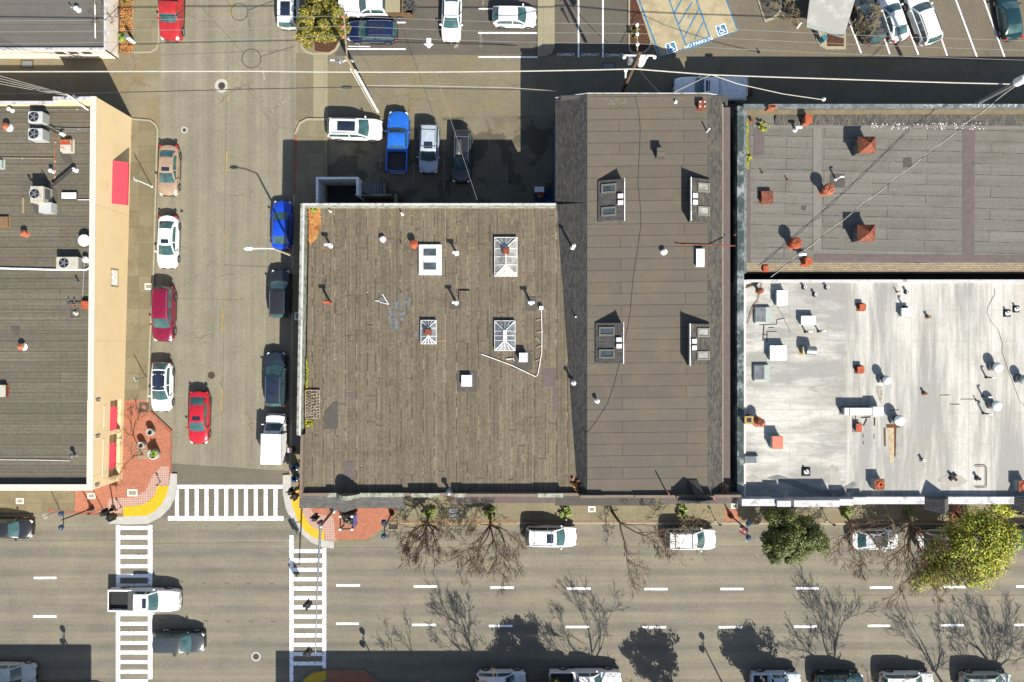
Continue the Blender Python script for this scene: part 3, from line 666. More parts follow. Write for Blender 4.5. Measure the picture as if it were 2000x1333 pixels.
# south front with stepped parapet
def front(px0, px1, ztop, t=.25): wall_seg(m, (X(px0, ztop), yS), (X(px1, ztop) - .004, yS), t, 0, ztop, 1)
front(586, 640, 7.0); front(640, 657, 7.12); front(703, 790, 7.12); front(790, 803, 6.95); front(803, 860, 7.25); front(860, 888, 6.95); front(888, 1100, 7.3); front(1100, 1131, 7.0)
n0, n1 = X(657, 7.2), X(703, 7.2); pts = []
for k in range(13):
    t = k / 12; pts.append((n0 + (n1 - n0) * t, 7.0 + 1.15 * math.sin(math.pi * t) ** .75))
for k in range(12):
    wall_seg(m, (pts[k][0], yS - .1), (pts[k + 1][0], yS - .1), .3, 0, (pts[k][1], pts[k + 1][1]), 1)
m.build('wall', MT['brownwall'], bC, True)
m = MB(); wall_seg(m, (wS + (wN - wS) * .21 - .02, -8.1), (wN - .02, yN + .02), .17, zcp + .003, zcp + .05, -1); wall_seg(m, (wN + .15, yN + .02), (X(1086, zcp), yN + .02), .17, zcp + .003, zcp + .05, -1)
m.v = [(x, y, z) for x, y, z in m.v]; m.build('coping', MT['wcope'], bC, True)
m = MB()
for px0, px1, z in ((640, 657, 7.12), (703, 760, 7.12), (803, 860, 7.25), (760, 790, 7.12), (1050, 1100, 7.3), (888, 910, 7.3)): wall_seg(m, (X(px0, z), yS - .05), (X(px1, z), yS - .05), .34, z + .003, z + .05, 1)
for k in range(12): wall_seg(m, (pts[k][0], yS - .15), (pts[k + 1][0], yS - .15), .38, pts[k][1] + .003, (pts[k][1] + .05, pts[k + 1][1] + .05), 1)
m.build('coping', MT['mosswall'], bC, True)
m = MB(); poly = [(wS + .2, yS + .22), *[(X(a, ZC), Y(b, ZC)) for a, b in val[::-1]], (wN + .2, yN - .18)]
poly[1] = (X(1129, ZC), yS + .22)
m.prism(poly, ZC - .3, ZC); m.build('roof', MT['roofC'], bC, True)
m = MB()                                         # shingled skirt roof over the corner pavement
a0, a1 = X(584, 7.0), X(792, 7.0); zo = 4.7
o0, o1 = X(584, zo), X(792, zo); yo = Y(993, zo)
m.prism([(a0, yS - .01), (o0, yo), (o1, yo), (o1, yS - .01)], [6.6, zo - .2, zo - .2, 6.6], [6.85, zo, zo, 6.85])
c0 = X(672, zo)
m.prism([(c0 - 1.1, yo - .02), (c0, yo - .42), (c0 + 1.1, yo - .02), (c0, yS + .0)], [4.5, 4.4, 4.5, 6.7], [4.72, 4.6, 4.72, 6.9])
m.build('skirt_roof', MT['shG'], bC, True)
m = MB(); z = 3.6
m.prism([(X(888, z), yS - .01), (X(888, z), Y(983, z)), (X(1082, z), Y(983, z)), (X(1082, z), yS - .01)], z - .2, z)
m.build('canopy', MT['memb'], bC, True)
# loose flashing, sealant and patches that belong to the roof surface
zz = ZC + .012
def rps(nm, mat, polys, z, par, label=None):
    for q in polys:
        m = MB(); rp(m, q, z); o = m.build(nm, mat, par, True)
        if label: o['label'] = label
def rp(m, poly, z): 
    pl = xy(poly, z); a = sum(pl[k][0] * pl[(k + 1) % len(pl)][1] - pl[(k + 1) % len(pl)][0] * pl[k][1] for k in range(len(pl)))
    m.face([(x, y, z) for x, y in (pl if a > 0 else pl[::-1])])
for q in ([(766, 590), (783, 588), (784, 602), (767, 603)], [(789, 581), (803, 582), (800, 601), (790, 602)], [(757, 607), (776, 606), (775, 620), (758, 621)], [(779, 607), (792, 609), (789, 628), (782, 626)], [(763, 622), (778, 622), (779, 632), (779, 647), (760, 646)], [(808, 648), (817, 648), (824, 662), (818, 664), (810, 658)]): rps('roof_patch', MT['slate'], [q], zz, bC, 'silvery sealant patch')

rps('roof_patch', MT['pad'], ([(892, 725), (932, 725), (932, 765), (892, 765)], [(1004, 684), (1040, 684), (1040, 722), (1004, 722)], [(1026, 579), (1047, 579), (1047, 607), (1026, 607)], [(879, 590), (901, 590), (901, 604), (879, 604)]), zz, bC, 'grey pads under the hatches')
m = MB(); rng = random.Random(5)
for k in range(150):                             # black torn seams
    x0 = 596 + 19.8 * (1 + rng.randint(0, 24)) + rng.uniform(-1, 1); y0 = rng.uniform(412, 950)
    if x0 > 1085: continue
    if rng.random() < .5: q = hr(x0, y0, x0 + rng.uniform(4, 19), y0 + rng.uniform(.8, 2.0))
    else: q = hr(x0 - rng.uniform(.5, 1.2), y0, x0 + rng.uniform(.5, 1.4), y0 + rng.uniform(5, 46))
    rp(m, q, zz + .002 * (k % 3) + .004)
m.build('torn_seam', MT['pad'], bC, True)['kind'] = 'stuff'
rps('roof_patch', MT['memb'], ([(1060, 721), (1081, 721), (1081, 755), (1060, 755)], [(1082, 720), (1085, 720), (1089, 804), (1081, 805)], [(672, 903), (690, 903), (690, 945), (672, 945)], [(673, 768), (692, 768), (692, 777), (673, 777)]), zz + .012, bC, 'newer pinkish roofing strips')
rps('roof_patch', MT['pad'], ([(633, 806), (652, 785), (660, 785), (660, 838), (633, 838)],), zz + .016, bC, 'dark stained roofing square')

# ---- D: long roof with shingled sides
bD = T('shingle_sided_building', 'long building with a flat taupe roof between two steep shingled sides', 'building', (11.5, 4, 0))
dW, dE = X(1085, 6.2), X(1425, 6.3); rW, rE = X(1147, ZD), X(1382, ZD); yDn = Y(184.5, ZD)
m = MB(); wall_seg(m, (dW + .15, yS), (dW + .15, yDn - .02), .25, 0, 6.0, -1); wall_seg(m, (dE - .1, yS), (dE - .1, yDn - .02), .25, 0, 6.1, 1)
wall_seg(m, (dW + .41, yDn - .02), (dE - .36, yDn - .02), .25, 0, 7.1, -1)
m.build('wall', MT['dkwall'], bD, True)
m = MB(); wall_seg(m, (dW + .12, yN + .2), (dW + .12, yDn - 1.6), .03, .3, 5.6, 1); m.build('mural', MT['bluewall'], bD, True)
m = MB(); m.prism([(rW - .02, yS + .22), (rE, yS + .22), (rE, yDn), (rW - .02, yDn)], ZD - .25, ZD); m.build('roof', MT['roofD'], bD, True)
m = MB()
lo = [(dW - .02, yDn, 6.15), (dW - .02, yN + .1, 6.15)] + [(X(a, ZC + .1) - .03, Y(b, ZC), ZC + .02) for a, b in val] 
lo[-1] = (X(1129, ZC), yS + .22, ZC + .02)
for k in range(len(lo) - 1):
    a, b = lo[k], lo[k + 1]
    m.face([a, b, (rW, b[1], ZD + .01), (rW, a[1], ZD + .01)])
m.face([(dW - .02, yDn, 6.15), (rW, yDn, ZD + .01), (rW, yDn, ZD - .2), (dW - .02, yDn, 5.95)])
m.face([(dW - .02, yN + .1, 6.15), (dW - .02, yDn, 6.15), (dW - .02, yDn, 5.95), (dW - .02, yN + .1, 5.95)])
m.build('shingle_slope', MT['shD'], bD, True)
m = MB(); g1 = X(1411, 6.6)
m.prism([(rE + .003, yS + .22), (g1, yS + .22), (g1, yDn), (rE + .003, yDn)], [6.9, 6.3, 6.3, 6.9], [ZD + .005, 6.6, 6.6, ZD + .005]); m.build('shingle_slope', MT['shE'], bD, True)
m = MB(); m.prism([(g1 + .003, yS + .22), (dE + .05, yS + .22), (dE + .05, yDn - .8), (g1 + .003, yDn - .8)], 6.1, 6.3); m.build('gutter_roof', MT['memb'], bD, True)
m = MB(); m.box((g1 + .03, (yS + yDn) / 2, 6.45), (.09, yDn - yS - 1.2, .34)); m.build('flashing', MT['apron'], bD, True)
m = MB(); yy = yDn + .05
m.prism([(dW, yy), (rW, yy), (rW, yy + .06), (dW, yy + .06)], [5.9, 7.2, 7.2, 5.9], [6.22, ZD + .06, ZD + .06, 6.22]); m.prism([(rW + .003, yy), (rE, yy), (rE, yy + .06), (rW + .003, yy + .06)], 7.1, ZD + .06)
m.prism([(rE + .003, yy), (g1 + .4, yy), (g1 + .4, yy + .06), (rE + .003, yy + .06)], [7.1, 6.2, 6.2, 7.1], [ZD + .06, 6.5, 6.5, ZD + .06]); m.build('fascia', MT['wcope'], bD, True)
m = MB()
def front2(px0, px1, zt): wall_seg(m, (X(px0, zt), yS), (X(px1, zt) - .004, yS), .22, 0, zt, 1)
front2(1133, 1180, 7.85); front2(1180, 1240, 7.7); front2(1240, 1322, 7.8); front2(1322, 1395, 8.15); front2(1395, 1448, 7.6)
m.build('wall', MT['brownwall'], bD, True)
m = MB(); z = 3.8
m.prism([(X(1084, z), yS - .01), (X(1084, z), Y(988, z)), (X(1280, z), Y(988, z)), (X(1280, z), yS - .01)], z - .25, z); m.build('canopy', MT['pad'], bD, True)
m = MB(); z = 3.4; m.prism([(X(1290, z), yS - .02), (X(1290, z), Y(984, z)), (X(1445, z), Y(984, z)), (X(1445, z), yS - .02)], z - .2, z); m.build('canopy', MT['memb'], bD, True)
m = MB()                                          # gabled sign board on the parapet
gx0, gx1, gz = X(1326, 8.2), X(1394, 8.2), 8.15
m.prism([(gx0, yS - .05), (gx1, yS - .05), (gx1, yS - .2), (gx0, yS - .2)], 7.2, 8.3)
m.face([(gx0, yS - .05, 8.3), (gx1, yS - .05, 8.3), ((gx0 + gx1) / 2, yS - .05, 9.3)]); m.face([(gx0, yS - .2, 8.3), ((gx0 + gx1) / 2, yS - .2, 9.3), (gx1, yS - .2, 8.3)])
m.face([(gx0, yS - .05, 8.3), ((gx0 + gx1) / 2, yS - .05, 9.3), ((gx0 + gx1) / 2, yS - .2, 9.3), (gx0, yS - .2, 8.3)]); m.face([(gx1, yS - .05, 8.3), (gx1, yS - .2, 8.3), ((gx0 + gx1) / 2, yS - .2, 9.3), ((gx0 + gx1) / 2, yS - .05, 9.3)])
sb = m.build('sign_board', MT['dkwall'], bD, True)
m = MB(); cxs = X(1360, 7.9); m.prism([(cxs - .6, yS + 1.5), (cxs + .2, yS + 1.5), (cxs + .7, yS + .1), (cxs - .1, yS + .1)], [7.45, 7.45, 8.3, 8.3], [7.5, 7.5, 8.36, 8.36]); m.build('brace_panel', MT['pad'], bD, True)
m = MB(); zz = ZD + .012
for q in ([(1150, 250), (1166, 250), (1166, 345), (1153, 345)], ): pass
for px0, py0, px1, py1 in ((1168, 205, 1224, 213),):
    rng = random.Random(2)
    for k in range(46):
        a = rng.uniform(px0, px1); b = rng.uniform(192, 204); rp(m, hr(a, b, a + 1.4, b + 1.2), zz)
m.build('paint_fleck', MT['apron'], bD, True)['kind'] = 'stuff'

def monitor(px0, py0, px1, py1, east_high, label):
    """a shingled wedge with two roof windows and two little vents"""
    zl, zh = ZD + (.14 if east_high else .25), ZD + 1.15
    t = T('roof_monitor', label, 'roof monitor', ((X((px0 + px1) / 2, ZD)), Y((py0 + py1) / 2, ZD), ZD), 'shingled roof monitors with paired windows')
    xa, xb = (X(px0, zl), X(px1, zh)) if east_high else (X(px0, zh), X(px1, zl))
    ya, yb = Y(py1, zh), Y(py0, zh)
    za, zb = (zl, zh) if east_high else (zh, zl)
    m = MB(); m.prism([(xa, ya), (xb, ya), (xb, yb), (xa, yb)], ZD - .1, [za, zb, zb, za]); m.build('body', MT['shE' if not east_high else 'shG'], t, True)
    hx = xb if east_high else xa
    m = MB(); m.box((hx, (ya + yb) / 2, zh - .14), (.055, yb - ya + .08, .36)); m.build('ridge_trim', MT['whitem'], t, True)
    zs = lambda x: za + (zb - za) * (x - xa) / (xb - xa)
    def tile(m, x0, x1, y0, y1, h): m.prism([(x0, y0), (x1, y0), (x1, y1), (x0, y1)], [zs(x0) - .02, zs(x1) - .02, zs(x1) - .02, zs(x0) - .02], [zs(x0) + h, zs(x1) + h, zs(x1) + h, zs(x0) + h])
    w = xb - xa; d = yb - ya
    for q in (.68, .12):
        x0 = xa + w * (.12 if east_high else .34); x1 = x0 + w * (.56 if east_high else .60); y0 = ya + d * q; y1 = y0 + d * .22
        m = MB(); b = .13
        tile(m, x0, x1, y1 - b, y1, .13); tile(m, x0, x1, y0, y0 + b, .13); tile(m, x0, x0 + b, y0 + b + .002, y1 - b - .002, .13); tile(m, x1 - b, x1, y0 + b + .002, y1 - b - .002, .13)
        f = m.build('window_frame', MT['frameg'], t, True)
        m = MB(); tile(m, x0 + b, x1 - b, y0 + b, y1 - b, .06); m.build('pane', MT['sky_pane' if east_high else 'pane_pale'], f, True)
    for q in (.53, .37):
        x0 = xa + w * (.74 if east_high else .08); y0 = ya + d * q
        m = MB(); tile(m, x0, x0 + .42, y0, y0 + .36, .2); m.build('vent', MT['whitem'], t, True)
monitor(1168, 349, 1220, 430, True, 'shingled roof monitor with dark glass, west row, near the alley end')
monitor(1163, 631, 1218, 710, True, 'shingled roof monitor with dark glass, west row, near the street end')
monitor(1350, 347, 1388, 430, False, 'shingled roof monitor with blank panes, east row, near the alley end')
monitor(1348, 633, 1388, 714, False, 'shingled roof monitor with blank panes, east row, near the street end')

# ---- E: grey roofed building on the alley
bE = T('grey_roofed_building', 'wide building with a pale grey seamed roof and rusty chimneys', 'building', (36, 13, 0))
eW, eN, eS = X(1451, 6.8), Y(204, 7.0), Y(533, 6.0); EX = 66.0
m = MB(); wall_seg(m, (eW + .05, eS - .1), (eW + .05, eN - .01), .3, 0, 6.7, -1); wall_seg(m, (eW + .36, eN - .01), (EX, eN - .01), .3, 0, 6.9, -1)
m.build('wall', MT['metal'], bE, True)
m = MB(); ysr = Y(514, 6.2) + .01; m.prism([(eW + .36, ysr), (EX, ysr), (EX, eN - .32), (eW + .36, eN - .32)], 5.9, ZE); m.build('roof', MT['roofE'], bE, True)
m = MB(); wall_seg(m, (eW + .0, eN + .03), (EX, eN + .03), .36, 6.903, 6.97, -1); m.build('coping', MT['metal'], bE, True)
m = MB(); m.prism([(eW + .36, eN - .75), (EX, eN - .75), (EX, eN - .33), (eW + .36, eN - .33)], ZE, 6.55); m.build('ledge', plain('tan_mossy_ledge', C(150,132,98), .9, 0, .25, 1.2), bE, True)
m = MB(); ys0, ys1 = Y(246, 6.3), eN - .76
m.prism([(X(1514, 6.3), ys0), (EX, ys0), (EX, ys1), (X(1514, 6.3), ys1)], [ZE + .0, ZE, ZE, ZE], [ZE + .03, ZE + .03, 6.5, 6.5]); m.build('shingle_strip', MT['shE'], bE, True)
m = MB(); ys0, ys1 = eS, Y(514, 6.2)
m.prism([(eW + .37, ys0), (EX, ys0), (EX, ys1), (eW + .37, ys1)], [5.3, 5.3, 6.0, 6.0], [5.72, 5.72, ZE + .02, ZE + .02]); m.build('shingle_strip', MT['shT'], bE, True)
m = MB(); zz = ZE + .012
for k, q in enumerate(([(1880, 246), (1904, 246), (1903, 502), (1880, 502)], [(1590, 497), (2900, 503), (2900, 515), (1590, 511)], [(1472, 246), (1493, 246), (1493, 303), (1472, 305)], [(1455, 225), (1466, 225), (1466, 513), (1455, 513)])): rps('membrane_strip', MT['memb'], [q], zz + .006 * k, bE)

rps('membrane_strip', MT['memb2'], ([(1588, 250), (1605, 250), (1604, 492), (1588, 492)], [(1470, 243), (2900, 252), (2900, 258), (1470, 249)]), zz + .03, bE)
rps('roof_patch', MT['pad'], ([(1621, 340), (1650, 340), (1650, 367), (1621, 367)], [(1765, 309), (1780, 308), (1782, 326), (1764, 328)], [(1566, 402), (1575, 403), (1573, 412), (1565, 410)]), zz + .010, bE)
m = MB()
rng = random.Random(9)
for k in range(90): a, b = rng.uniform(1700, 1935), rng.uniform(240, 252); rp(m, hr(a, b, a + rng.uniform(.8, 2.4), b + rng.uniform(.8, 2)), ZE + .34)
for k in range(60): a, b = rng.uniform(1800, 1990), rng.uniform(203.5, 209); rp(m, hr(a, b, a + rng.uniform(.8, 2.0), b + 1), 6.975)
m.build('droppings', MT['whitem'], bE, True)['kind'] = 'stuff'

# ---- F: white roofed building
bF = T('white_roofed_building', 'building with a white coated roof streaked by grey stains, facing the main road', 'building', (38, -4, 0))
fW, fN, fS = X(1451, 6.7), Y(547, 6.7), Y(985, 6.9)
m = MB(); wall_seg(m, (fW + .05, fS + .02), (fW + .05, fN), .25, 0, 6.55, -1); wall_seg(m, (fW + .31, fN), (EX, fN), .2, 0, 6.55, -1)
m.build('wall', MT['wwall'], bF, True)
m = MB()
def fseg(px0, px1, zt, t=.62): wall_seg(m, (X(px0, zt), fS), (X(px1, zt) - .004, fS), t, 0, zt, 1)
fseg(1449, 1514, 7.7, .6); fseg(1518, 1545, 8.0, .5); fseg(1551, 1640, 8.05, .55); fseg(1640, 1667, 7.5, .55); fseg(1667, 1692, 7.1); fseg(1692, 1806, 6.9); fseg(1852, 1975, 6.9); fseg(1975, 2900, 6.9)
m.build('parapet', MT['wcope'], bF, True)
m = MB(); m.prism([(fW + .3, fS + .4), (EX, fS + .4), (EX, fN - .2), (fW + .3, fN - .2)], 6.0, ZF); m.build('roof', MT['roofF'], bF, True)
m = MB(); ya, yb = eS - .1, fS + .3                # green metal strip between the roofs
for y0, y1 in ((fS + .02, eN),): m.prism([(X(1440, 6.5), y0), (X(1453, 6.72), y0), (X(1453, 6.72), y1), (X(1440, 6.5), y1)], [5.3, 5.3, 5.3, 5.3], [6.5, 6.74, 6.74, 6.5])
m.build('side_flashing', MT['greenm'], bF, True)
m = MB(); m.prism([(fW + .3, fN - .2), (EX, fN - .2), (EX, fN + .03), (fW + .3, fN + .03)], 6.553, 6.6); m.build('coping', MT['wcope'], bF, True)
m = MB(); zz = ZF + .012
def tl(x0, y0, x1, y1, w): rp(m, line(x0, y0, x1, y1, w), zz)
for a in ((1501, 640, 1512, 640, 1.6), (1490, 666, 1492, 635, 2.2), (1483, 635, 1517, 633.5, 1.4), (1517, 634, 1517, 625, 1.5), (1517, 625, 1530, 622, 1.8), (1498, 648, 1517, 648, 1.6), (1498, 648, 1498, 670, 1.8), (1489, 653, 1498, 655, 1.2),
          (1666, 815, 1666, 845, 1.6), (1671, 812, 1671, 826, 1.4), (1682, 816, 1700, 815, 2.6), (1708, 816, 1708, 832, 3), (1693, 818, 1686, 832, 3), (1737, 802, 1756, 801, 1.6), (1836, 772, 1855, 772, 1.4), (1876, 780, 1905, 780, 1.3), (1856, 790, 1874, 790, 1.6), (1685, 848, 1686, 855, 1.6), (1707, 848, 1707, 858, 1.6), (1686, 862, 1686, 868, 1.6)): tl(*a)
m.build('tar_line', MT['tar'], bF, True)
rps('rust_stain', plain('dark_rust_run', C(120,72,28), .9, 0, .4, 6), ([(1731, 829), (1758, 829), (1758, 836), (1731, 836)],), zz + .004, bF)
rps('rust_stain', plain('brown_rust_run', C(112,74,44), .9, 0, .4, 6), ([(1726, 836), (1730, 836), (1730, 872), (1727, 872)], [(1746, 836), (1751, 836), (1750, 875), (1749, 893), (1746.5, 892)]), zz + .008, bF)
rps('rust_stain', worn('pale_rust_run', C(205,165,110), C(222,205,170), .5, 3), ([(1734, 836), (1746, 836), (1748, 870), (1744, 905), (1738, 905), (1736, 870)],), zz + .004, bF)
rps('dirt_stain', worn('grey_dirt_run', C(130,122,105), C(200,192,172), .5, 4), ([(1711, 755), (1722, 754), (1724, 775), (1721, 790), (1716, 778), (1712, 768)],), zz + .004, bF)
m = MB()
rp(m, [(1498, 934), (1520, 928), (1560, 941), (1605, 959), (1640, 956), (1668, 941), (1674, 946), (1663, 958), (1642, 969), (1610, 970), (1580, 962), (1540, 946)], zz + .008)  # ponding mark, its dark colour also painting in the stepped parapet's shadow
m.build('ponding_and_shade', worn('blue_grey_ponding_shade', C(120,126,128), C(150,150,145), .5, 2), bF, True)
WS = worn('grey_water_stain', C(182,178,166), C(205,200,186), .47, 1.6)
for cx_, cy_, w, h in ((1630, 935, 30, 60), (1860, 940, 60, 30), (1600, 760, 60, 16), (1650, 700, 10, 60), (1755, 880, 12, 60), (1470, 935, 22, 16)):
    rng = random.Random(cx_); pl = [(cx_ + w / 2 * math.cos(t * .628) * rng.uniform(.6, 1.1), cy_ + h / 2 * math.sin(t * .628) * rng.uniform(.6, 1.1)) for t in range(10)]
    rps('water_stain', WS, [pl], zz + .002, bF)
def gable(px0, px1, ze, zr, y_in, y_out):
    x0, x1 = X(px0, ze), X(px1, ze); xm = (x0 + x1) / 2; m = MB()
    m.face([(x0, y_out, ze), (xm, y_out - .15, zr), (xm, y_in, zr), (x0, y_in, ze)][::-1]); m.face([(xm, y_out - .15, zr), (x1, y_out, ze), (x1, y_in, ze), (xm, y_in, zr)][::-1])
    m.face([(x0, y_in, ze), (xm, y_in, zr), (x1, y_in, ze)]); m.face([(x0, y_out, ze), (x1, y_out, ze), (xm, y_out - .15, zr)]); m.face([(x0, y_in, ze), (x1, y_in, ze), (x1, y_out, ze), (x0, y_out, ze)])
    m.build('gable_roof', MT['shG'], bF, True)
gable(1805, 1853, 6.7, 8.0, fS + .55, Y(996, 6.7)); gable(1974, 2022, 6.7, 8.0, fS + .55, Y(996, 6.7))

m = MB(); fseg(1806, 1851.8, 6.66, .3); m.build('parapet', MT['wcope'], bF, True)
# shopfronts on the main-road side
def shopfront(par, px0, px1, yw, zt=2.9):
    x0, x1 = X(px0, 1.5), X(px1, 1.5); m = MB()
    for a, b_, c_, d in (((x0 + x1) / 2, .45, x1 - x0, .5), ((x0 + x1) / 2, zt, x1 - x0, .16)): m.box((a, yw - .05, b_), (c_, .12, d))
    for xx in (x0, x1): m.box((xx, yw - .05, (zt + .7) / 2), (.12, .12, zt - .88))
    f = m.build('window', MT['dkwall'], par, True)
    m = MB(); m.box(((x0 + x1) / 2, yw - .02, (zt + .62) / 2), (x1 - x0 - .12, .05, zt - .78)); m.build('pane', MT['sky_pane'], f, True)
def shopdoor(par, px, yw):
    x = X(px, 1.2); m = MB(); m.box((x, yw - .04, 1.08), (1.0, .1, 2.16)); d = m.build('door', MT['dkwall'], par, True)
    m = MB(); m.box((x, yw - .1, 1.2), (.7, .02, 1.5)); m.build('pane', MT['sky_pane'], d, True); m = MB(); m.box((x + .4, yw - .13, 1.05), (.05, .08, .3)); m.build('handle', MT['galv'], d, True)
for a, b_ in ((650, 700), (720, 775), (830, 880), (905, 960), (985, 1040), (1060, 1090)): shopfront(bC, a, b_, yS)
for a in (805, 972): shopdoor(bC, a, yS)
for a, b_ in ((1150, 1200), (1225, 1275), (1300, 1340), (1365, 1405)): shopfront(bD, a, b_, yS)
for a in (1212, 1352): shopdoor(bD, a, yS)
for a, b_ in ((1450, 1500), (1520, 1580), (1600, 1660), (1690, 1750), (1850, 1920), (1940, 2000)): shopfront(bF, a, b_, fS)
for a in (1590, 1770): shopdoor(bF, a, fS)
# ---- buildings across the main road: their tops stand below the frame, their shade falls into it
for nm, lb, x0, x1, yt, c in (('shop_building', 'plain building across the main road whose shade covers the lower crosswalk corner', 618, 1178, 1427, 'brownwall'), ('shop_building', 'plain building across the main road beside the lower parked silver car', -600, 258, 1419, 'stuccod')):
    t = T(nm, lb, 'building', (X((x0 + x1) / 2, 0), Y(yt + 200, 0), 0)); m = MB()
    xa, xb, y1, y0 = X(x0, 0), X(x1, 0), Y(yt, 0), Y(yt + 420, 0); xr = xb
    if x0 < 0: xb -= 2.0  # walls set back; the roof overhang is added to straighten the cast shadow
    for a, b in (((xa, y0), (xb, y0)), ((xb, y0 + .26), (xb, y1)), ((xb - .26, y1), (xa + .26, y1)), ((xa, y1), (xa, y0 + .26))): wall_seg(m, a, b, .25, 0, 8.0, 1)
    m.build('wall', MT[c], t, True); m = MB(); m.prism([(xa + .26, y0 + .26), (xr - .26 * (xr == xb), y0 + .26), (xr - .26 * (xr == xb), y1 - .26), (xa + .26, y1 - .26)] if xr == xb else [(xa - .1, y0), (xr, y0), (xr, y1 + .02), (xa - .1, y1 + .02)], 7.3 if xr == xb else 8.003, 7.5 if xr == xb else 8.2); m.build('roof', MT['roofB'], t, True)
# ---- parking enclosure and steps behind C
t = T('walled_stairwell', 'white walled open stairwell against the shaded back of the brown roofed building', 'stairwell', (X(660, 2), Y(375, 2), 0))
def W2(px, py, z): return (X(px, z), Y(py, z))
m = MB(); z = 3.0
a, b, c_, d = W2(617, 402, z), W2(617, 346, z), W2(700, 346, z), W2(700, 382, z)
wall_seg(m, a, b, .2, 0, z, -1); wall_seg(m, (b[0] + .205, b[1]), (c_[0], c_[1]), .2, 0, z, -1); wall_seg(m, (c_[0], c_[1] - .205), d, .2, 0, z, -1)
m.build('wall', MT['whitem'], t, True)
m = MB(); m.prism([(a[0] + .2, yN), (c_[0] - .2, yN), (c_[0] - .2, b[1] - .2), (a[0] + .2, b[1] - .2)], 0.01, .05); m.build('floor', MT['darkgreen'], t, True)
t = T('garden_steps', 'short flight of steps with white side wall behind the brown roofed building', 'steps', (X(730, 1), Y(372, 1), 0))
m = MB(); y0, y1 = Y(379, 1), Y(358, 1)
for k in range(8): m.box((X(706, 1) + .12 + .27 * k, (y0 + y1) / 2, (1.6 - .2 * k) / 2), (.26, y1 - y0, 1.6 - .2 * k))
m.build('tread', MT['greym'], t, True)
m = MB(); m.box((X(728, 1.8), Y(381.5, 1.8), .95), (3.4, .16, 1.9)); m.box((X(772, 1.8), Y(390, 1.8), .95), (.16, .95, 1.9)); m.box((X(750, 1), Y(368, 1), .5), (.08, 1.1, 1.0)); m.build('side_wall', MT['mosswall'], t, True)
m = MB(); m.box((X(752, .8), Y(391, .8), .3), (3.2, .8, .6)); m.build('planter', MT['mulch'], t, True)
p = P(1062, 384, 0); t = T('blue_deck', 'low blue painted deck in the dark corner behind the rear bays', 'deck', (p.x, p.y, .012)); m = MB(); m.box((0, 0, .2), (1.9, 1.5, .4)); m.build('platform', MT['bluewall'], t, bevel=.02); m = MB()
for k in range(6): m.box((-.8 + .32 * k, 0, .41), (.3, 1.5, .02))
m.build('boards', MT['bluewall'], t)
p = P(1053, 372, .9); m = MB(); m.box((p.x, p.y, .85), (.8, .42, .9)); m.box((p.x, p.y, 1.32), (.88, .5, .05)); tag(m.build('white_cabinet', MT['whitem']), 'small white cabinet standing on the blue deck', 'cabinet')
p = P(1056, 382, .9); m = MB(); m.lathe((p.x, p.y, .42), [(.27, 0), (.3, .05), (.3, .3), (.28, .34), (.3, .4), (.3, .68), (.26, .7)], 18); tag(m.build('rusty_drum', MT['orange'], smooth=40), 'round rusty orange drum beside the white cabinet', 'drum')
# ------------------------------------------------------------------ things on the roofs
def base(px, py, zr, h): 
    p = P(px, py, zr + h); return Vector((p.x, p.y, zr))
def pipe_vent(px, py, zr, h, r, mat, label, style='plain', capmat=None, group='roof vents', ring=None):
    b = base(px, py, zr, h); t = T('roof_vent', label, 'roof vent', b, group)
    m = MB(); m.lathe((0, 0, 0), [(r * (1.25 if r > .25 else 2.0), 0), (r * (1.2 if r > .25 else 1.7), .02), (r * 1.1, .12), (r, .14), (r, h * .98)] if h > .2 else [(r, 0), (r, h * .95)], 14)
    m.build('pipe', mat, t, smooth=40)
    cm = capmat or mat; m = MB()
    if style == 'plain':
        m.lathe((0, 0, h * .9), [(r * 1.12, 0), (r * 1.12, h * .1), (r * .75, h * .1), (r * .72, h * .02)], 14); m.build('collar', cm, t, smooth=40)
    elif style == 'rain':
        m.lathe((0, 0, h - .02), [(r * 1.9, 0), (r * 1.9, .04), (r * .9, .16), (.01, .2)], 16); m.build('cap', cm, t, smooth=35)
    elif style == 'tee':
        m.tube([(-r * 2.6, 0, h), (r * 2.6, 0, h)], r * 1.25, 10); m.build('cap', cm, t, smooth=40)
    elif style == 'turbine':
        m.lathe((0, 0, h - .05), [(r * 1.1, 0), (r * 1.55, r * .5), (r * 1.6, r * 1.0), (r * 1.25, r * 1.6), (r * .2, r * 1.85)], 16); m.build('turbine_head', cm, t, smooth=25)
        m = MB()
        for k in range(4):
            a = math.pi / 4 * k + .3; m.box((0, 0, h - .05 + r * 1.88), (r * 2.3, .03, .03), a)
        m.build('ribs', MT['rust'], t)
    elif style == 'mush':
        m.lathe((0, 0, h - .06), [(r * 1.5, 0), (r * 1.55, .10), (r * 1.3, .24), (r * .7, .34), (.01, .37)], 20); m.build('dome', cm, t, smooth=35)
        m = MB(); m.lathe((0, 0, h - .13), [(r * 1.62, 0), (r * 1.62, .06)], 20); m.build('rim', MT['black' if ring else 'galv'], t, smooth=35)
        m = MB(); m.box((-.06, .02, .2), (r * 2.3, r * 2.3, .4)); m.build('curb', MT['galv'], t)
    elif style == 'elbow':
        m.tube([(0, 0, h - .02), (r * .4, 0, h + r), (r * 1.6, 0, h + r * 1.5), (r * 3.4, 0, h + r * 1.2)], r, 8); m.build('elbow', cm, t, smooth=40)
    return t
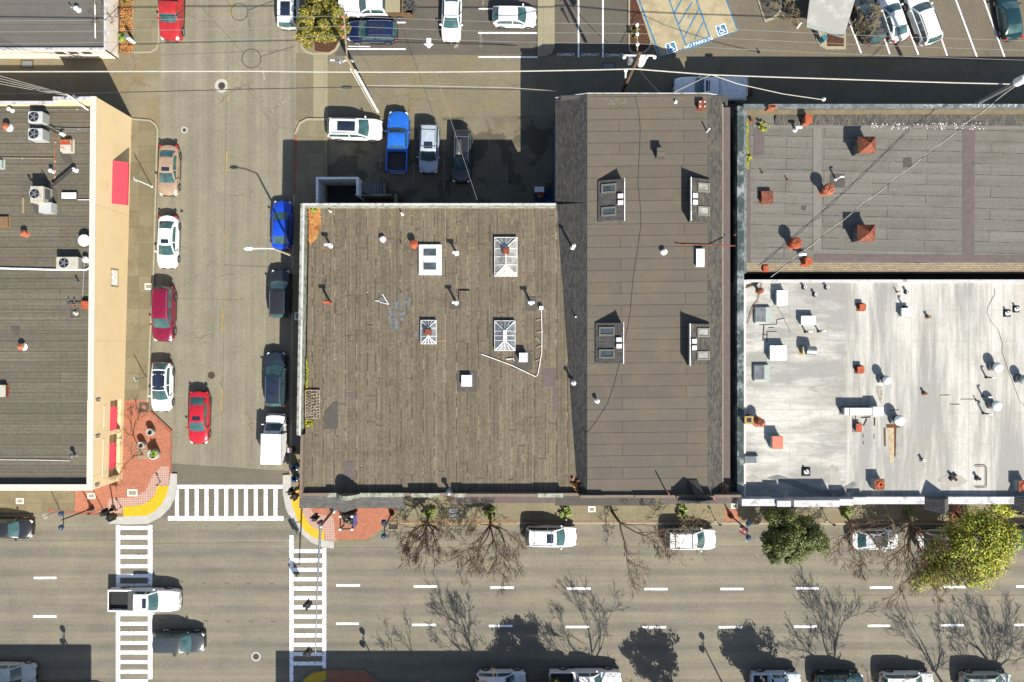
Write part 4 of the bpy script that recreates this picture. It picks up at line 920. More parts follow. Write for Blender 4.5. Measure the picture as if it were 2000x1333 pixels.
def hatch(x0, y0, x1, y1, zr, h, lid, side, label, name='roof_hatch', cat='roof hatch', split=0, over=.05, group=None, dome=0.0, rz=0.0):
    a = P(x0, y1, zr + h); b = P(x1, y0, zr + h); w, d = b.x - a.x, b.y - a.y; c = ((a.x + b.x) / 2, (a.y + b.y) / 2, zr)
    t = T(name, label, cat, c, group, rz)
    m = MB(); m.box((0, 0, .01), (w + .16, d + .16, .02)); m.box((0, 0, (h - .1) / 2 + .02), (w - over * 2, d - over * 2, h - .12)); m.build('curb', side, t)
    m = MB(); m.box((0, 0, h - .06), (w, d, .12), taper=.97)
    if dome: m.box((0, 0, h + dome / 2), (w * .9, d * .9, dome), taper=.6)
    if split:
        for k in range(1, split + 1): m.box((0, -d / 2 + d * k / (split + 1), h + .006), (w * .99, .035, .012))
    m.build('lid', lid, t, bevel=.02)
    return t
def skylight(x0, y0, x1, y1, zr, h, frame, panes, label, bw=.14):
    """panes: list of (fx0, fy0, fx1, fy1, material) fractions of the top"""
    a = P(x0, y1, zr + h); b = P(x1, y0, zr + h); w, d = b.x - a.x, b.y - a.y; c = ((a.x + b.x) / 2, (a.y + b.y) / 2, zr)
    t = T('skylight', label, 'skylight', c, 'skylights on the flat roofs')
    m = MB(); m.box((0, 0, (h - .05) / 2), (w, d, h - .05)); fo = m.build('curb', frame, t, bevel=.02)
    for f0, g0, f1, g1, mat in panes:
        px0, px1 = -w / 2 + w * f0, -w / 2 + w * f1; py0, py1 = -d / 2 + d * g0, -d / 2 + d * g1
        m = MB(); m.box(((px0 + px1) / 2, (py0 + py1) / 2, h - .02), (px1 - px0 + .1, py1 - py0 + .1, .09)); f = m.build('frame', frame, t, bevel=.015)
        m = MB(); m.box(((px0 + px1) / 2, (py0 + py1) / 2, h + .03), (px1 - px0, py1 - py0, .02)); m.build('pane', mat, f)
    return t
def hip_skylight(x0, y0, x1, y1, zr, label, pm, ridge_w, vent_at=None, ridge_white=False):
    a = P(x0, y1, zr + .3); b = P(x1, y0, zr + .3); w, d = b.x - a.x, b.y - a.y; c = ((a.x + b.x) / 2, (a.y + b.y) / 2, zr)
    t = T('hip_skylight', label, 'skylight', c, 'hipped glass skylights on the brown roof')
    m = MB(); m.box((0, 0, .15), (w, d, .3)); m.build('curb', MT['beige'], t)
    hh = .3 + w * .28; rl = max(.1, d - w * 1.0) / 2; x, y = w / 2, d / 2
    A_, B_, C_, D_ = (-x, -y, .3), (x, -y, .3), (x, y, .3), (-x, y, .3); r0, r1 = (0, -rl, hh), (0, rl, hh)
    m = MB(); m.face([A_, B_, r0]); m.face([B_, C_, r1, r0]); m.face([C_, D_, r1]); m.face([D_, A_, r0, r1]); m.build('pane', pm, t)
    m = MB(); L = lambda p, q, r=.022: m.tube([(p[0], p[1], p[2] + .02), (q[0], q[1], q[2] + .02)], r, 5)
    for q, r_ in ((A_, r0), (B_, r0), (C_, r1), (D_, r1)): L(q, r_, .032)
    L(r0, r1, .035); L(A_, B_); L(B_, C_); L(C_, D_); L(D_, A_)
    nb = 3 if d > 2.4 else 2
    for k in range(nb):
        yy = -rl + 2 * rl * k / (nb - 1) if nb > 1 else 0
        L((-x, yy, .3), (0, yy, hh)); L((x, yy, .3), (0, yy, hh))
    for yy in (-y * .82, y * .82): 
        f = (y - abs(yy)) / (y - rl); L((-x, yy, .3), (-x + x * f * .98, yy, .3 + (hh - .3) * f)); L((x, yy, .3), (x - x * f * .98, yy, .3 + (hh - .3) * f))
    for sx in (-1, 0, 1): 
        for s_ in (-1, 1): L((sx * x * .5, s_ * y, .3), (sx * x * .25 if sx else 0, s_ * (y - (y - rl) * (.5 if sx else .97)), .3 + (hh - .3) * (.5 if sx else .97)))
    m.build('glazing_bars', MT['whitem'], t)
    if ridge_white:
        m = MB(); m.box((0, 0, hh + .03), (.3, rl * 2 + .1, .08)); m.build('ridge_cap', MT['whitem'], t)
    if vent_at is not None:
        m = MB(); m.box((0, vent_at, hh + .12), (.6, .55, .34), taper=.8); m.build('ridge_vent', MT['rust'], t)
        m = MB()
        for k in range(4): m.box((0, vent_at, hh + .3), (.5, .03, .03), math.pi / 4 * k)
        m.build('ridge_vent_rib', MT['orange'], t)
    return t
def conduit(pts, zr, r, mat, label, name='conduit', cat='pipe', group=None, supports=0):
    t = T(name, label, cat, base(*pts[0], zr, .12), group); m = MB()
    q = [P(a, b, zr + .12) for a, b in pts]; m.tube(q, r, 7); m.build('pipe', mat, t, True, smooth=45)
    if supports:
        for i in range(len(q) - 1):
            n_ = max(1, int((q[i + 1] - q[i]).length / supports))
            for k in range(n_):
                p = q[i].lerp(q[i + 1], (k + .5) / n_); m = MB(); m.box((p.x, p.y, zr + .05), (.14, .14, .1)); m.build('support', MT['beige'], t, True)
    return t

# C: brown roof
skylight(818, 478, 862, 537, ZC, .4, MT['whitem'], [(.2, .62, .78, .86, MT['sky_pane']), (.2, .16, .78, .40, MT['sky_pane'])], 'white curbed double skylight on the brown roof')
hip_skylight(966, 464, 1010, 540, ZC, 'pale hipped glass skylight with an orange rust vent on its ridge', MT['pane_pale'], 0, .45)
hip_skylight(822, 626, 852, 672, ZC, 'small hipped skylight with a bright rust vent in the middle', MT['pane_grey'], 0, .0)
hip_skylight(966, 627, 1006, 685, ZC, 'dark hipped skylight with a white ridge cap', MT['pane_grey'], 0, None, True)
hatch(1014, 686, 1030, 711, ZC, .75, MT['whitem'], MT['greym'], 'white square roof hatch ringed by the bent white conduit').scale = (1, .72, 1)
hatch(901, 733, 921, 755, ZC, .45, MT['whitem'], MT['greym'], 'low white square hatch on a dark square pad')
hatch(896, 568, 918, 588, ZC, .22, MT['roofC'], MT['roofC'], 'low hatch covered in the same brown roofing')
pipe_vent(640, 478, ZC, 1.1, .1, MT['whitem'], 'white capped vent pipe near the dry leaf pile', 'tee')
pipe_vent(747, 467, ZC, .35, .13, MT['whitem'], 'stubby white vent alone among the brown strips', 'rain')
pipe_vent(808, 476, ZC, .55, .2, MT['orange'], 'round orange turbine vent beside the white double skylight', 'turbine', MT['orange'])
pipe_vent(890, 493, ZC, 1.2, .1, MT['whitem'], 'tall white tee vent to the side of the white double skylight', 'tee')
pipe_vent(889, 591, ZC, 1.5, .1, MT['whitem'], 'tall white tee vent beside the brown covered hatch', 'tee')
pipe_vent(1038, 591, ZC, 1.4, .1, MT['whitem'], 'tall white tee vent beside the upper end of the bent conduit', 'tee')
pipe_vent(637, 590, ZC, 1.5, .1, MT['rust'], 'rusty orange tee vent pipe near the west parapet', 'tee', MT['orange'])
pipe_vent(643, 412, ZC, .5, .05, MT['whitem'], 'thin white pipe just inside the north parapet, near the leaves')
pipe_vent(784, 417, ZC, .7, .06, MT['whitem'], 'thin white pipe inside the north parapet with a long shadow')
pipe_vent(784, 477, ZC, .45, .04, MT['galv'], 'thin metal pipe between the white stub vent and the orange turbine')
pipe_vent(784, 573, ZC, .4, .04, MT['galv'], 'thin metal pipe above the silvery patches')
pipe_vent(876, 964, ZC, 1.0, .13, MT['galv'], 'domed metal pipe against the south parapet', 'rain')
pipe_vent(1121, 480, ZC + .5, 1.6, .09, MT['whitem'], 'tall white pipe rising from the dark shingle slope', 'rain')
pipe_vent(1121, 749, ZC + .6, .7, .1, MT['whitem'], 'white pipe on the shingle slope, level with the white roof hatch', 'rain')
pipe_vent(1125, 619, ZC + .6, .4, .04, MT['whitem'], 'small thin pipe on the shingle slope')
t = conduit([(1057, 603), (1058.5, 650), (1058, 690), (1050, 733), (1046, 736), (1000, 714), (940, 692)], ZC, .032, MT['whitem'], 'long bent white conduit lying across the brown roof')
m = MB(); p = P(1057, 602, ZC + .2); m.box((p.x, p.y, ZC + .2), (.34, .3, .4)); m.build('junction_box', MT['whitem'], t, True)
m = MB()
for x, y, a in ((1053, 625, .2), (1054, 649, .1), (1050, 664, 2.3), (1053, 677, .4), (1051, 704, .4), (1055, 712, 1.2)):
    p = P(x, y, ZC); m.box((p.x, p.y, ZC + .05), (.5, .1, .09), a)
m.build('wood_block', MT['woodp'], t, True)
conduit([(989, 702), (1003, 701), (1004, 706)], ZC, .035, MT['whitem'], 'short white hooked pipe below the dark hipped skylight')
m = MB(); f3 = [P(733, 588, ZC + .1), P(747, 575, ZC + .1), P(759, 595, ZC + .1)]
for k in range(3):
    if k == 1: m.tube([f3[k], f3[(k + 1) % 3]], .035, 5)
m.tube([f3[2], f3[0].lerp(f3[2], .3)], .03, 5); m.tube([f3[0], f3[0].lerp(f3[1], .4) + Vector((.1, -.25, 0))], .03, 5)
t = T('scrap_triangle', 'broken white triangular frame lying flat on the brown roof', 'frame', base(746, 586, ZC, 0)); m.build('bars', MT['whitem'], t, True)
m = MB(); m.face([(p.x, p.y, ZC + .05) for p in (P(736, 587, ZC), P(757, 592, ZC), P(747, 578, ZC))]); m.build('sheet', MT['slate'], t, True)
t = T('fallen_sign', 'peeling white openwork sign with letters lying by the west parapet', 'sign', base(610, 790, ZC, 0)); m = MB()
xa, xb, ya, yb = X(598, ZC), X(625, ZC), Y(817, ZC), Y(763, ZC)
m.box(((xa + xb) / 2, ya, ZC + .2), (xb - xa, .08, .08)); m.box(((xa + xb) / 2, yb, ZC + .2), (xb - xa, .08, .08)); m.box((xa, (ya + yb) / 2, ZC + .2), (.08, yb - ya, .08)); m.box((xb, (ya + yb) / 2, ZC + .2), (.08, yb - ya, .08))
for k in range(1, 5): m.box((xa + (xb - xa) * k / 5, (ya + yb) / 2, ZC + .16), (.06, yb - ya, .05))
m.build('frame', MT['oldsign'], t, True); m = MB()
for k in range(1, 9): m.box(((xa + xb) / 2, ya + (yb - ya) * k / 9, ZC + .23), (xb - xa, .09, .04), .12)
m.build('cross_bars', MT['apron'], t, True)
for sx, word in ((.30, 'OXITTI'), (.70, 'CLASSIC')):      # rusty letters of an old sign, read from its lower end
    o = text('letters', word, (0, 0, 0), .60, R(90), MT['oldsign'], 0, thick=.03); o.parent = t
    o.location = Vector((xa + (xb - xa) * sx, (ya + yb) / 2, ZC + .30)) - t.location; o.scale = (.93, .8, 1)
hatch(1283, 288, 1300, 305, ZD, .9, MT['roofD'], MT['pad'], 'square taupe chimney stub near the middle of the long roof', 'chimney', 'chimney')
t = hatch(1364, 196, 1380, 212, ZD, .5, MT['rust'], MT['rust'], 'red brown square vent with four bright studs at the alley edge', 'roof_vent', 'roof vent')
m = MB()
for a in (-.2, .2):
    for b in (-.2, .2): m.lathe((a, b, .5), [(.06, 0), (.06, .06)], 8)
m.build('stud', MT['whitem'], t)
pipe_vent(1386, 252, ZD - .1, 1.0, .06, MT['whitem'], 'leaning white pipe at the top of the east shingle slope')
pipe_vent(1298, 492, ZD, .4, .13, MT['whitem'], 'short white round vent in the middle of the taupe roof', 'rain')
pipe_vent(1167, 784, ZD, .5, .1, MT['whitem'], 'short white round vent at the west side of the taupe roof', 'rain')
pipe_vent(1321, 198, ZD, .3, .07, MT['whitem'], 'little white stub vent near the alley edge of the taupe roof')
hatch(1360, 486, 1376, 521, ZD, .35, MT['whitem'], MT['greym'], 'white rectangular unit at the east side of the taupe roof', 'roof_unit', 'roof unit', 1)
conduit([(1319, 475), (1326, 477), (1436, 480.5)], ZD - .05, .05, MT['rust'], 'thin rusty conduit crossing the east shingle slope')
t = T('goose_neck', 'rusty hooked gooseneck lamp bracket near the street end of the taupe roof', 'lamp bracket', base(1305, 952, ZD, 0)); m = MB()
p = base(1306, 966, ZD, 1.0); m.tube([(p.x, p.y, ZD), (p.x, p.y, ZD + 1.2), (p.x - .1, p.y + .2, ZD + 1.5), (p.x - .25, p.y + .5, ZD + 1.4)], .06, 7); m.build('bracket', MT['rust'], t, True)
pts = [(1240, 188), (1247, 215), (1250.5, 250), (1249.5, 290), (1247, 330), (1246, 360), (1250.5, 400), (1252, 440), (1245, 490), (1237, 540), (1231, 610), (1224, 650), (1212, 700), (1200, 750), (1186, 790), (1160, 830), (1143, 849)]
m = MB(); m.tube([P(a, b, ZD + .02) for a, b in pts], .018, 5)
tag(m.build('roof_cable', MT['tar']), 'long black cable wandering down the taupe roof', 'cable')
# E: grey roof
def hood(px, py, label):
    b = base(px, py, ZE, 1.4); t = T('hooded_chimney', label, 'chimney', b, 'rusty hooded chimneys')
    m = MB(); m.box((0, 0, .7), (1.3, 1.25, 1.4)); m.build('stack', MT['slate'], t)
    m = MB(); w, d = .76, .74; ap = (.05, .0, 2.05)
    c = [(-w, -d, 1.4), (w, -d, 1.4), (w, d, 1.4), (-w, d, 1.4)]
    for k in range(4): m.face([c[k], c[(k + 1) % 4], ap])
    m.face(c[::-1]); m.build('hood', MT['rust'], t)
    m = MB()
    for k in range(4): m.tube([c[k], ap], .025, 5)
    m.build('hip_seam', MT['orange'], t)
hood(1693, 284, 'rusty pyramid hooded chimney, the one closer to the alley'); hood(1692, 456, 'rusty pyramid hooded chimney above the shingle strip')
pipe_vent(1616, 371, ZE, 1.0, .32, MT['terra'], 'large round rusted vent with ribs near the white bent pipe', 'turbine', MT['terra'])
pipe_vent(1553, 476, ZE, 1.0, .32, MT['orange'], 'large round orange vent with ribs near the south edge of the grey roof', 'turbine', MT['orange'])
hatch(1487, 373, 1511, 395, ZE, .5, MT['rust'], MT['rust'], 'rust red square box on the grey roof west side', 'roof_vent', 'roof vent')
hatch(1573, 224, 1587, 240, ZE, 1.2, MT['orange'], MT['terra'], 'orange topped square flue at the alley shingles', 'flue', 'flue')
hatch(1573, 503, 1587, 517, ZE, .9, MT['orange'], MT['orange'], 'orange square flue beside the diagonal cable end', 'flue', 'flue')
hatch(1491, 519, 1502, 530, ZE - .4, .5, MT['orange'], MT['orange'], 'smallest orange flue at the corner next to the white roof', 'flue', 'flue')
t = hatch(1501, 204, 1517, 213, ZE, 1.3, MT['terra'], MT['terra'], 'pink clay chimney with a dark slot at the alley parapet', 'chimney', 'chimney')
m = MB(); m.box((0, .03, 1.302), (.5, .16, .02)); m.build('flue_slot', MT['black'], t)
pipe_vent(1560, 249, ZE, .9, .1, MT['whitem'], 'white tee vent near the alley shingles of the grey roof', 'tee')
pipe_vent(1641, 346, ZE, 1.0, .08, MT['whitem'], 'white bent vent pipe on a dark rounded pad', 'elbow')
pipe_vent(1540, 350, ZE, .4, .05, MT['rust'], 'tiny rusty pipe in the west bay of the grey roof')
pipe_vent(1491, 336, ZE, .4, .05, MT['rust'], 'tiny rusty pipe by the west edge of the grey roof')
pipe_vent(1567, 497, ZE, .6, .12, MT['whitem'], 'white vent squeezed between the round orange vent and the orange flue', 'tee')
pipe_vent(1470, 234, ZE, .4, .12, MT['rust'], 'dark rusty stub at the alley corner of the grey roof')
pipe_vent(1437, 458, 6.4, .3, .05, MT['rust'], 'small dark pipe beside the narrow gap, at the rusty conduit')
# F: white roof
gp = [(.07, .1, .66, .9, MT['pane_grey'])]
skylight(1475, 600, 1506, 632, ZF, .35, MT['pane_green'], gp, 'green framed skylight inside the black tar lines')
skylight(1473, 713, 1503, 745, ZF, .35, MT['pane_green'], gp, 'green framed skylight south of the two panel white hatch')
skylight(1455, 891, 1483, 907, ZF, .4, MT['pane_green'], [(.1, .15, .8, .85, MT['pane_grey'])], 'narrow green framed skylight near the ponding and painted shade')
wg = MT['pane_green']
hatch(1517, 567, 1538, 597, ZF, .7, MT['whitem'], wg, 'upright white box near the north corner of the white roof', 'roof_unit', 'roof unit')
hatch(1565, 617, 1594, 635, ZF, .6, MT['whitem'], wg, 'wide white box crossed by two pipe shadows', 'roof_unit', 'roof unit')
hatch(1504, 675, 1537, 704, ZF, .7, MT['whitem'], wg, 'largest white hatch, with two panels', 'roof_hatch', 'roof hatch', 1)
hatch(1761, 602, 1781, 619, ZF, .55, MT['whitem'], wg, 'small white box with an elbow pipe beside it', 'roof_unit', 'roof unit')
hatch(1508, 852, 1530, 878, ZF, .9, plain('salmon_lid', C(242,140,112), .7), wg, 'salmon topped box on the white roof west side', 'roof_unit', 'roof unit')
hatch(1679, 594, 1692, 606, ZF, .5, MT['orange'], MT['rust'], 'small orange square flue between white boxes, upper part of the white roof', 'flue', 'flue')
hatch(1675, 716, 1689, 729, ZF, .5, MT['orange'], MT['rust'], 'small orange square flue flecked with white', 'flue', 'flue')
hatch(1672, 828, 1684, 844, ZF, .4, MT['orange'], MT['greym'], 'orange box among the tar lines under the long duct', 'flue', 'flue')
t = hatch(1649, 797, 1722, 811, ZF, .9, MT['whitem'], MT['greym'], 'long pale blue grey duct unit with three sections', 'duct', 'duct')
m = MB()
for k in (-1.15, .85): m.box((k, 0, .92), (.05, .68, .06))
m.build('joint', MT['greym'], t); m = MB(); m.box((1.3, 0, .62), (.9, .78, .7)); m.build('end_box', MT['whitem'], t)
t = hatch(1568, 677, 1578, 692, ZF, .7, MT['beige'], MT['yline'], 'silver drum exhaust on a yellowish neck', 'exhaust', 'exhaust')
m = MB(); m.tube([(.05, 0, .75), (.85, -.06, .75)], .38, 14); m.build('drum', MT['galv'], t, smooth=40)
pipe_vent(1732, 743, ZF, .95, .24, MT['galv'], 'white dome fan on a grey base with a dirt run below', 'mush', MT['whitem'], ring=1)
pipe_vent(1757, 822, ZF, .95, .3, MT['galv'], 'white dome fan with a black rim above the rust stains', 'mush', MT['whitem'], ring=1)
pipe_vent(1949, 718, ZF, .8, .27, MT['galv'], 'white dome fan with an elbow pipe beneath, the upper of two', 'mush', MT['whitem'])
pipe_vent(1947, 793, ZF, .8, .27, MT['galv'], 'white dome fan with a long pipe shadow beside it, the lower of two', 'mush', MT['whitem'])
pipe_vent(2001, 742, ZF, .8, .25, MT['greym'], 'dome fan cut by the picture edge', 'mush', MT['pane_green'])
for x, y, mt, lb in ((1573, 561, 'black', 'black ringed white stub, first of the pair along the white coping'), (1617, 561, 'black', 'black ringed white stub, second of the pair along the white coping'), (1594, 575, 'tar', 'thin black pipe below the pair of ringed stubs'),
        (1756, 570, 'rust', 'thin brown pipe near the coping above the small white box'), (1774, 570, 'black', 'black ringed stub near the coping above the small white box'), (1816, 619, 'wood', 'brown round stub alone in the upper white roof'), (1809, 769, 'rust', 'dark red round stub in the middle of the white roof'),
        (1805, 900, 'greym', 'grey ringed stub in the lower white roof'), (1912, 783, 'tar', 'thin black pipe west of the lower dome fan')):
    pipe_vent(x, y, ZF, .45, .11 if 'stub' in lb else .05, MT[mt], lb, 'plain', MT['whitem'] if 'ringed' in lb else None)
for x, y, lb in ((1580, 648, 'elbow vent pipe, first of two below the wide white box'), (1606, 647, 'elbow vent pipe, second of two below the wide white box'), (1774, 599, 'elbow vent pipe above the small white box'), (1938, 738, 'elbow vent pipe at the upper dome fan'), (1932, 809, 'elbow vent pipe at the lower dome fan'), (1931, 776, 'short elbow vent between the two dome fans')):
    pipe_vent(x, y, ZF, .9, .07, MT['black'], lb, 'elbow', MT['whitem'])
for x, y, w, lb in ((1968, 612, 11, 'black square pad with a small pipe, nearer the middle'), (1986, 604, 10, 'black square pad with a small pipe, nearer the picture edge'), (1575, 922, 14, 'black square pad with a pipe above the ponding and painted shade')):
    t = hatch(x - w / 2, y - w / 2, x + w / 2, y + w / 2, ZF, .14, MT['tar'], MT['tar'], lb, 'pipe_flashing', 'pipe flashing')
    m = MB(); m.lathe((0, 0, .1), [(.2, 0), (.2, .05), (.09, .06), (.09, .45), (.05, .45), (.05, .3)], 12); m.build('pipe', MT['whitem'], t)
t = T('cross_mount', 'small dark cross-shaped mount on the lower white roof', 'mount', base(1860, 932, ZF, 0)); m = MB(); m.box((0, 0, .1), (.75, .2, .2), .78); m.build('arm', MT['tar'], t); m = MB(); m.box((0, 0, .22), (.75, .2, .2), -.78); m.build('arm', MT['tar'], t)
pipe_vent(1914, 936, ZF, .5, .12, MT['black'], 'black vent in a scuffed patch inside the bent pipe loop')
conduit([(1905, 913), (1908, 911), (1925, 911), (1927, 914), (1927, 950), (1924, 953), (1905, 953)], ZF, .035, MT['rust'], 'thin rusty pipe bent round three sides of a vent')
for x, y, lb in ((1718, 946, 'rust red fan housing with a swirl, behind the front parapet'), (2000, 949, 'rust red fan housing cut by the picture edge')):
    t = hatch(x - 11, y - 10, x + 10, y + 12, ZF, .8, MT['rust'], MT['pane_green'], lb, 'fan_housing', 'fan housing'); m = MB()
    m.lathe((.12, -.05, .8), [(.34, 0), (.34, .06), (.28, .06), (.28, .01)], 18); m.lathe((.2, -.1, .86), [(.14, 0), (.1, .08)], 12); m.build('fan_ring', MT['orange'], t)
t = hatch(1454, 813, 1472, 829, ZF, .9, MT['yline'], MT['wood'], 'mossy brick chimney with a square dark flue', 'chimney', 'chimney'); m = MB(); m.box((0, 0, .91), (.4, .36, .03)); m.build('flue_hole', MT['black'], t)
pipe_vent(1485, 826, ZF, .9, .24, MT['terra'], 'round terracotta pot with a swirl beside the mossy chimney', 'turbine', MT['terra'])
pipe_vent(1486, 568, ZF, .7, .14, MT['rust'], 'dark rusty vent at the cluttered north corner of the white roof', 'rain')
conduit([(1455, 563), (1475, 556), (1490, 547), (1500, 549)], ZF, .07, MT['wood'], 'bundle of rusty pipes at the cluttered roof corner')
conduit([(1489, 552), (1480, 590), (1471, 600), (1460, 634)], ZF, .03, MT['terra'], 'thin orange cord beside the green framed skylight')
for pts, lb in (([(1942, 563), (1943, 575), (1930, 600), (1928, 612), (1935, 628), (1950, 645), (1958, 672), (1957, 688), (1968, 720), (1981, 755), (1992, 785), (2010, 800)], 'long thin cable curling down the east part of the white roof'), ([(1500, 560), (1510, 580), (1512, 590), (1531, 620), (1533, 628), (1545, 650)], 'thin cable between the north corner boxes')):
    conduit(pts, ZF - .09, .013, MT['dwire'], lb, 'roof_cable', 'cable')
# A: tan building's roof
def condenser(px, py, w, d, h, label, mat, rz=0.0, fan=(0, 0), fr_=.45):
    b = base(px, py, ZA, h); t = T('condenser_unit', label, 'air conditioner', b, 'condenser units on the tan building', rz)
    m = MB(); m.box((0, 0, h / 2 + .05), (w, d, h)); m.build('housing', mat, t, bevel=.05)
    m = MB()
    for k in range(6): m.box((w / 2 + .006, 0, .2 + k * (h - .2) / 6), (.02, d * .86, .05))
    m.build('louvre', MT['greym'], t)
    m = MB(); m.lathe((fan[0], fan[1], h + .05), [(fr_, 0), (fr_, .012)], 22); m.build('fan_opening', MT['black'], t)
    m = MB()
    for k in range(5): m.box((fan[0] + fr_ * .45 * math.cos(1.257 * k), fan[1] + fr_ * .45 * math.sin(1.257 * k), h + .075), (fr_ * .7, fr_ * .24, .02), 1.257 * k)
    m.lathe((fan[0], fan[1], h + .06), [(.1, 0), (.1, .05)], 10); m.build('fan_blade', MT['galv'], t)
    m = MB()
    for r_ in (1.0,): m.tube([(fan[0] + fr_ * r_ * math.cos(a * .2618), fan[1] + fr_ * r_ * math.sin(a * .2618), h + .1) for a in range(25)], .012, 4)
    m.build('fan_guard', MT['whitem'], t)
    return t
cw = plain('pale_grey_unit_paint', C(226,228,224), .5, 0, .05)
condenser(69, 229, 1.25, 1.0, 1.2, 'pale condenser unit, the upper of the twin units', cw, 0, (-.1, 0), .47); condenser(69, 262, 1.25, 1.0, 1.2, 'pale condenser unit, the lower of the twin units', cw, 0, (-.1, 0), .47)
t = condenser(72, 380, 1.15, 1.45, 1.5, 'yellowed tall cooling unit with a finned fan and side grille', MT['beige'], 0, (-.15, .05), .44)
m = MB(); m.box((.35, -1.05, .45), (1.1, .9, .9)); m.build('lower_box', cw, t); m = MB(); m.box((.582, .1, .9), (.012, .9, .8)); m.build('side_grille', MT['dkwall'], t)
condenser(131, 514, 1.95, 1.1, .8, 'wide beige condenser unit by the thick white pipe', MT['beige'], 0, (-.25, 0), .46)
TT = hatch(117, 272, 138, 296, ZA, .5, worn('orange_and_white_paint', C(240,232,215), C(238,100,24), .36, 3.0, .7), MT['beige'], 'box vent painted half orange and half white', 'roof_vent', 'roof vent')
m = MB(); m.box((0, .27, .505), (.9, .46, .03)); m.build('lid_panel', MT['orange'], TT)
skylight(120, 376, 150, 392, ZA, .25, MT['pad'], [(.03, .22, .97, .95, MT['whitem'])], 'low white skylight panel on a grey pad')
pipe_vent(10, 247, ZA, .6, .17, MT['whitem'], 'white round vent with a red cap, upper end of the tan building roof', 'rain', MT['terra']); pipe_vent(45, 456, ZA, .5, .16, MT['terra'], 'red capped round vent in the middle of the striped roof', 'rain', MT['terra']); pipe_vent(40, 678, ZA, .5, .16, MT['whitem'], 'white vent with a red cap in the lower striped roof', 'rain', MT['terra'])
pipe_vent(164, 470, ZA, .7, .28, MT['galv'], 'white round drum vent beside the inner parapet', 'rain', MT['whitem']); pipe_vent(166, 507, ZA, .5, .14, MT['whitem'], 'white ball vent between drum vent and thick pipe', 'rain')
hatch(158, 588, 172, 602, ZA, .5, MT['orange'], MT['orange'], 'rust orange box against the inner parapet', 'roof_vent', 'roof vent')
pipe_vent(145, 612, ZA, .3, .12, MT['beige'], 'pink ringed stub on a dark square pad'); pipe_vent(140, 891, ZA, .6, .11, MT['slate'], 'blue grey dented vent by the thin cable end', 'rain')
for x, y, lb in ((98, 333, 'white capped pipe left of the slanted black ducts'), (143, 331, 'white capped pipe at the upper end of the slanted duct'), (118, 262, 'white bent pipe beside the twin condensers'), (148, 550, 'tiny blue valve above the grey manifold'), (55, 352, 'tiny metal pipe by the tall cooling unit'), (17, 213, 'white bulb-shaped pipe end at the alley side')): 
    pipe_vent(x, y, ZA, .5, .1 if 'tiny' not in lb else .06, MT['whitem'] if 'tiny' not in lb else MT['slate'], lb.replace('left of', 'beside'), 'elbow' if 'bent' in lb else 'rain')
hatch(-4, 423, 15, 444, ZA, .3, MT['wood'], MT['wood'], 'dark brown crate-like vent at the picture edge', 'roof_vent', 'roof vent'); hatch(-6, 752, 10, 776, ZA, .5, MT['beige'], MT['rust'], 'pale topped vent at the picture edge of the lower striped roof', 'roof_vent', 'roof vent')
hatch(-4, 312, 3, 328, ZA, .4, MT['pane_green'], MT['pane_green'], 'pale green box cut by the picture edge', 'roof_unit', 'roof unit')
conduit([(-40, 523), (110, 527), (168, 527), (176, 523)], ZA, .09, MT['whitem'], 'thick white pipe crossing the whole striped roof', supports=2.2)
conduit([(-30, 213), (60, 213.5), (180, 213.5)], ZA, .03, MT['galv'], 'thin pipe along the alley side of the striped roof', supports=2.5); conduit([(108, 250), (125, 251.5), (180, 252)], ZA, .05, MT['galv'], 'grey pipe from the inner parapet to the twin condensers', supports=3)
conduit([(-20, 308.5), (105, 309.5)], ZA, .04, MT['apron'], 'pipe on small blocks left of the pink hose'.replace(' left of', ' ending at'), supports=3.2); conduit([(107, 256), (107, 300), (106.5, 362)], ZA, .03, MT['terra'], 'thin pinkish hose running beside the half orange vent', supports=1.3)
conduit([(165, 512), (163, 545), (161, 588)], ZA, .025, MT['pane_green'], 'thin pale pipe down to the rust orange box'); conduit([(150, 390.5), (178, 390.5)], ZA, .03, MT['whitem'], 'short pipe from the white skylight panel to the parapet')
conduit([(-20, 898), (70, 899), (135, 900.5)], ZA, .02, MT['whitem'], 'thin taut cable leading to the dented blue grey vent')
conduit([(100, 366), (120, 350), (142, 331)], ZA + .5, .1, MT['trim'], 'slanted black duct with white straps', supports=0); conduit([(90, 247), (104, 256), (116, 262)], ZA + .4, .07, MT['trim'], 'short slanted black duct at the twin condensers')
conduit([(79, 337), (88, 352), (98, 366)], ZA + .3, .04, MT['trim'], 'thin black duct meeting the tall cooling unit')
m = MB(); p = P(47, 402, ZA); m.box((p.x, p.y, ZA + .08), (.14, 1.4, .12)); tag(m.build('wood_plank', MT['woodp']), 'pale wooden plank lying on the striped roof', 'plank')
t = T('pipe_manifold', 'grey manifold of short pipes beside the rust orange box', 'pipe manifold', base(140, 596, ZA, 0)); m = MB()
q = P(130, 594, ZA + .25); e = P(158, 594, ZA + .25); m.tube([q, e], .05, 6)
for k in (.1, .5): 
    w_ = q.lerp(e, k); m.tube([(w_.x, w_.y + .45, ZA + .2), (w_.x, w_.y - .5, ZA + .2)], .06, 6)
m.build('pipe', MT['slate'], t, True); m = MB(); w_ = q.lerp(e, .5); m.box((w_.x, w_.y - .1, ZA + .3), (.2, .16, .16)); m.build('valve', MT['orange'], t, True)
for q in ([(60, 365), (80, 365), (104, 366), (112, 372), (111, 416), (70, 418), (62, 400)], [(137, 602), (155, 602), (157, 620), (137, 622)], [(22, 637), (38, 637), (39, 641), (37, 655), (31, 656), (24, 645)], [(117, 300), (138, 303), (145, 322), (125, 318)]): rps('roof_patch', MT['pad'], [q], ZA + .012, bA)
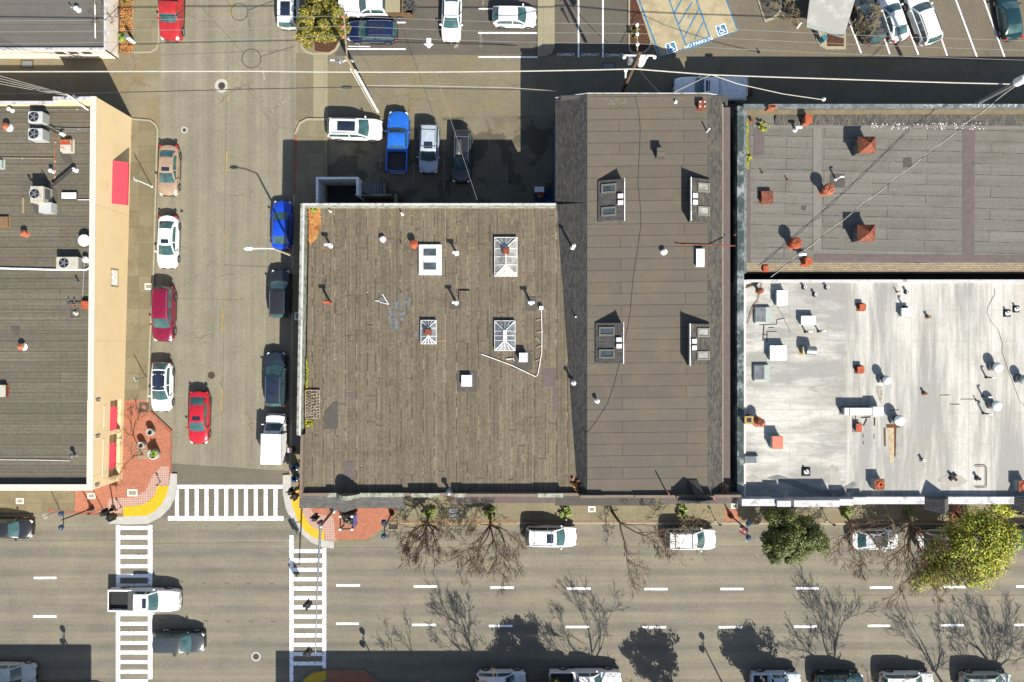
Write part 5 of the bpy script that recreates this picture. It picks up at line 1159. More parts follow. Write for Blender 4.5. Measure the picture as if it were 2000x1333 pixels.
# B roof
pipe_vent(148, 16, ZB, .5, .12, MT['whitem'], 'white vent on the dark roof of the low white building', 'rain'); pipe_vent(134, 10, ZB, .4, .07, MT['galv'], 'thin metal pipe beside the vent on the low white building')
conduit([(185, -20), (186, 70), (186.5, 75)], ZB, .05, MT['whitem'], 'white pipe lying along the edge of the low white building')
# weatherhead on A
t = T('electrical_mast', 'white electrical weatherhead at the alley wall of the tan building', 'electrical mast', base(150, 197, ZA, 1.5)); b = t.location
m = MB(); m.tube([(b.x + .15, b.y - .35, ZA + .0), (b.x + .1, b.y - .2, ZA + 1.4), (b.x, b.y, ZA + 1.9), (b.x - .45, b.y + .3, ZA + 2.0)], [.08, .08, .08, .06], 8); m.build('mast', MT['whitem'], t, True, smooth=40)
m = MB()
for k in range(5): m.ball((b.x + .2 - .25 * k, b.y + .1 + (k % 2) * .2, ZA + 1.9), .11, 8, 5)
m.build('insulator', MT['galv'], t, True)
MASTA = Vector((b.x - .6, b.y + .4, ZA + 2.0))
# ------------------------------------------------------------------ vehicles
KIND = dict(
 sedan=dict(W=1.82, H=1.45, belt=.96, deck=.99, hood=.95, nose=.70, rb=.11, rr=.28, wt=.56, wb=.735, rw=.70),
 suv=dict(W=1.92, H=1.74, belt=1.10, deck=1.08, hood=1.06, nose=.86, rb=.012, rr=.075, wt=.575, wb=.74, rw=.78),
 hatch=dict(W=1.82, H=1.52, belt=1.0, deck=1.0, hood=.97, nose=.74, rb=.02, rr=.16, wt=.55, wb=.735, rw=.74),
 pickup=dict(W=1.98, H=1.86, belt=1.22, deck=1.2, hood=1.20, nose=1.02, rb=.375, rr=.405, wt=.60, wb=.70, rw=.80),
)
def lerp(a, b, t): return a + (b - a) * t
def car(label, px, py, head, Lpx, kind, col, group=None, name=None, cat=None, sunroof=False, rails=False, bars=0, glassroof=False, tint=False, W=None, rimdark=False, opts=None, rb=None, bedcol=None):
    k = dict(KIND[kind]); opts = opts or {}
    if rb: k['rr'] = k['rr'] + rb - k['rb']; k['rb'] = rb
    L = Lpx / S * .985; W = W or k['W']; Hh = k['H']; belt = k['belt']
    c = P(px, py, .8)
    t = T(name or {'pickup': 'pickup_truck'}.get(kind, 'parked_car'), label, cat or {'sedan': 'car', 'hatch': 'car', 'suv': 'suv', 'pickup': 'pickup truck'}[kind], (c.x, c.y, .004), group, R(head))
    pt = PT[col]; gl = MT['glassd'] if tint else MT['glass']
    rbx, wb, wt, rr = k['rb'], k['wb'], k['wt'], k['rr']
    def ztop(u):
        if u < rbx: return k['deck'] - .07 * (1 - u / rbx) ** 2
        if u < wb: return belt
        s_ = (u - wb) / (1 - wb); return lerp(k['hood'], k['nose'], s_ ** 2.2) if s_ > 0 else belt
    def hwid(u):
        d = abs(2 * u - 1); return W / 2 * (1 - .15 * d ** 9 - .035 * d * d)
    u0 = rbx - .03 if kind == 'pickup' else 0.0
    st = [u0 + (1 - u0) * s_ for s_ in (0, .012, .04, .09, .16, .26, .4, .55, .68, .75, .80, .86, .91, .95, .98, 1.0)]
    vs = [-1, -.93, -.6, 0, .6, .93, 1]
    rows = []
    for u in st:
        d = abs(2 * u - 1); sg = 1 if u > .5 else -1; bow = .20 * d ** 8 if (kind != 'pickup' or u > .5) else 0
        rows.append([((u - .5) * L - sg * bow * v * v, v * hwid(u), ztop(u) + .03 * (1 - v * v) - (.06 if abs(v) == 1 else .012 if abs(v) == .93 else 0)) for v in vs])
    m = MB(); m.grid(rows)
    n = len(st); per = [rows[i][0] for i in range(n)] + [rows[n - 1][j] for j in range(1, 7)] + [rows[i][6] for i in range(n - 2, -1, -1)] + [rows[0][j] for j in range(5, 0, -1)]
    loops = [per]
    for fx, fy, zf in ((1.006, 1.03, .80), (1.012, 1.055, .62), (1.012, 1.05, .40), (1.0, 1.0, .20)):
        loops.append([(x * fx, y * fy, min(z - .03, zf * (z if zf > .5 else 1.0))) for x, y, z in per])
    b0 = len(m.v); q = len(per)
    for lp in loops: m.v += lp
    for i in range(len(loops) - 1):
        for j in range(q): m.f.append((b0 + i * q + j, b0 + (i + 1) * q + j, b0 + (i + 1) * q + (j + 1) % q, b0 + i * q + (j + 1) % q))
    # greenhouse
    pr = [(rbx, belt - .015), (lerp(rbx, rr, .5), lerp(belt, Hh, .58)), (rr, Hh - .07), (lerp(rr, wt, .2), Hh - .015), (lerp(rr, wt, .55), Hh), (lerp(rr, wt, .85), Hh - .012), (wt, Hh - .055), (lerp(wt, wb, .5), lerp(belt, Hh, .50)), (wb, belt - .015)]
    v5 = [-1, -.8, -.4, 0, .4, .8, 1]
    G = []
    for i, (u, z) in enumerate(pr):
        qf = max(0, min(1, (z - belt) / (Hh - belt))); hw = lerp(.90, k['rw'], qf) * W / 2
        row = []
        for v in v5:
            x = (u - .5) * L + ((.15 - .09 * qf) * (1 - v * v) if i >= 6 else (-(.10 if kind != 'pickup' else .02) * (1 - v * v) * (1 - qf * .6) if i <= 2 else 0))
            row.append((x, v * hw, z - (.035 * v * v + (.02 if abs(v) == 1 else 0)) * qf))
        G.append(row)
    m.grid(G)
    sides = {}
    for sg, j in ((-1, 0), (1, 6)):
        topl = [Vector(G[i][j]) for i in range(len(pr))]; bot = [Vector((p.x, sg * .945 * W / 2, belt - .03)) for p in topl]
        rws = [[tuple(p) for p in (topl if sg > 0 else bot)], [tuple(p) for p in (bot if sg > 0 else topl)]]
        m.grid(rws); sides[sg] = (topl, bot)
    m.build('body', pt, t, smooth=38)
    def gs(kk, v):
        i = min(int(kk), len(G) - 2); f = kk - i; jf = (v + 1) / 2
        j = 0
        while j < 5 and v5[j + 1] < v: j += 1
        g = (v - v5[j]) / (v5[j + 1] - v5[j])
        a = Vector(G[i][j]).lerp(Vector(G[i][j + 1]), g); b = Vector(G[i + 1][j]).lerp(Vector(G[i + 1][j + 1]), g)
        return a.lerp(b, f)
    def patch(nm, k0, k1, v0, v1, mat, off, nk=4, nv=6, vt=None):
        rws = []
        for a in range(nk + 1):
            kk = lerp(k0, k1, a / nk); e = lerp(v0, vt if vt is not None else v0, a / nk), lerp(v1, -vt if vt is not None else v1, a / nk)
            rws.append([tuple(gs(kk, lerp(e[0], e[1], b / nv)) + Vector(off)) for b in range(nv + 1)])
        mm = MB(); mm.grid(rws); return mm.build(nm, mat, t, smooth=60)
    patch('windshield', 6.08, 7.97, -.87, .87, gl, (.012, 0, .012), 4, 8, -.93)
    patch('cowl', 7.985, 8.0, -.97, .97, MT['trim'], (.05, 0, .018), 1, 6)
    if kind == 'pickup': patch('rear_window', .5, 1.75, -.8, .8, gl, (-.012, 0, .004))
    else: patch('rear_window', .12, 1.85, -.86, .86, gl, (-.012, 0, .012), 4, 6)
    if glassroof: patch('glass_roof', 2.15, 5.95, -.86, .86, MT['glassd'], (0, 0, .008), 6, 6)
    if sunroof: patch('sunroof', 4.35, 5.45, -.58, .58, MT['glassd'], (0, 0, .009), 3, 4)
    if opts.get('bigsun'): patch('sunroof', 3.2, 5.4, -.62, .62, MT['glassd'], (0, 0, .009), 4, 4)
    for sg in (-1, 1):
        topl, bot = sides[sg]
        def at(x, h):
            i = 0
            while i < len(topl) - 2 and topl[i + 1].x < x: i += 1
            f = (x - topl[i].x) / max(1e-6, topl[i + 1].x - topl[i].x); f = max(0, min(1, f))
            p = bot[i].lerp(bot[i + 1], f).lerp(topl[i].lerp(topl[i + 1], f), h); p.y += sg * .010; p.z += .002; return p
        xm = (lerp(rr, wb, .52) - .5) * L
        spans = [(xm + .05, (wb - .028 - .5) * L)] + ([((lerp(rbx, rr, .62) - .5) * L, xm - .05)] if kind != 'pickup' or opts.get('crew') else [])
        for xa, xb in spans:
            rws = [[tuple(at(lerp(xa, xb, a / 8), h)) for a in range(9)] for h in (.12, .5, .86)]
            if sg > 0: rws = rws[::-1]
            mm = MB(); mm.grid(rws); mm.build('side_window', gl if not tint else MT['glassd'], t, smooth=60)
        # mirror, lights, wheels
        mm = MB(); mm.box(((wb - .045 - .5) * L, sg * (W / 2 + .10), belt + .03), (.16, .22, .15), sg * .2, None, .8); mm.build('mirror', pt if col not in ('black',) else MT['trim'], t, bevel=.03)
        mm = MB(); zn = k['nose']; mm.box((L / 2 - .20, sg * W * .36, zn - .075), (.34, .32, .13), -sg * .5, None, .85); mm.build('headlight', MT['lamp'], t, bevel=.03)
        mm = MB(); zr = k['deck'] if kind != 'pickup' else 1.05; mm.box((-L / 2 + .10, sg * W * .415, zr - .14), (.17, .25, .22), sg * .4, None, .9); mm.build('taillight', MT['tail'], t, bevel=.03)
        if kind != 'pickup' or True:
            mm = MB()
            for uu in ((rbx + .02, lerp(rr, wb, .52), wb - .01) if kind != 'pickup' else (lerp(rr, wb, .5),)):
                x = (uu - .5) * L; mm.box((x, sg * (W / 2 * 1.012), belt * .62), (.018, .02, belt * .5))
            mm.box(((wb + rbx) / 2 * L - .5 * L, sg * (W / 2 * 1.04), .26), (L * .5, .06, .10)); mm.build('door_trim', MT['trim'], t)
        for wx in ((-.305 if kind != 'pickup' else -.30), .315):
            rad = .33 if kind in ('sedan', 'hatch') else .39
            yc = sg * (W / 2 * 1.04 - .09)
            mm = MB(); prof = []
            for a in range(17): prof.append((wx * L + rad * math.cos(a * math.pi / 8), rad + rad * math.sin(a * math.pi / 8)))
            ring = lambda y, r_: [(wx * L + r_ * math.cos(a * math.pi / 9), y, rad + r_ * math.sin(a * math.pi / 9)) for a in range(18)]
            rings = [ring(yc - sg * .12, rad * .9), ring(yc - sg * .1, rad), ring(yc + sg * .09, rad), ring(yc + sg * .105, rad * .93), ring(yc + sg * .08, rad * .72)]
            b0 = len(mm.v)
            for r_ in rings: mm.v += r_
            for i in range(4):
                for a in range(18):
                    f = (b0 + i * 18 + a, b0 + i * 18 + (a + 1) % 18, b0 + (i + 1) * 18 + (a + 1) % 18, b0 + (i + 1) * 18 + a); mm.f.append(f if sg < 0 else f[::-1])
            w_ = mm.build('wheel', MT['rubber'], t, smooth=40)
            mm = MB(); hub = (wx * L, yc + sg * .085, rad)
            r1 = ring(yc + sg * .075, rad * .74); mm.face(r1 if sg < 0 else r1[::-1])
            for a in range(5):
                an = a * 1.2566; mm.tube([(hub[0] + .05 * math.cos(an), hub[1], hub[2] + .05 * math.sin(an)), (hub[0] + rad * .66 * math.cos(an), hub[1], hub[2] + rad * .66 * math.sin(an))], .035, 4)
            mm.build('rim', MT['rimd' if rimdark else 'rim'], w_)
            mm = MB(); ya = sg * (W / 2 * 1.056 * (hwid(.5 + wx) / (W / 2)) + .006); ar = [(wx * L + (rad + .06) * math.cos(a * math.pi / 10), ya, rad + (rad + .06) * math.sin(a * math.pi / 10)) for a in range(11)]
            mm.face(ar if sg < 0 else ar[::-1]); mm.build('wheel_arch', MT['trim'], t)
    mm = MB(); mm.box((L / 2 * 1.006, 0, .46), (.05, W * .62, .20)); mm.box((L / 2 * 1.0, 0, k['nose'] - .16), (.05, W * .45, .09)); mm.build('grille', MT['trim'], t, bevel=.01)
    mm = MB(); mm.box((-L / 2 * 1.008, 0, .42), (.05, W * .7, .16)); mm.build('rear_bumper', MT['trim'] if kind != 'pickup' else MT['chrome'], t, bevel=.01)
    mm = MB()                                    # bonnet shut lines and crease
    for sg in (-1, 1):
        ys = [(wb + .02, .40), (.9, .36), (.985, .27)]
        for a in range(2):
            p = Vector(((ys[a][0] - .5) * L, sg * ys[a][1] * W, ztop(ys[a][0]) + .006)); q2 = Vector(((ys[a + 1][0] - .5) * L, sg * ys[a + 1][1] * W, ztop(ys[a + 1][0]) + .0)); mm.tube([p, q2], .010, 4)
    mm.build('bonnet_line', MT['trim'], t)
    if rails:
        for sg in (-1, 1):
            mm = MB(); e = [gs(lerp(2.2, 5.7, a / 6), sg * .9) + Vector((0, 0, .06 if 0 < a < 6 else .0)) for a in range(7)]; mm.tube(e, .028, 6); mm.build('roof_rail', MT['chrome' if rails == 1 else 'trim'], t)
    for a in range(bars):
        kk = lerp(2.9, 5.0, a / max(1, bars - 1)); p = gs(kk, -.9) + Vector((0, 0, .09)); q2 = gs(kk, .9) + Vector((0, 0, .09)); mm = MB(); mm.tube([p, q2], .03, 6); mm.build('roof_bar', MT['trim' if opts.get('darkbars') else 'chrome'], t)
    if opts.get('roofbox'):
        mm = MB(); zz = Hh + .12
        mm.grid([[(lerp(-.22, .10, a / 8) * L - .25, lerp(-.55, .05, b / 6) - .02, zz + .30 * (max(0, 1 - abs(a / 4 - 1) ** 3.5)) ** .5 * (max(0, 1 - abs(b / 3 - 1) ** 4)) ** .5) for b in range(7)] for a in range(9)]); mm.build('roof_box', MT['boxg'], t, smooth=60)
    if kind == 'pickup':
        xb0, xb1 = -L / 2 + .02, (rbx - .035 - .5) * L; bm = pt if bedcol is None else bedcol; mm = MB(); z0, z1 = .42, 1.20
        mm.box(((xb0 + xb1) / 2, W / 2 * .985 - .03, (z0 + z1) / 2), (xb1 - xb0, .15, z1 - z0)); mm.box(((xb0 + xb1) / 2, -W / 2 * .985 + .03, (z0 + z1) / 2), (xb1 - xb0, .15, z1 - z0))
        mm.box((xb0 + .05, 0, (z0 + z1) / 2 + .02), (.10, W * .985 - .22, z1 - z0 - .06)); mm.box((xb1 - .03, 0, (z0 + z1) / 2), (.06, W * .985 - .22, z1 - z0 - .02)); b_ = mm.build('bed', bm, t, bevel=.03)
        mm = MB(); mm.box(((xb0 + xb1) / 2, 0, .72), (xb1 - xb0 - .2, W * .985 - .23, .06))
        for a in range(9): mm.box(((xb0 + xb1) / 2, lerp(-.7, .7, a / 8), .76), (xb1 - xb0 - .22, .06, .03))
        mm.build('bed_liner', MT['trim'], b_)
        mm = MB()
        for sg in (-1, 1): mm.box(((xb0 + xb1) / 2, sg * (W / 2 * .985 - .095), (.75 + 1.19) / 2), (xb1 - xb0 - .2, .014, .42))
        mm.box((xb0 + .11, 0, .97), (.014, W * .985 - .26, .42)); mm.build('bed_wall_liner', MT['trim'], b_)
    return t, L, W
GW, GE, GM, GN, GL, GR = 'cars parked along the tan building side', 'cars parked along the brown roofed building side', 'cars parked at the north kerb of the main road', 'vehicles parked at the lower kerb of the main road', 'vehicles in the upper car park', 'vehicles in the rear bays'
D, U = 269.0, 88.7
car('red pickup truck with chrome wheels parked by the planting bed at the upper picture edge', 335, 22, 268, 116, 'pickup', 'pickred', GW, W=1.95)
car('tan sedan with sunroof parked beside the large red awning', 328.5, 333, 268.5, 98, 'sedan', 'tan', GW, sunroof=True)
car('white sedan with a small sunroof parked behind the tan sedan', 327, 473, 268.5, 103, 'sedan', 'white', GW, sunroof=True)
car('dark maroon suv with pale roof rails at the kerb', 319, 613, 269, 108, 'suv', 'maroon', GW, rails=1)
car('white car with an all black glass roof, parked just before the brick corner', 315.5, 756, 269, 96, 'hatch', 'white', GW, glassroof=True, tint=False)
car('bright red sedan driving down the side street', 388, 816, 269, 103, 'sedan', 'red', name='moving_car', sunroof=True)
car('bright blue sedan parked under the white street lamp', 550, 440, U, 96, 'sedan', 'blue', GE)
car('black suv with thin roof rails parked in the building shade', 547, 574, U, 93, 'suv', 'black', GE, rails=1)
car('dark slate blue suv with sunroof and bright roof rails, behind the box van', 538.5, 741, 89.3, 106, 'suv', 'slate', GE, rails=1, opts={'bigsun': 1})
car('white suv with a big dark sunroof parked crosswise near the alley', 693.5, 252, 358.5, 107, 'suv', 'white', GR, opts={'bigsun': 1}, rails=2)
car('blue pickup truck with an empty black bed', 777, 278, 88, 118, 'pickup', 'pblue', GR, opts={'crew': 1})
car('pale silver wagon with roof rails, between the blue pickup and the black wagon', 838, 291, 268.5, 95, 'suv', 'silver', GR, rails=1, bars=2, sunroof=True, W=1.82)
car('black wagon carrying a dark roof box', 902, 306, 268.5, 102, 'suv', 'black', GR, rails=1, bars=2, opts={'roofbox': 1}, W=1.82)
t, L, W_ = car('white work pickup with a tall pipe rack waiting in the shaded alley', 1386, 175, 179, 142, 'pickup', 'white', W=2.1, opts={'crew': 0}, sunroof=True)
mm = MB(); mm.box((-L * .315, 0, 1.24), (L * .33, W_ * .93, .06)); mm.build('bed_cover', PT['white'], t, bevel=.02)
mm = MB()
for sg in (-1, 1):
    mm.tube([(-L * .47, sg * .92, 1.2), (-L * .47, sg * .92, 2.05), (L * .08, sg * .92, 2.05), (L * .22, sg * .9, 1.35)], .035, 6); mm.tube([(-L * .13, sg * .92, 1.2), (-L * .13, sg * .92, 2.05)], .035, 6)
for x in (-.47, -.30, -.13, .06): mm.tube([(x * L, -.92, 2.05), (x * L, .92, 2.05)], .03, 6)
mm.build('pipe_rack', MT['whitem'], t)
car('black car cut by the picture edge at the upper kerb', 16, 1033, 359, 92, 'sedan', 'black', GM)
t, L, W_ = car('white pickup truck crossing the striped crosswalk, with a toolbox in its bed', 283, 1172, 359.4, 139, 'pickup', 'white', name='moving_pickup', W=2.02, sunroof=True, opts={'crew': 1})
mm = MB(); mm.box((-L * .17, 0, 1.08), (.55, W_ * .9, .34)); mm.build('toolbox', MT['dkwall'], t, bevel=.03)
car('dark green hatchback driving below the white pickup', 350, 1254, 359.5, 99, 'suv', 'grey', name='moving_car', W=1.85)
car('pale silver sedan cut by the picture edge in the lower shade', 19, 1316, 358.5, 100, 'sedan', 'sgreen', GN)
car('white suv with two roof bars and a dark sunroof near the big bare tree', 1076.5, 1048, 359.5, 100, 'suv', 'white', GM, rails=1, bars=2, sunroof=True)
car('white suv with a dark roof rack under pale bare twigs', 1348.5, 1053, 359.8, 99, 'suv', 'white', GM, bars=2, opts={'darkbars': 1}, rails=2)
car('white sedan seen through bare branches next to the round green tree', 1709, 1054, .5, 92, 'sedan', 'white', GM, tint=False)
car('white sedan half hidden by the yellow green tree', 1839, 1055, .5, 96, 'sedan', 'white', GM)
car('dark teal car at the kerb, cut by the picture edge beyond the yellow green tree', 2018, 1052, .5, 96, 'sedan', 'teal', GM)
car('white suv at the lower picture edge, just behind the long white pickup', 979, 1331, .2, 98, 'suv', 'white', GN)
car('long white crew cab pickup at the lower picture edge', 1143, 1331, .3, 142, 'pickup', 'white', GN, opts={'crew': 1}, W=2.05)
car('pale blue white pickup at the lower picture edge, below the round tree shadow', 1515, 1333, .3, 96, 'pickup', 'paleb', GN, W=1.9, opts={'crew': 1})
car('dark teal suv at the lower picture edge between two pale vehicles', 1638, 1335, .3, 96, 'suv', 'teal', GN)
car('white suv at the lower picture edge, below the thin bare shadow', 1771, 1334, .3, 104, 'suv', 'white', GN)
car('silver green wagon at the lower picture edge, nearest the frame corner', 1925, 1335, .3, 100, 'suv', 'sgreen', GN)
car('white suv with a black sunroof parked beside the olive green tree', 562.5, 14, 89.5, 84, 'suv', 'white', GE, opts={'bigsun': 1})
car('dark navy suv with pale roof bars in front of the flatbed pickup', 727, 62, 179.5, 98, 'suv', 'navy', GL, rails=1, opts={'bigsun': 1})
car('white sedan parked nose down above the painted arrow', 882, 32, 268.5, 98, 'sedan', 'white', GL)
car('white hatchback parked across the bays beside the pale island', 1005, 32, 359, 86, 'hatch', 'white', GL)
car('black suv behind bare twigs beside the pale kiosk roof', 1695, 36, 109, 100, 'suv', 'grey', GL, rails=2, bars=2, sunroof=True)
car('white sedan in the slanted bays, next to the black suv', 1746, 34, 108, 96, 'sedan', 'white', GL)
car('white suv in the slanted bays, beside the empty bay', 1803, 36, 110, 104, 'suv', 'white', GL, rails=2)
car('dark teal sedan at the upper picture corner in the slanted bays', 1972, 30, 100, 96, 'sedan', 'teal', GL)
# flatbed work truck at the top
t, L, W_ = car('white crew cab flatbed pickup loaded with scrap, at the upper picture edge', 735, 10, 180, 148, 'pickup', 'white', GL, W=2.1, opts={'crew': 1}, bedcol=MT['woodd'])
mm = MB(); mm.box((-L * .23, 0, 1.3), (1.4, W_ * .9, .5)); mm.build('crate', MT['apron'], t, bevel=.03)
mm = MB()
for s_ in (-1, 1): mm.box((-L * .31, s_ * W_ * .5, 1.25), (2.2, .08, .35)); 
mm.box((-L * .36, 0, 1.35), (.1, W_ * 1.0, .6)); mm.build('timber_rack', MT['wood'], t)
mm = MB(); rg = random.Random(3)
for a in range(60): mm.box((-L * .43 + rg.uniform(-.7, .55), rg.uniform(-.85, .85), 1.25 + rg.uniform(-.1, .25)), (rg.uniform(.08, .5), rg.uniform(.06, .3), rg.uniform(.03, .15)), rg.uniform(0, 3))
mm.build('scrap_load', MT['dkwall'], t)
# white box van
c = P(537, 857, 1.0); t = T('box_van', 'white cab van with a dirty white cargo box at the kerb', 'van', (c.x, c.y, .004), GE, R(88.5)); L = 4.6; W_ = 1.85
mm = MB(); mm.grid([[(L / 2 - .02 - .1 * (abs(v) ** 3), v * W_ / 2 * .96, .62) for v in (-1, -.5, 0, .5, 1)], [(L / 2 - .12 - .1 * (abs(v) ** 3), v * W_ / 2 * .94, 1.02) for v in (-1, -.5, 0, .5, 1)], [(L / 2 - .85 - .06 * abs(v) ** 2, v * W_ / 2 * .92, 1.18) for v in (-1, -.5, 0, .5, 1)], [(L / 2 - 1.5, v * W_ / 2 * .86, 1.92) for v in (-1, -.5, 0, .5, 1)], [(L / 2 - 1.72, v * W_ / 2 * .86, 1.95) for v in (-1, -.5, 0, .5, 1)]][::-1])
for sg in (-1, 1):
    p = [(L / 2 - .12, sg * W_ / 2 * .96, .3), (L / 2 - .12, sg * W_ / 2 * .96, .62), (L / 2 - .22, sg * W_ / 2 * .94, 1.02), (L / 2 - .91, sg * W_ / 2 * .92, 1.18), (L / 2 - 1.5, sg * W_ / 2 * .86, 1.92), (L / 2 - 1.72, sg * W_ / 2 * .86, 1.95), (L / 2 - 1.72, sg * W_ / 2 * .96, .3)]
    mm.face(p if sg < 0 else p[::-1])
mm.box((L / 2 - .06, 0, .45), (.12, W_ * .9, .34)); mm.build('cab', PT['white'], t)
mm = MB(); mm.grid([[(lerp(L / 2 - .88, L / 2 - 1.46, a / 3) + .012, lerp(-.86, .86, b / 6) * W_ / 2 * lerp(.96, .88, a / 3), lerp(1.20, 1.89, a / 3) + .014) for b in range(7)] for a in range(4)][::-1]); mm.build('windshield', MT['glass'], t)
for sg in (-1, 1):
    mm = MB(); p = [(L / 2 - 1.05, sg * (W_ / 2 * .925 + .01), 1.24), (L / 2 - 1.66, sg * (W_ / 2 * .925 + .01), 1.24), (L / 2 - 1.66, sg * (W_ / 2 * .86 + .025), 1.84), (L / 2 - 1.5, sg * (W_ / 2 * .86 + .025), 1.84)]; mm.face(p if sg > 0 else p[::-1]); mm.build('side_window', MT['glass'], t)
    mm = MB(); mm.box((L / 2 - .95, sg * (W_ / 2 + .16), 1.3), (.08, .2, .26)); mm.tube([(L / 2 - 1.0, sg * W_ / 2 * .9, 1.3), (L / 2 - .95, sg * (W_ / 2 + .1), 1.35)], .02, 5); mm.build('mirror', MT['whitem'], t)
    mm = MB(); mm.box((L / 2 - .01, sg * .65, .72), (.04, .26, .16)); mm.build('headlight', MT['lamp'], t); mm = MB(); mm.box((-L / 2 - .02, sg * .8, .75), (.04, .14, .24)); mm.build('taillight', MT['tail'], t)
    for wx in (-.30, .34):
        mm = MB(); ring = lambda y, r_: [(wx * L + r_ * math.cos(a * math.pi / 9), y, .34 + r_ * math.sin(a * math.pi / 9)) for a in range(18)]
        yc = sg * (W_ / 2 - .06); b0 = 0
        for y, r_ in ((yc - sg * .12, .3), (yc - sg * .1, .34), (yc + sg * .09, .34), (yc + sg * .1, .24)): mm.v += ring(y, r_)
        for i in range(3):
            for a in range(18): mm.f.append((i * 18 + a, i * 18 + (a + 1) % 18, (i + 1) * 18 + (a + 1) % 18, (i + 1) * 18 + a))
        w_ = mm.build('wheel', MT['rubber'], t); mm = MB(); mm.face(ring(yc + sg * .095, .25)); mm.build('rim', MT['rim'], w_)
mm = MB(); mm.box((-.85, 0, 1.32), (2.85, W_ * 1.04, 1.75)); mm.box((-.85, 0, .38), (2.7, W_ * .8, .2)); mm.build('cargo_box', worn('dirty_white_van_paint', C(255,255,250,.9), C(170,166,150), .36, 7.0, .5), t, bevel=.05)
mm = MB()
for sg in (-1, 1): mm.tube([(-2.27, sg * W_ * .52, 2.19), (.57, sg * W_ * .52, 2.19)], .03, 5)
mm.build('gutter_rail', MT['greym'], t)
# ------------------------------------------------------------------ trees and shrubs
def branch(mb, p, d, ln, r, depth, rng, tips, bend=.25, up=.12, nmin=3, bias=Vector((0, 0, 0)), spread=.62):
    n = 3 if depth > 1 else 2
    pts = [p.copy()]; rs = [r]; q = p.copy(); dd = d.copy()
    for i in range(n):
        dd = (dd + Vector((rng.uniform(-bend, bend), rng.uniform(-bend, bend), rng.uniform(-bend, bend) + up * .5)) + bias * .12).normalized()
        q = q + dd * (ln / n); pts.append(q.copy()); rs.append(max(.014, r * (1 - .30 * (i + 1) / n)))
    mb.tube(pts, rs, 6 if r > .06 else (4 if r > .025 else 3), False)
    if depth == 0: tips.append((q.copy(), dd.copy())); return
    kids = nmin + (1 if rng.random() < .45 else 0)
    for c in range(kids):
        f = rng.uniform(.35, .95) if c else 1.0
        i = min(n - 1, int(f * n)); o = pts[i].lerp(pts[i + 1], f * n - i) if i < n else q
        side = Vector((rng.gauss(0, 1), rng.gauss(0, 1), rng.gauss(0, .7))); side -= side.project(dd); side.normalize()
        nd = (dd + side * spread * rng.uniform(.55, 1.35) + Vector((0, 0, up)) + bias * .25).normalized()
        branch(mb, o, nd, ln * rng.uniform(.6, .82), max(.014, rs[min(n, i + 1)] * rng.uniform(.58, .82)), depth - 1, rng, tips, bend, up, nmin, bias, spread)
def bare_tree(px, py, label, seed, height=6.5, depth=6, lean=(0, 0), mat='bark', r0=.13, trunk=1.8, first=.36, group='bare street trees', spread=.62, limbs=4, nmin=2, tone=None, z=KZ):
    rng = random.Random(seed); b = P(px, py, z); t = T('bare_tree', label, 'tree', b, group)
    m = MB(); l = Vector((lean[0], lean[1], 0)); top = Vector((l.x * .32, l.y * .32, trunk))
    m.tube([(0, 0, -.1), (0, 0, .1), tuple(top * .5 + Vector((rng.uniform(-.08, .08), 0, 0))), tuple(top)], [r0 * 1.4, r0 * 1.1, r0 * .9, r0 * .8], 8)
    m.build('trunk', MT[mat], t, smooth=60)
    m = MB(); tips = []
    for k in range(limbs):
        a = 6.283 * k / limbs + rng.uniform(-.5, .5); d = (Vector((math.cos(a) * .75, math.sin(a) * .75, .85)) + l * .20).normalized()
        branch(m, top - Vector((0, 0, rng.uniform(0, .25))), d, height * first * rng.uniform(.8, 1.1), r0 * rng.uniform(.5, .68), depth, rng, tips, .22, .10, nmin, l * .16, spread)
    m.build('crown', MT[mat], t)
    return t
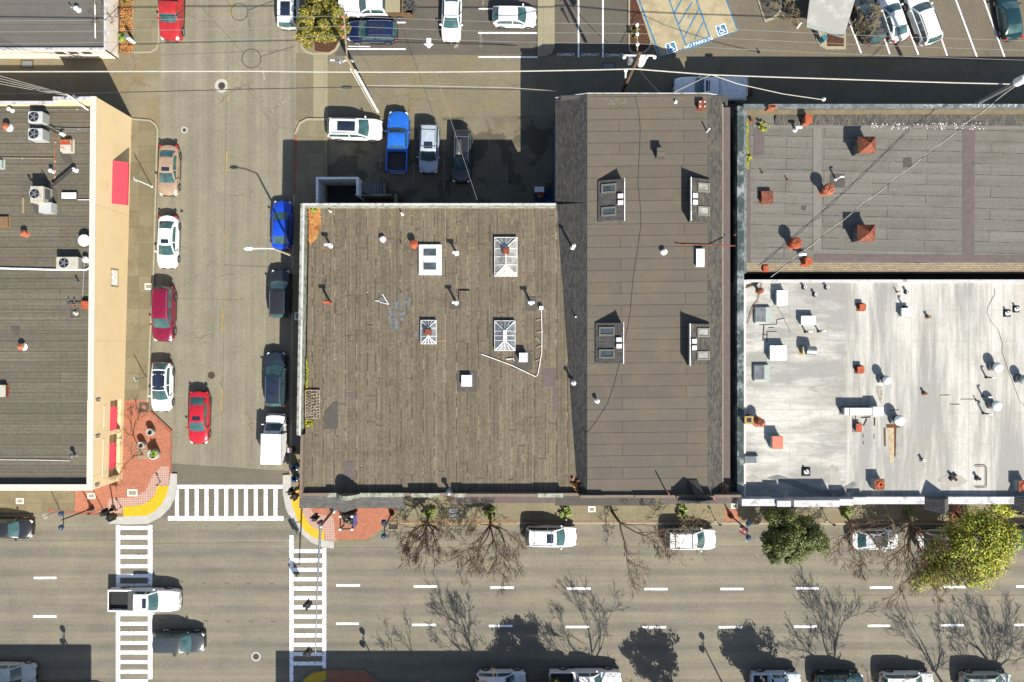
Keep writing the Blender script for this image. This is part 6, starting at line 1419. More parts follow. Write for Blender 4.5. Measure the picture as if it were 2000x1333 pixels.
def leafy_tree(px, py, label, seed, h, rx, ry, rz, leaf, n, mat='bark', size=.16, off=(0, 0), clumps=46, group=None, name='leafy_tree', cat='tree', trunk=True, z=KZ, hollow=.45, turn=0.0):
    rng = random.Random(seed); b = P(px, py, z); t = T(name, label, cat, b, group)
    cz = h - rz; c0 = Vector((off[0], off[1], cz))
    if trunk:
        m = MB(); tips = []
        m.tube([(0, 0, -.1), (0, 0, .15), (off[0] * .4, off[1] * .4, cz * .55), (off[0] * .7, off[1] * .7, cz * .8)], [.17, .13, .11, .09], 8)
        for k in range(5):
            a = 1.257 * k + rng.uniform(-.3, .3); e = c0 + Vector((math.cos(a) * rx * .6, math.sin(a) * ry * .6, rng.uniform(-.2, .4) * rz)); m.tube([(off[0] * .6, off[1] * .6, cz * .7), tuple(e * .5 + Vector((off[0] * .3, off[1] * .3, cz * .4))), tuple(e)], [.07, .05, .02], 5)
        m.build('trunk', MT[mat], t, smooth=60)
    cl = []
    for k in range(clumps):
        u = rng.uniform(-.75, 1); a = rng.uniform(0, 6.283); s_ = math.sqrt(max(0, 1 - u * u)); rad = rng.uniform(hollow, 1.0) ** .6
        w = 1 + .22 * math.sin(3 * a + seed) + .12 * math.sin(5 * a + 2 * seed)
        cl.append((c0 + Matrix.Rotation(turn, 3, 'Z') @ Vector((math.cos(a) * s_ * rx * rad * w, math.sin(a) * s_ * ry * rad * w, u * rz * rad)), rng.uniform(.16, .34) * (rx + ry) / 2))
    m = MB()
    for k in range(n):
        c, cr = cl[rng.randrange(len(cl))]
        v = Vector((rng.gauss(0, 1), rng.gauss(0, 1), rng.gauss(0, .8))); v = v.normalized() * cr * (rng.random() ** .4)
        p = c + v; sz = size * rng.uniform(.6, 1.3)
        nrm = (v.normalized() + Vector((rng.uniform(-.8, .8), rng.uniform(-.8, .8), .5 + rng.uniform(-.5, .6)))).normalized()
        x = nrm.orthogonal().normalized(); x = (Matrix.Rotation(rng.uniform(0, 6.28), 3, nrm) @ x) * sz; y = nrm.cross(x).normalized() * sz * .5
        m.face([tuple(p - x * .8), tuple(p - y), tuple(p + x), tuple(p + y)])
    m.build('crown' if trunk else 'leaves', MT[leaf], t)
    return t
leafy_tree(648, 72, 'broad olive green tree with yellowing tips on the car park corner', 3, 5.2, 2.15, 2.1, 1.9, 'leafo', 26000, size=.125, off=(-.1, .2), clumps=90)
leafy_tree(1524, 1026, 'round dark green tree at the kerb between bare trees', 8, 5.4, 2.5, 2.25, 1.9, 'leafd', 30000, size=.115, off=(-.15, -.25), clumps=90)
leafy_tree(1868, 1004, 'large sprawling yellow green tree overhanging the parked white sedan', 12, 6.2, 4.9, 2.6, 1.7, 'leafy', 32000, size=.12, off=(-1.0, -2.0), clumps=150, turn=R(34), hollow=.3)
bare_tree(839, 1003, 'compact bare tree with fine fanned twigs beyond the storm drain', 21, 6.2, 6, (-.2, -1.9), limbs=11, first=.25, spread=.54)
bare_tree(958, 1003, 'wide bare tree with open forked limbs next to the compact one', 33, 7.2, 6, (.0, -2.2), limbs=8, first=.29, spread=.74)
bare_tree(1196, 1000, 'bare tree with one long limb reaching over the road near the racked white vehicle', 41, 7.6, 6, (1.5, -2.0), limbs=3, first=.33, spread=.66)
bare_tree(1330, 1003, 'small tree of pale bare twigs over the racked white vehicle', 55, 4.6, 5, (.5, -.6), 'barkp', .07, 1.4, limbs=4, first=.34)
bare_tree(1648, 1003, 'bare tree with a small round twig cluster beside the dark green tree', 61, 6.8, 6, (.2, -2.2), limbs=4, first=.31, spread=.66)
bare_tree(1768, 1000, 'largest bare tree, its twigs spread over the lane by the yellow green tree', 77, 8.8, 6, (-1.2, -2.8), limbs=8, first=.32, r0=.17, spread=.7)
bare_tree(278, 888, 'thin bare sapling in a square pit on the brick corner', 81, 4.6, 4, (0, .35), limbs=3, first=.30, r0=.06, trunk=1.9)
bare_tree(1672, 66, 'leafless grey shrub beside the kiosk, in front of the black suv', 91, 3.0, 5, (.25, .2), 'barkp', .06, .5, limbs=6, first=.34, group='bare shrubs of the car park', z=.15)
bare_tree(1532, 18, 'leafless shrub at the gravel bed by the kiosk', 93, 3.0, 5, (.2, .2), 'barkp', .06, .5, limbs=6, first=.34, group='bare shrubs of the car park', z=.15)
bare_tree(222, 40, 'thin leafless climber against the low white wall', 95, 2.6, 4, (-.1, .1), 'bark', .04, .4, limbs=5, first=.38, group='bare shrubs of the car park', z=KZ)
# the far kerb: trees whose shadows fall across the main road
bare_tree(955, 1352, 'bare tree on the far kerb whose shadow forks across the lane dashes, nearest the crosswalk', 101, 7.0, 6, (0, .2), limbs=6, first=.34, trunk=2.4, spread=.52)
bare_tree(1178, 1354, 'bare tree on the far kerb behind the long white pickup', 102, 7.6, 6, (0, .2), limbs=6, first=.34, trunk=2.4, spread=.55)
bare_tree(1650, 1354, 'bare tree on the far kerb by the dark teal vehicle', 103, 7.6, 6, (0, .2), limbs=6, first=.34, trunk=2.4, spread=.52)
bare_tree(1850, 1354, 'slim bare tree on the far kerb between the two last vehicles', 104, 6.4, 5, (-.3, .2), limbs=4, first=.34, trunk=2.0, spread=.55)
bare_tree(1965, 1352, 'dense bare tree on the far kerb at the frame corner', 105, 7.0, 6, (0, .2), limbs=9, first=.32, trunk=2.0, spread=.5)
bare_tree(828, 1354, 'small bare tree on the far kerb close to the brick bulb', 106, 5.2, 5, (-.2, .2), limbs=3, first=.34, trunk=1.6, spread=.55)
leafy_tree(1060, 1352, 'leafy dark tree on the far kerb between two bare trees', 111, 6.2, 2.3, 2.2, 2.0, 'leafd', 9000, size=.15, clumps=70, group='leafy trees of the far kerb')
leafy_tree(1320, 1368, 'leafy dark tree on the far kerb in the open stretch', 112, 6.0, 2.2, 2.0, 1.9, 'leafd', 9000, size=.15, clumps=70, group='leafy trees of the far kerb')
leafy_tree(1514, 1364, 'leafy dark tree on the far kerb above the pale blue vehicle', 113, 6.4, 2.4, 2.2, 2.1, 'leafd', 10000, size=.15, clumps=70, group='leafy trees of the far kerb')
# planted tree pits and small greens
GP = 'green plants at the feet of the street trees'
def shrub(px, py, label, seed, r, h, leaf='leafg', n=500, group=None, z=KZ, size=.09): return leafy_tree(px, py, label, seed, h, r, r, h * .5, leaf, n, size=size, clumps=14, group=group, name='shrub', cat='plant', trunk=False, z=z)
for i, (x, y, lb) in enumerate(((839, 1002, 'leafy tuft at the foot of the compact bare tree'), (960, 1003, 'leafy tuft at the foot of the wide bare tree'), (1102, 1000, 'leafy tuft in a pit with a wooden stump by the white suv with roof bars'), (1333, 998, 'leafy tuft under the pale twigs'), (1508, 1003, 'leafy tuft beside the dark green tree'), (1650, 1001, 'leafy tuft at the small twig cluster tree'), (1771, 1000, 'leafy tuft at the largest bare tree'))):
    shrub(x, y, lb, 200 + i, .62, .55, 'leafg', 700, GP)
shrub(1491, 250, 'bright green weed growing on the grey roof', 220, .45, .7, 'leafy', 500, None, ZE)
shrub(1461, 310, 'yellow weed on the mossy ledge of the grey roof', 221, .25, .35, 'leafy', 220, None, ZE)
shrub(614, 409, 'green weed in the corner of the brown roof', 222, .3, .35, 'leafg', 250, None, ZC)
shrub(604, 824, 'mossy weed below the fallen white lattice', 223, .4, .2, 'leafy', 350, None, ZC)
shrub(244, 75, 'green ground shrub at the end of the mulched bed', 224, .55, .6, 'leafg', 700)
shrub(247, 2, 'green shrub at the top of the mulched bed', 225, .6, .6, 'leafo', 700)
shrub(1238, 66, 'dark little shrub in the bark bed behind the wooden pole', 226, .5, .7, 'leafd', 600, None, .15)
shrub(1128, 948, 'dry orange weeds at the roof valley by the street parapet', 227, .6, .4, 'leafdry', 420, None, ZC)
shrub(1404, 958, 'dead brown weeds heaped in the corner of the taupe roof', 228, .9, .5, 'leafdry', 900, None, 6.3)
def litter(name, label, poly, z, n, leaf, size, seed):
    rng = random.Random(seed); m = MB(); xs = [a for a, b in poly]; ys = [b for a, b in poly]
    def inside(x, y):
        c = False
        for i in range(len(poly)):
            (x0, y0), (x1, y1) = poly[i], poly[i - 1]
            if (y0 > y) != (y1 > y) and x < (x1 - x0) * (y - y0) / (y1 - y0) + x0: c = not c
        return c
    k = 0
    while k < n:
        x, y = rng.uniform(min(xs), max(xs)), rng.uniform(min(ys), max(ys))
        if not inside(x, y): continue
        k += 1; p = P(x, y, z + .02 + rng.uniform(0, .05)); a = rng.uniform(0, 6.28); s_ = size * rng.uniform(.5, 1.4); ca, sa = math.cos(a) * s_, math.sin(a) * s_
        m.face([(p.x - ca, p.y - sa, p.z), (p.x + sa * .5, p.y - ca * .5, p.z + .01), (p.x + ca, p.y + sa, p.z + rng.uniform(-.01, .03)), (p.x - sa * .5, p.y + ca * .5, p.z + .01)])
    o = m.build(name, MT[leaf]); tag(o, label, name.replace('_', ' '), None, 'stuff'); return o
litter('fallen_leaves', 'dry orange leaves heaped in the corner of the brown roof', [(603, 408), (625, 406), (627, 440), (618, 465), (606, 480), (603, 470)], ZC, 1600, 'leafdry', .07, 1)
litter('moss', 'yellow green moss along the mossy ledge of the grey roof', [(1457, 232), (1462, 232), (1463, 330), (1458, 330)], ZE, 500, 'leafy', .06, 2)
litter('fallen_leaves', 'bark litter scattered over the mulched bed beside the low white building', [(234, 0), (260, 0), (259, 104), (234, 104)], KZ, 900, 'leafdry', .08, 3)
litter('moss', 'green moss creeping along the west parapet of the brown roof', [(598, 700), (603, 720), (600, 780), (597, 780)], ZC, 260, 'leafy', .06, 4)
litter('roof_debris', 'pale specks of debris scattered on the brown roof', [(600, 420), (1085, 420), (1115, 940), (600, 940)], ZC, 260, 'debris', .05, 5)
litter('street_debris', 'pale specks of litter scattered on the main road', [(300, 1060), (2000, 1060), (2000, 1290), (640, 1300), (300, 1300)], .02, 120, 'debris', .045, 6)
# ------------------------------------------------------------------ street furniture, poles and wires
BL = MT['blueg']
def twin_lamp(px, py, hpx, hpy, label, axis=90, h=4.9, banner=False):
    b = P(px, py, KZ); top = P(hpx, hpy, h); t = T('street_lamp', label, 'street lamp', b, 'twin globe street lamps'); o = top - b
    m = MB(); m.lathe((0, 0, 0), [(.24, 0), (.24, .25), (.16, .35), (.14, .7), (.09, .8)], 14); m.build('base', MT['black'], t, smooth=40)
    m = MB(); m.tube([(0, 0, .7), (o.x, o.y, o.z - .15), (o.x, o.y, o.z + .15)], [.075, .06, .03], 8); m.build('post', MT['black'], t, smooth=50)
    d = Vector((math.cos(R(axis)), math.sin(R(axis)), 0))
    m = MB(); e = Vector((o.x, o.y, o.z - .25)); m.tube([tuple(e - d * .62 + Vector((0, 0, .1))), tuple(e - d * .3), tuple(e), tuple(e + d * .3), tuple(e + d * .62 + Vector((0, 0, .1)))], .04, 7); m.build('crossarm', MT['black'], t, smooth=50)
    for s_ in (-1, 1):
        c = e + d * .62 * s_ + Vector((0, 0, .35)); m = MB(); m.lathe(tuple(c), [(.10, -.26), (.2, -.16), (.25, 0), (.22, .14), (.12, .24), (.02, .3)], 14); m.build('globe', BL, t, smooth=60)
        m = MB(); m.lathe(tuple(c), [(.12, -.32), (.12, -.24), (.08, -.24)], 10); m.build('globe_holder', MT['whitem'], t)
    if banner:
        A, B, C_, D_ = (P(*q) - b for q in ((1446, 1025.5, 4.1), (1459, 1035, 4.1), (1457.5, 1048, 3.5), (1443.5, 1039.5, 3.5)))
        n_ = (B - A).cross(A - D_).normalized(); e_ = n_ * .012
        m = MB(); m.face([tuple(D_ + e_), tuple(C_ + e_), tuple(B + e_), tuple(A + e_)]); m.face([tuple(A - e_), tuple(B - e_), tuple(C_ - e_), tuple(D_ - e_)])
        for p_, q_ in ((A, B), (B, C_), (C_, D_), (D_, A)): m.face([tuple(p_ + e_), tuple(p_ - e_), tuple(q_ - e_), tuple(q_ + e_)])
        bn = m.build('banner', MT['burg'], t)
        m = MB(); m.tube([tuple(A), tuple(B), tuple(Vector((o.x, o.y, B.z)))], .02, 5); m.build('banner_rod', MT['black'], t)
        x_ = ((B - A) + (C_ - D_)).normalized(); y_ = n_.cross(x_)
        lt = text('lettering', 'REAL', (0, 0, 0), .34, 0, MT['letter'], 0); lt.parent = bn
        c_ = (A + B + C_ + D_) / 4 + n_ * .022; mt_ = Matrix((x_, y_, n_)).transposed().to_4x4(); mt_.translation = c_; lt.matrix_local = mt_
    return t
twin_lamp(180, 993, 121, 1016, 'twin globe street lamp at the brick corner by the tan building')
twin_lamp(766, 1003, 750, 1033, 'twin globe street lamp beside the storm drain')
t = twin_lamp(1427, 1008, 1461, 1036, 'twin globe street lamp carrying a burgundy banner', banner=True)
twin_lamp(1985, 1000, 2060, 1033, 'twin globe street lamp at the picture edge beyond the yellow green tree')
for x, y, lb in ((172, 1338, 'twin globe street lamp on the far kerb by the pale silver sedan'), (757, 1342, 'twin globe street lamp on the far kerb past the brick bulb'), (1420, 1352, 'twin globe street lamp on the far kerb in the open stretch')):
    p = P(x, y, 0); twin_lamp(x, y, CX + (x - CX) * 1.07, CY + (y - CY) * 1.07, lb)
def post(px, py, tx, ty, h, label, head=None, mat='galv', name='sign_post', cat='sign post', r=.04):
    b = P(px, py, KZ); e = P(tx, ty, h) - b; t = T(name, label, cat, b, 'thin posts of the pavements')
    m = MB(); m.lathe((0, 0, 0), [(.1, 0), (.1, .05), (.05, .06)], 10); m.tube([(0, 0, 0), tuple(e)], r, 7); m.build('post', MT[mat], t, smooth=50)
    if head == 'sign': m = MB(); m.box((e.x, e.y, e.z - .25), (.03, .42, .5), .4); m.build('sign_plate', MT['whitem'], t)
    if head == 'meter': m = MB(); m.lathe(tuple(e), [(.06, -.12), (.11, -.05), (.12, .12), (.08, .24), (.01, .28)], 10); m.build('meter_head', MT['dkwall'], t, smooth=50)
    if head == 'button': m = MB(); m.box((e.x, e.y, e.z - .1), (.14, .12, .22)); m.build('push_button', MT['black'], t)
    return t
post(297, 365, 262, 350, 3.4, 'white pole slanting against the tan wall below the red awning', 'sign', 'whitem')
post(286, 738, 263, 741, 2.4, 'thin sign post beside the black roofed white car', 'sign')
post(313, 942, 306, 948, 1.15, 'short push button post at the yellow paving by the zebra crossing', 'button')
post(237, 991, 226, 997, 1.15, 'short push button post at the other end of the yellow paving', 'button')
post(200, 993, 174, 1004, 2.5, 'thin leaning pole in the brick beside the lamp base', 'meter')
post(117, 996, 86, 1010, 2.9, 'sign post with a white plate at the kerb past the brick', 'sign')
post(345, 411, 345.5, 412, .2, 'low white stub by the tiny round lid', None) if False else None
post(1103, 1003, 1106, 1016, 2.0, 'wooden stake in the pit by the white suv with roof bars', None, 'woodp', 'wooden_stake', 'stake', .09)
for x, y, lb in ((1398, 1018, 'parking meter past the pale twigs'), (1616, 1018, 'parking meter near the dark green tree'), (1738, 1018, 'parking meter by the white sedan under branches'), (1858, 1015, 'parking meter near the yellow green tree')):
    post(x, y, CX + (x - CX) * 1.021, CY + (y - CY) * 1.021, 1.45, lb, 'meter', name='parking_meter', cat='parking meter')
# traffic signals
def signal(m, p, yaw, n=3):
    ca, sa = math.cos(yaw), math.sin(yaw)
    m.box((p.x, p.y, p.z), (.34, .36, 1.05), yaw)
    for k in range(n): m.tube([(p.x + ca * .17, p.y + sa * .17, p.z + .34 - .34 * k), (p.x + ca * .42, p.y + sa * .42, p.z + .30 - .34 * k)], .14, 8, False)
    m.box((p.x + ca * .12, p.y + sa * .12, p.z), (.03, .72, 1.4), yaw)
b = P(650, 998, KZ); t = T('traffic_signal', 'pale mast arm traffic signal reaching over the crosswalk', 'traffic signal', b)
m = MB(); a = P(626, 1028, 5.9) - b; m.lathe((0, 0, 0), [(.28, 0), (.28, .12), (.16, .2)], 14); m.tube([(0, 0, 0), tuple(a * .5), tuple(a)], [.15, .13, .11], 10); m.lathe(tuple(a), [(.15, -.1), (.15, .16), (.05, .2)], 12); m.build('mast', MT['galv'], t, smooth=50)
m = MB(); pts = [P(626, 1030, 5.85) - b, P(622.5, 1090, 6.1) - b, P(619, 1160, 6.3) - b, P(616, 1277, 6.5) - b]; m.tube(pts, [.12, .10, .085, .055], 10); m.build('mast_arm', MT['galv'], t, smooth=50)
for px, py in ((603, 1181), (603.5, 1275)):
    q = P(px, py, 6.0) - b; m = MB(); signal(m, q, R(188)); s_ = m.build('signal_head', MT['trim'], t); m = MB(); m.tube([tuple(q + Vector((0, 0, .2))), tuple(P(617, py, 6.3) - b)], .035, 6); m.build('bracket', MT['galv'], s_)
q = P(615, 1013, 4.2) - b; m = MB(); signal(m, q, R(80)); m.build('signal_head', MT['trim'], t)
q = P(625, 1020, 4.0) - b; m = MB(); m.box(tuple(q), (.4, .3, .5), .5); m.tube([tuple(q), tuple(a * .7)], .03, 5); m.build('pedestrian_signal', MT['black'], t)
for bx, by, tx, ty, ph, lb in ((222, 992, 208, 1001, 3.6, 'black signal pole with clustered heads at the brick corner edge'), (588, 951, 573, 960, 3.6, 'black signal pole with heads over the yellow paving by the shingle skirt')):
    b = P(bx, by, KZ); t = T('signal_pole', lb, 'traffic signal', b, 'corner signal poles'); e = P(tx, ty, ph) - b
    m = MB(); m.lathe((0, 0, 0), [(.2, 0), (.2, .15), (.09, .22)], 12); m.tube([(0, 0, 0), tuple(e)], [.075, .06], 8); m.build('pole', MT['dkwall'], t, smooth=50)
    for dx, dy, yaw, dz in ((.35, -.5, 200, -.2), (-.3, -.15, 95, -.1)):
        q = e + Vector((dx if bx < 400 else -.1 + dx * .6, dy, dz - .2)); m = MB(); signal(m, q, R(yaw)); m.build('signal_head', MT['trim'], t)
    m = MB(); m.box((e.x + .1, e.y + .1, e.z - .9), (.36, .32, .45), .3); m.build('pedestrian_signal', MT['black'], t)
# cobra street lamp
b = P(590, 507, KZ); t = T('street_lamp', 'white cobra head street lamp reaching over the blue sedan', 'street lamp', b); a = P(534, 486, 8.6) - b
m = MB(); m.lathe((0, 0, 0), [(.3, 0), (.3, .1), (.15, .2)], 12); m.tube([(0, 0, 0), tuple(a * .5), tuple(a)], [.14, .11, .08], 10); m.build('post', MT['beige'], t, smooth=50)
m = MB(); h_ = P(491, 486, 9.3) - b; m.tube([tuple(a), tuple(a.lerp(h_, .5) + Vector((0, 0, .15))), tuple(h_)], .05, 8); m.build('arm', MT['whitem'], t, smooth=50)
m = MB(); m.grid([[tuple(h_ + Vector((.2 - .85 * i / 6, .17 * (j / 3 - 1) * (max(.02, 1 - abs(i / 3 - 1) ** 2.4)) ** .5, .02 + .12 * max(0, 1 - abs(i / 3 - 1) ** 2) * (1 - (j / 3 - 1) ** 2) ** .5))) for j in range(7)] for i in range(7)])
m.grid([[tuple(h_ + Vector((.2 - .85 * i / 6, .17 * (j / 3 - 1) * (max(.02, 1 - abs(i / 3 - 1) ** 2.4)) ** .5, -.06 * (1 - (j / 3 - 1) ** 2)))) for j in range(6, -1, -1)] for i in range(7)]); m.build('lamp_head', MT['whitem'], t, smooth=60)
# news racks, bins, planters
b = P(688, 1003, KZ); t = T('news_rack', 'open frame kiosk with four white ball finials and a blue side panel', 'news rack', P(686, 1010, KZ)); hh = 2.3
m = MB()
for sx in (-.55, .55):
    for sy in (-.6, .6): m.box((sx, sy, hh / 2), (.12, .12, hh))
for sx in (-.55, .55): m.box((sx, 0, hh - .06), (.1, 1.08, .1))
for sy in (-.6, .6): m.box((0, sy, hh - .06), (.98, .1, .1))
m.build('frame', MT['black'], t)
m = MB()
for sx in (-.55, .55):
    for sy in (-.6, .6): m.ball((sx, sy, hh + .13), .14, 10, 6)
m.build('finial', MT['whitem'], t, smooth=60)
m = MB(); m.box((.63, -.05, 1.2), (.04, 1.0, 1.5)); m.build('side_panel', plain('periwinkle_panel', C(120,130,215), .6), t)
m = MB(); m.box((0, 0, .55), (.95, 1.05, 1.0)); m.build('rack', MT['dkwall'], t)
m = MB(); rg = random.Random(4)
for k in range(14): m.ball((rg.uniform(-.35, .35), rg.uniform(-.45, .45), 1.35 + rg.uniform(-.2, .3)), rg.uniform(.08, .16), 8, 5)
m.build('load', MT['apron'], t, smooth=60)
for x, y, lb in ((577, 913, 'round dark bin at the shaded kerb, the one nearer the van'), (577, 934, 'round dark bin at the shaded kerb, the one nearer the signal')):
    b = P(x, y, KZ + .6); t = T('litter_bin', lb, 'bin', (b.x, b.y, KZ), 'round bins at the kerb'); m = MB(); m.lathe((0, 0, 0), [(.26, 0), (.3, .1), (.32, .85), (.3, .95)], 16); m.build('body', MT['teal_bin'] if 'teal_bin' in MT else MT['dkwall'], t, smooth=40)
    m = MB(); m.lathe((0, 0, .9), [(.34, 0), (.34, .06), (.16, .14), (.15, .05)], 16); m.build('lid', BL, t, smooth=40)
b = P(572, 877, KZ); t = T('poster_box', 'newspaper box with a pink poster in the shade behind the van', 'newspaper box', b); m = MB(); m.box((0, 0, .5), (.5, .5, 1.0)); m.build('box', MT['dkwall'], t, bevel=.03); m = MB(); m.box((-.02, 0, 1.01), (.42, .46, .015)); m.build('poster', MT['pink'], t)
b = P(597, 842, KZ); t = T('awning_frame', 'small grey canopy over the shaded shop entrance', 'canopy', b); m = MB(); m.prism([(-.6, -1.0), (.5, -1.0), (.5, 1.0), (-.6, 1.0)], [2.5, 2.9, 2.9, 2.5], [2.55, 2.95, 2.95, 2.55]); m.build('cover', MT['memb'], t); m = MB(); m.tube([(-.55, -.95, 0), (-.55, -.95, 2.5)], .03, 6); m.tube([(-.55, .95, 0), (-.55, .95, 2.5)], .03, 6); m.build('post', MT['dkwall'], t)
def planter(px, py, r, label, plant=False):
    b = P(px, py, KZ); t = T('concrete_planter', label, 'planter', b, 'round concrete planters on the brick corner'); m = MB(); m.lathe((0, 0, 0), [(r * .75, 0), (r, .15), (r * 1.02, .7), (r * .98, .78), (r * .72, .78), (r * .6, .62)], 20); m.build('pot', MT['ramp'], t, smooth=40)
    m = MB(); m.lathe((0, 0, .6), [(r * .62, 0), (r * .62, .03)], 16); m.build('soil', MT['black'], t); return t
planter(299, 843, .34, 'round pale planter, empty, nearer the red kerb'); planter(281.5, 868.5, .33, 'round pale planter, empty, beside the sapling'); planter(305, 886, .5, 'largest round pale planter, holding a bright green plant')
shrub(304, 886, 'bright green plant in the largest round planter', 240, .34, .6, 'leafg', 420, None, KZ + .68)
for x, y, w, h, lb, mt in ((281, 796, 19, 19, 'mossy square tree grate beside the white car with a black roof', 'gravel'), (278, 887, 19, 19, 'pale square tree surround around the sapling', 'apron')):
    p = P(x, y, KZ + .01); m = MB(); q = w / S / 2
    for a, b_, c, d in ((0, q * .7, q * 2, q * .6), (0, -q * .7, q * 2, q * .6), (q * .7, 0, q * .6, q * .8), (-q * .7, 0, q * .6, q * .8)): m.box((p.x + a, p.y + b_, KZ + .012), (c - .004, d - .004, .03))
    tag(m.build('tree_grate', MT[mt]), lb, 'tree grate')
b = P(262, 83, KZ); t = T('bollard', 'white square post with a dark shadow at the end of the mulched bed', 'bollard', b); m = MB(); m.box((0, 0, .75), (.3, .3, 1.5), .5); m.build('post', MT['whitem'], t, bevel=.03); m = MB(); m.box((0, 0, 1.53), (.36, .36, .06), .5); m.build('cap', MT['galv'], t)
b = P(1557, 55, 0.01); t = T('bollard', 'leaning pale bollard near the gravel bed', 'bollard', b); m = MB(); m.tube([(0, 0, 0), (.1, .25, .8)], .1, 10); m.build('post', MT['whitem'], t); m = MB(); m.lathe((.1, .25, .78), [(.12, 0), (.12, .06), (.02, .12)], 10); m.build('cap', MT['galv'], t)
b = P(1460, 183, .01); t = T('red_crate', 'small red box on the ground behind the work pickup', 'box', b); m = MB(); m.box((0, 0, .3), (.6, .5, .6)); m.build('body', MT['rust'], t, bevel=.03); m = MB(); m.box((0, 0, .62), (.64, .54, .05)); m.build('lid', plain('dull_red_lid', C(120,40,40), .7), t)
# kiosk with pale roof in the car park
t = T('parking_kiosk', 'small kiosk under a pale flat canopy in the car park', 'kiosk', P(1622, 30, 0)); z = 3.0
m = MB(); q = xy([(1575, 52), (1593, -90), (1697, -90), (1648, 73)], z); m.prism(q, z - .22, z); m.build('canopy', worn('pale_canopy', C(226,224,214), C(200,198,188), .5, 1.2, .7), t, True)
m = MB(); q = xy([(1577, 51), (1579, 50), (1649, 71), (1648, 73)], z); m.prism(xy([(1574.5, 52.5), (1575.5, 49.5), (1648.5, 70.5), (1648, 73.5)], z), z + .003, z + .05); m.build('edge_trim', MT['pane_green'], t, True)
m = MB(); c = P(1622, 20, 0); m.box((c.x, c.y + 1.2, 1.35), (2.0, 3.0, 2.7)); m.build('booth', MT['dkwall'], t, True)
m = MB()
for a, b_ in ((1600, 60), (1646, 62)): p = P(a, b_, 0); m.tube([(p.x, p.y, 0), (p.x, p.y, 2.78)], .06, 8)
m.build('post', MT['greym'], t, True)
b = P(1604, 80, .15); m = MB(); p = P(1606, 78, .6); m.box((p.x, p.y, .62), (.32, .5, .95), .6); m.box((p.x, p.y, 1.13), (.4, .56, .08), .6); tag(m.build('pay_station', MT['tealtop'], None, bevel=.02), 'teal pay box standing on the kiosk island', 'pay box')
# utility poles
def upole(bx, by, tx, ty, h, mat, r0, r1, label):
    b = P(bx, by, .004); t = T('utility_pole', label, 'utility pole', b, 'utility poles along the alley'); e = P(tx, ty, h) - b
    m = MB(); m.tube([(0, 0, 0), tuple(e * .5), tuple(e)], [r0, (r0 + r1) / 2, r1], 12); m.build('pole', MT[mat], t, smooth=50); return t, b, e
def insul(m, p, r=.10, h=.28): m.lathe((p[0], p[1], p[2]), [(r * .4, 0), (r, .04), (r * .5, .1), (r, .14), (r * .5, .2), (r * .8, .24), (r * .1, h)], 10)
t1, b1, e1 = upole(735, 217, 676, 112, 13.6, 'woodp', .17, .12, 'pale wooden utility pole with paired white conduits beside the olive green tree')
m = MB(); o = Vector((.16, -.09, 0)); m.tube([tuple(o), tuple(e1 * .8 + o)], .11, 8); m.tube([tuple(-o), tuple(e1 * .8 - o)], .11, 8); m.build('conduit', MT['whitem'], t1, smooth=50)
m = MB(); w0 = P(678, 118, 13.2) - b1; w1 = P(671, 26, 13.6) - b1; m.tube([tuple(w0), tuple(w1)], .07, 6); m.build('crossarm', MT['woodp'], t1)
HV1 = []
m = MB()
PORC = plain('pink_porcelain', C(205,120,100), .35)
for px, py in ((670, 34), (670, 54), (670.5, 73)): q = P(px, py, 13.7); m = MB(); insul(m, q - b1, .12); HV1.append(q + Vector((0, 0, .25))); m.build('insulator', PORC, t1)
m = MB(); c0 = P(642, 118, 11.8) - b1; c1 = P(692, 119, 11.8) - b1; m.tube([tuple(c0), tuple(c1)], .06, 6); m.build('lower_crossarm', MT['whitem'], t1)
m = MB()
for px, py in ((643, 110), (658, 112), (690, 110)): q = P(px, py, 12.1) - b1; m.tube([tuple(q), tuple(q + Vector((.02, -.4, .05)))], .07, 7)
for px, py in ((658, 120), (664, 122), (670, 120), (688, 120)): insul(m, P(px, py, 11.75) - b1, .13, .34)
m.build('cutout', MT['galv'], t1)
t2, b2, e2 = upole(1205, 201, 1250, 105, 13.2, 'woodd', .18, .13, 'brown wooden utility pole with a white transformer at the alley shadow')
m = MB(); a0, a1 = P(1217, 108.5, 12.4) - b2, P(1279, 109, 12.4) - b2; m.tube([tuple(a0), tuple(a1)], .06, 6); m.build('crossarm', MT['whitem'], t2)
m = MB(); a0, a1 = P(1245, 108, 12.9) - b2, P(1244, 44, 13.3) - b2; m.tube([tuple(a0), tuple(a1)], .06, 6); m.build('upper_crossarm', MT['woodp'], t2)
HV2 = []; m = MB()
for px, py in ((1244, 50), (1244.5, 68), (1245, 88)): q = P(px, py, 13.4); m = MB(); insul(m, q - b2, .13, .3); HV2.append(q + Vector((0, 0, .25))); m.build('insulator', MT['whitem'], t2)
for px in (1219, 1262, 1278): m = MB(); insul(m, P(px, 113, 12.2) - b2, .14, .4); m.build('insulator', MT['whitem'], t2)
m = MB(); q = P(1253, 120, 10.4) - b2; m.lathe((q.x, q.y, q.z - .6), [(.3, 0), (.32, .08), (.32, 1.05), (.26, 1.15), (.02, 1.2)], 18); m.build('transformer', MT['whitem'], t2, smooth=40)
m = MB(); q = P(1231, 118, 10.8) - b2; m.lathe((q.x, q.y, q.z - .5), [(.25, 0), (.27, .08), (.27, .85), (.22, .95), (.02, 1.0)], 18); m.build('transformer', MT['galv'], t2, smooth=40)
m = MB(); q0, q1 = P(1221.5, 152, 8.5) - b2, P(1222, 138, 9.6) - b2; m.tube([tuple(q0), tuple(q1)], [.06, .10], 8); m.ball(tuple(q1), .16, 10, 6); m.build('cable_riser', MT['whitem'], t2)
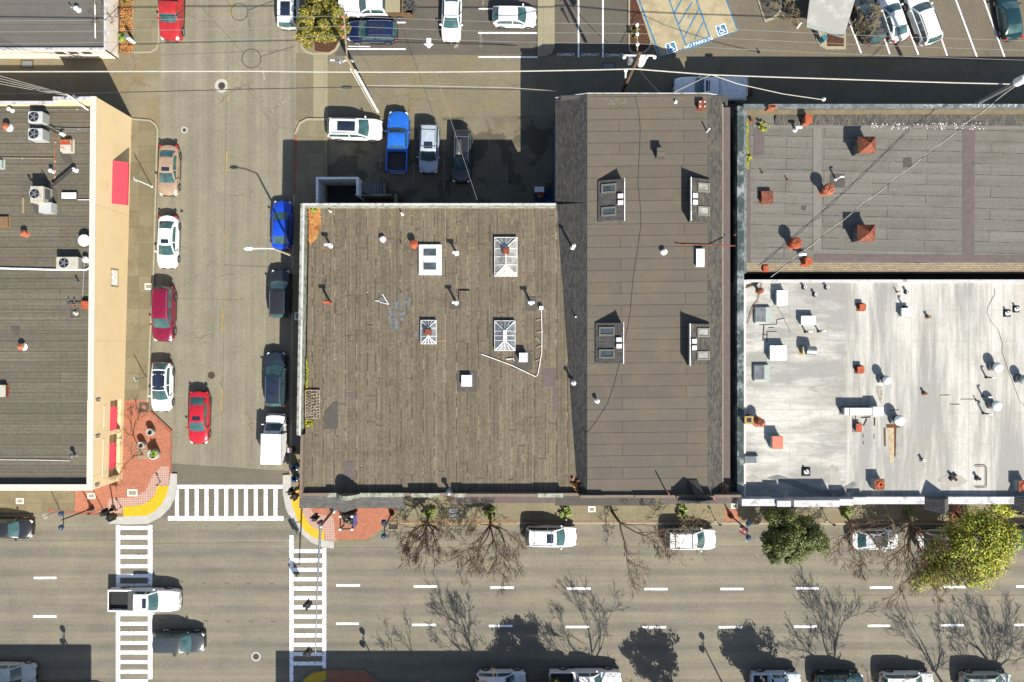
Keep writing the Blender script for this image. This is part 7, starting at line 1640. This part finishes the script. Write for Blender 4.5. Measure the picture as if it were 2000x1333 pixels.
t3, b3, e3 = upole(1825, 246, 2012, 148, 13.4, 'galv', .2, .15, 'pale utility pole rising behind the grey roofed building at the picture edge')
m = MB(); q = e3 * .97; m.lathe((q.x, q.y, q.z - 1.2), [(.34, 0), (.34, 1.0), (.28, 1.15), (.02, 1.2)], 18); m.build('transformer', MT['whitem'], t3, smooth=40)
# wires
def sagged(a, b, sag, n=14):
    return [a.lerp(b, k / n) - Vector((0, 0, sag * 4 * (k / n) * (1 - k / n))) for k in range(n + 1)]
def wire(pts, r, mat, label, name='overhead_wire', group='overhead wires along the alley'):
    m = MB(); m.tube(pts, r, 5); return tag(m.build(name, MT[mat]), label, 'wire', group)
nm = ('highest of the three thin overhead wires', 'middle of the three thin overhead wires', 'lowest of the three thin overhead wires')
for k, (yl, ym) in enumerate(((40, 78), (62, 97), (86, 116))):
    a = P(-80, yl + 1, 13.6); z = P(2080, ym + 4, 13.6)
    wire(sagged(a, HV1[k], .25) + sagged(HV1[k], HV2[k], .3)[1:] + sagged(HV2[k], z, .35)[1:], .016, 'thin', nm[k] + ' crossing the whole picture')
c1_, c2_ = P(691, 141, 10.6), P(1238, 135, 10.0)
main = [P(-60, 140.5, 10.5), P(250, 140, 10.2)] + sagged(P(500, 139.5, 10.2), c1_, .05, 4) + sagged(c1_, c2_, .25, 10)[1:] + [P(1316, 141, 9.9), P(1388, 146.5, 9.9), P(1500, 150.5, 9.8), P(1700, 157, 9.8), P(1860, 162, 9.9), P(1992, 165, 10.2)]
wire(main, .05, 'wire', 'thick bright cable bundle running the length of the alley', 'overhead_cable')
low = [P(-40, 183, 7.4), P(120, 183, 7.4), P(300, 179.5, 7.3), P(480, 174.5, 7.2), P(660, 171, 7.2), P(700, 170, 7.2), P(800, 172, 7.0), P(1000, 175.5, 6.9), P(1086, 178.5, 6.9)]
wire(low, .035, 'dwire', 'dark sagging cable with a black splice box', 'overhead_cable')
m = MB(); a, b = P(667, 170.8, 7.2), P(687, 170.3, 7.2); m.tube([a, a.lerp(b, .1), a.lerp(b, .9), b], [.05, .13, .13, .05], 10); tag(m.build('splice_box', MT['trim']), 'black splice box hanging in the dark cable beside the pale pole', 'splice box')
wire([P(717, 167.5, 7.3), P(850, 168.5, 7.0), P(1000, 172, 6.9), P(1084, 178, 6.9)], .02, 'wire', 'thin pale wire just above the dark sagging cable')
wire(sagged(P(850, 142, 9.7), P(932, 391, 7.9), .35), .016, 'thin', 'pale service wire dropping over the rear bays to the brown roof')
wire(sagged(P(722, 168, 7.2), P(778, 224, 5.5), .2), .012, 'dwire', 'thin guy wire running down towards the blue pickup')
wire([P(1388, 146.5, 9.9), P(1353, 163, 8.6), P(1314, 182, 7.3)], .03, 'wire', 'bright service wire slanting down to the long taupe roof')
wire([P(1390, 146.5, 9.9), P(1440, 164, 9.0), P(1530, 184, 7.8), P(1606, 195, 7.1)], .032, 'wire', 'bright service wire slanting over the work pickup to the grey parapet')
m = MB(); q = P(1608, 195, 7.0); insul(m, q, .16, .45); tag(m.build('wire_anchor', MT['whitem']), 'white insulator where a service wire meets the grey parapet', 'insulator')
wire(sagged(P(1250, 137, 9.9), P(1292, 183, 7.3), .3), .028, 'dwire', 'striped service wire dropping to the taupe roof edge')
def twisted(a, b, sag, label):
    pts = sagged(a, b, sag, 60); m = MB(); w = []
    for ph, mt in ((0, 'wire'), (math.pi, 'dwire')): 
        m = MB(); m.tube([p + Vector((.05 * math.cos(k * .75 + ph), .05 * math.sin(k * .75 + ph), .05 * math.sin(k * .75 + ph))) for k, p in enumerate(pts)], .024, 4); w.append((m, mt))
    t = T('service_drop', label, 'wire', a.lerp(b, .5)); w[0][0].build('pale_strand', MT['wire'], t, True); w[1][0].build('dark_strand', MT['dwire'], t, True)
twisted(P(1985, 167, 9.6), P(1505, 542, 7.4), .5, 'long twisted black and white service cable crossing the grey roof diagonally')
for k, (ya, yb) in enumerate(((148, 184.5), (154, 185.5), (160, 186.5), (166, 187.5))):
    wire(sagged(P(-30, ya - 8, 7.4), P(132 + k, yb, 6.95), .2), .018, 'wire', ('first', 'second', 'third', 'fourth')[k] + ' of the thin wires fanning from the white weatherhead, counted from the alley side')
m = MB(); pts = [P(491 + 18.5 * math.cos(a * .2618), 114.5 + 18.5 * math.sin(a * .2618), 7.5) for a in range(25)]; m.tube(pts, .03, 5); tag(m.build('cable_loop', MT['trim']), 'black cable coiled in a hanging loop above the side street', 'cable'); 
wire([P(509, 111, 7.5), P(540, 101, 7.6), P(575, 91, 7.8)], .026, 'dwire', 'short dark wire running from the hanging loop towards the olive green tree')
wire([P(380, 0, 8.2), P(440, 65, 7.9), P(474, 103, 7.6)], .012, 'dwire', 'thin dark wire slanting from the picture top to the hanging loop')
wire([P(503, 129, 7.5), P(515, 140, 8.5), P(516, 156, 7.5)], .02, 'wire', 'short pale wire tail hanging from the hanging loop')
# ------------------------------------------------------------------ daylight, sky and camera
EL = R(43); sd = Vector((.455 * math.cos(EL), -.8905 * math.cos(EL), math.sin(EL)))
w = bpy.data.worlds.new('World'); scene.world = w; w.use_nodes = True
nt = w.node_tree; bg = nt.nodes['Background']; sky = nt.nodes.new('ShaderNodeTexSky'); sky.sky_type = 'NISHITA'; sky.sun_disc = False
sky.sun_elevation = EL; sky.sun_rotation = math.atan2(.455, -.8905); nt.links.new(sky.outputs[0], bg.inputs[0]); bg.inputs[1].default_value = SKY
ld = bpy.data.lights.new('sun', 'SUN'); ld.energy = SUN; ld.angle = R(.5); ld.color = (1.0, .955, .86)
lo = bpy.data.objects.new('sun', ld); scene.collection.objects.link(lo); lo.rotation_euler = (-sd).to_track_quat('-Z', 'Y').to_euler(); lo.location = (20, -40, 60)
cd = bpy.data.cameras.new('camera'); cd.sensor_width = 36; cd.lens = 36 * S * H / 2000; cd.clip_start = 1; cd.clip_end = 600
co = bpy.data.objects.new('camera', cd); scene.collection.objects.link(co); co.location = (0, 0, H); scene.camera = co
vs = scene.view_settings; scene.display_settings.display_device = 'sRGB'; vs.view_transform = 'Standard'; vs.look = 'None'; vs.exposure = EXPO; vs.gamma = 1; vs.use_curve_mapping = False
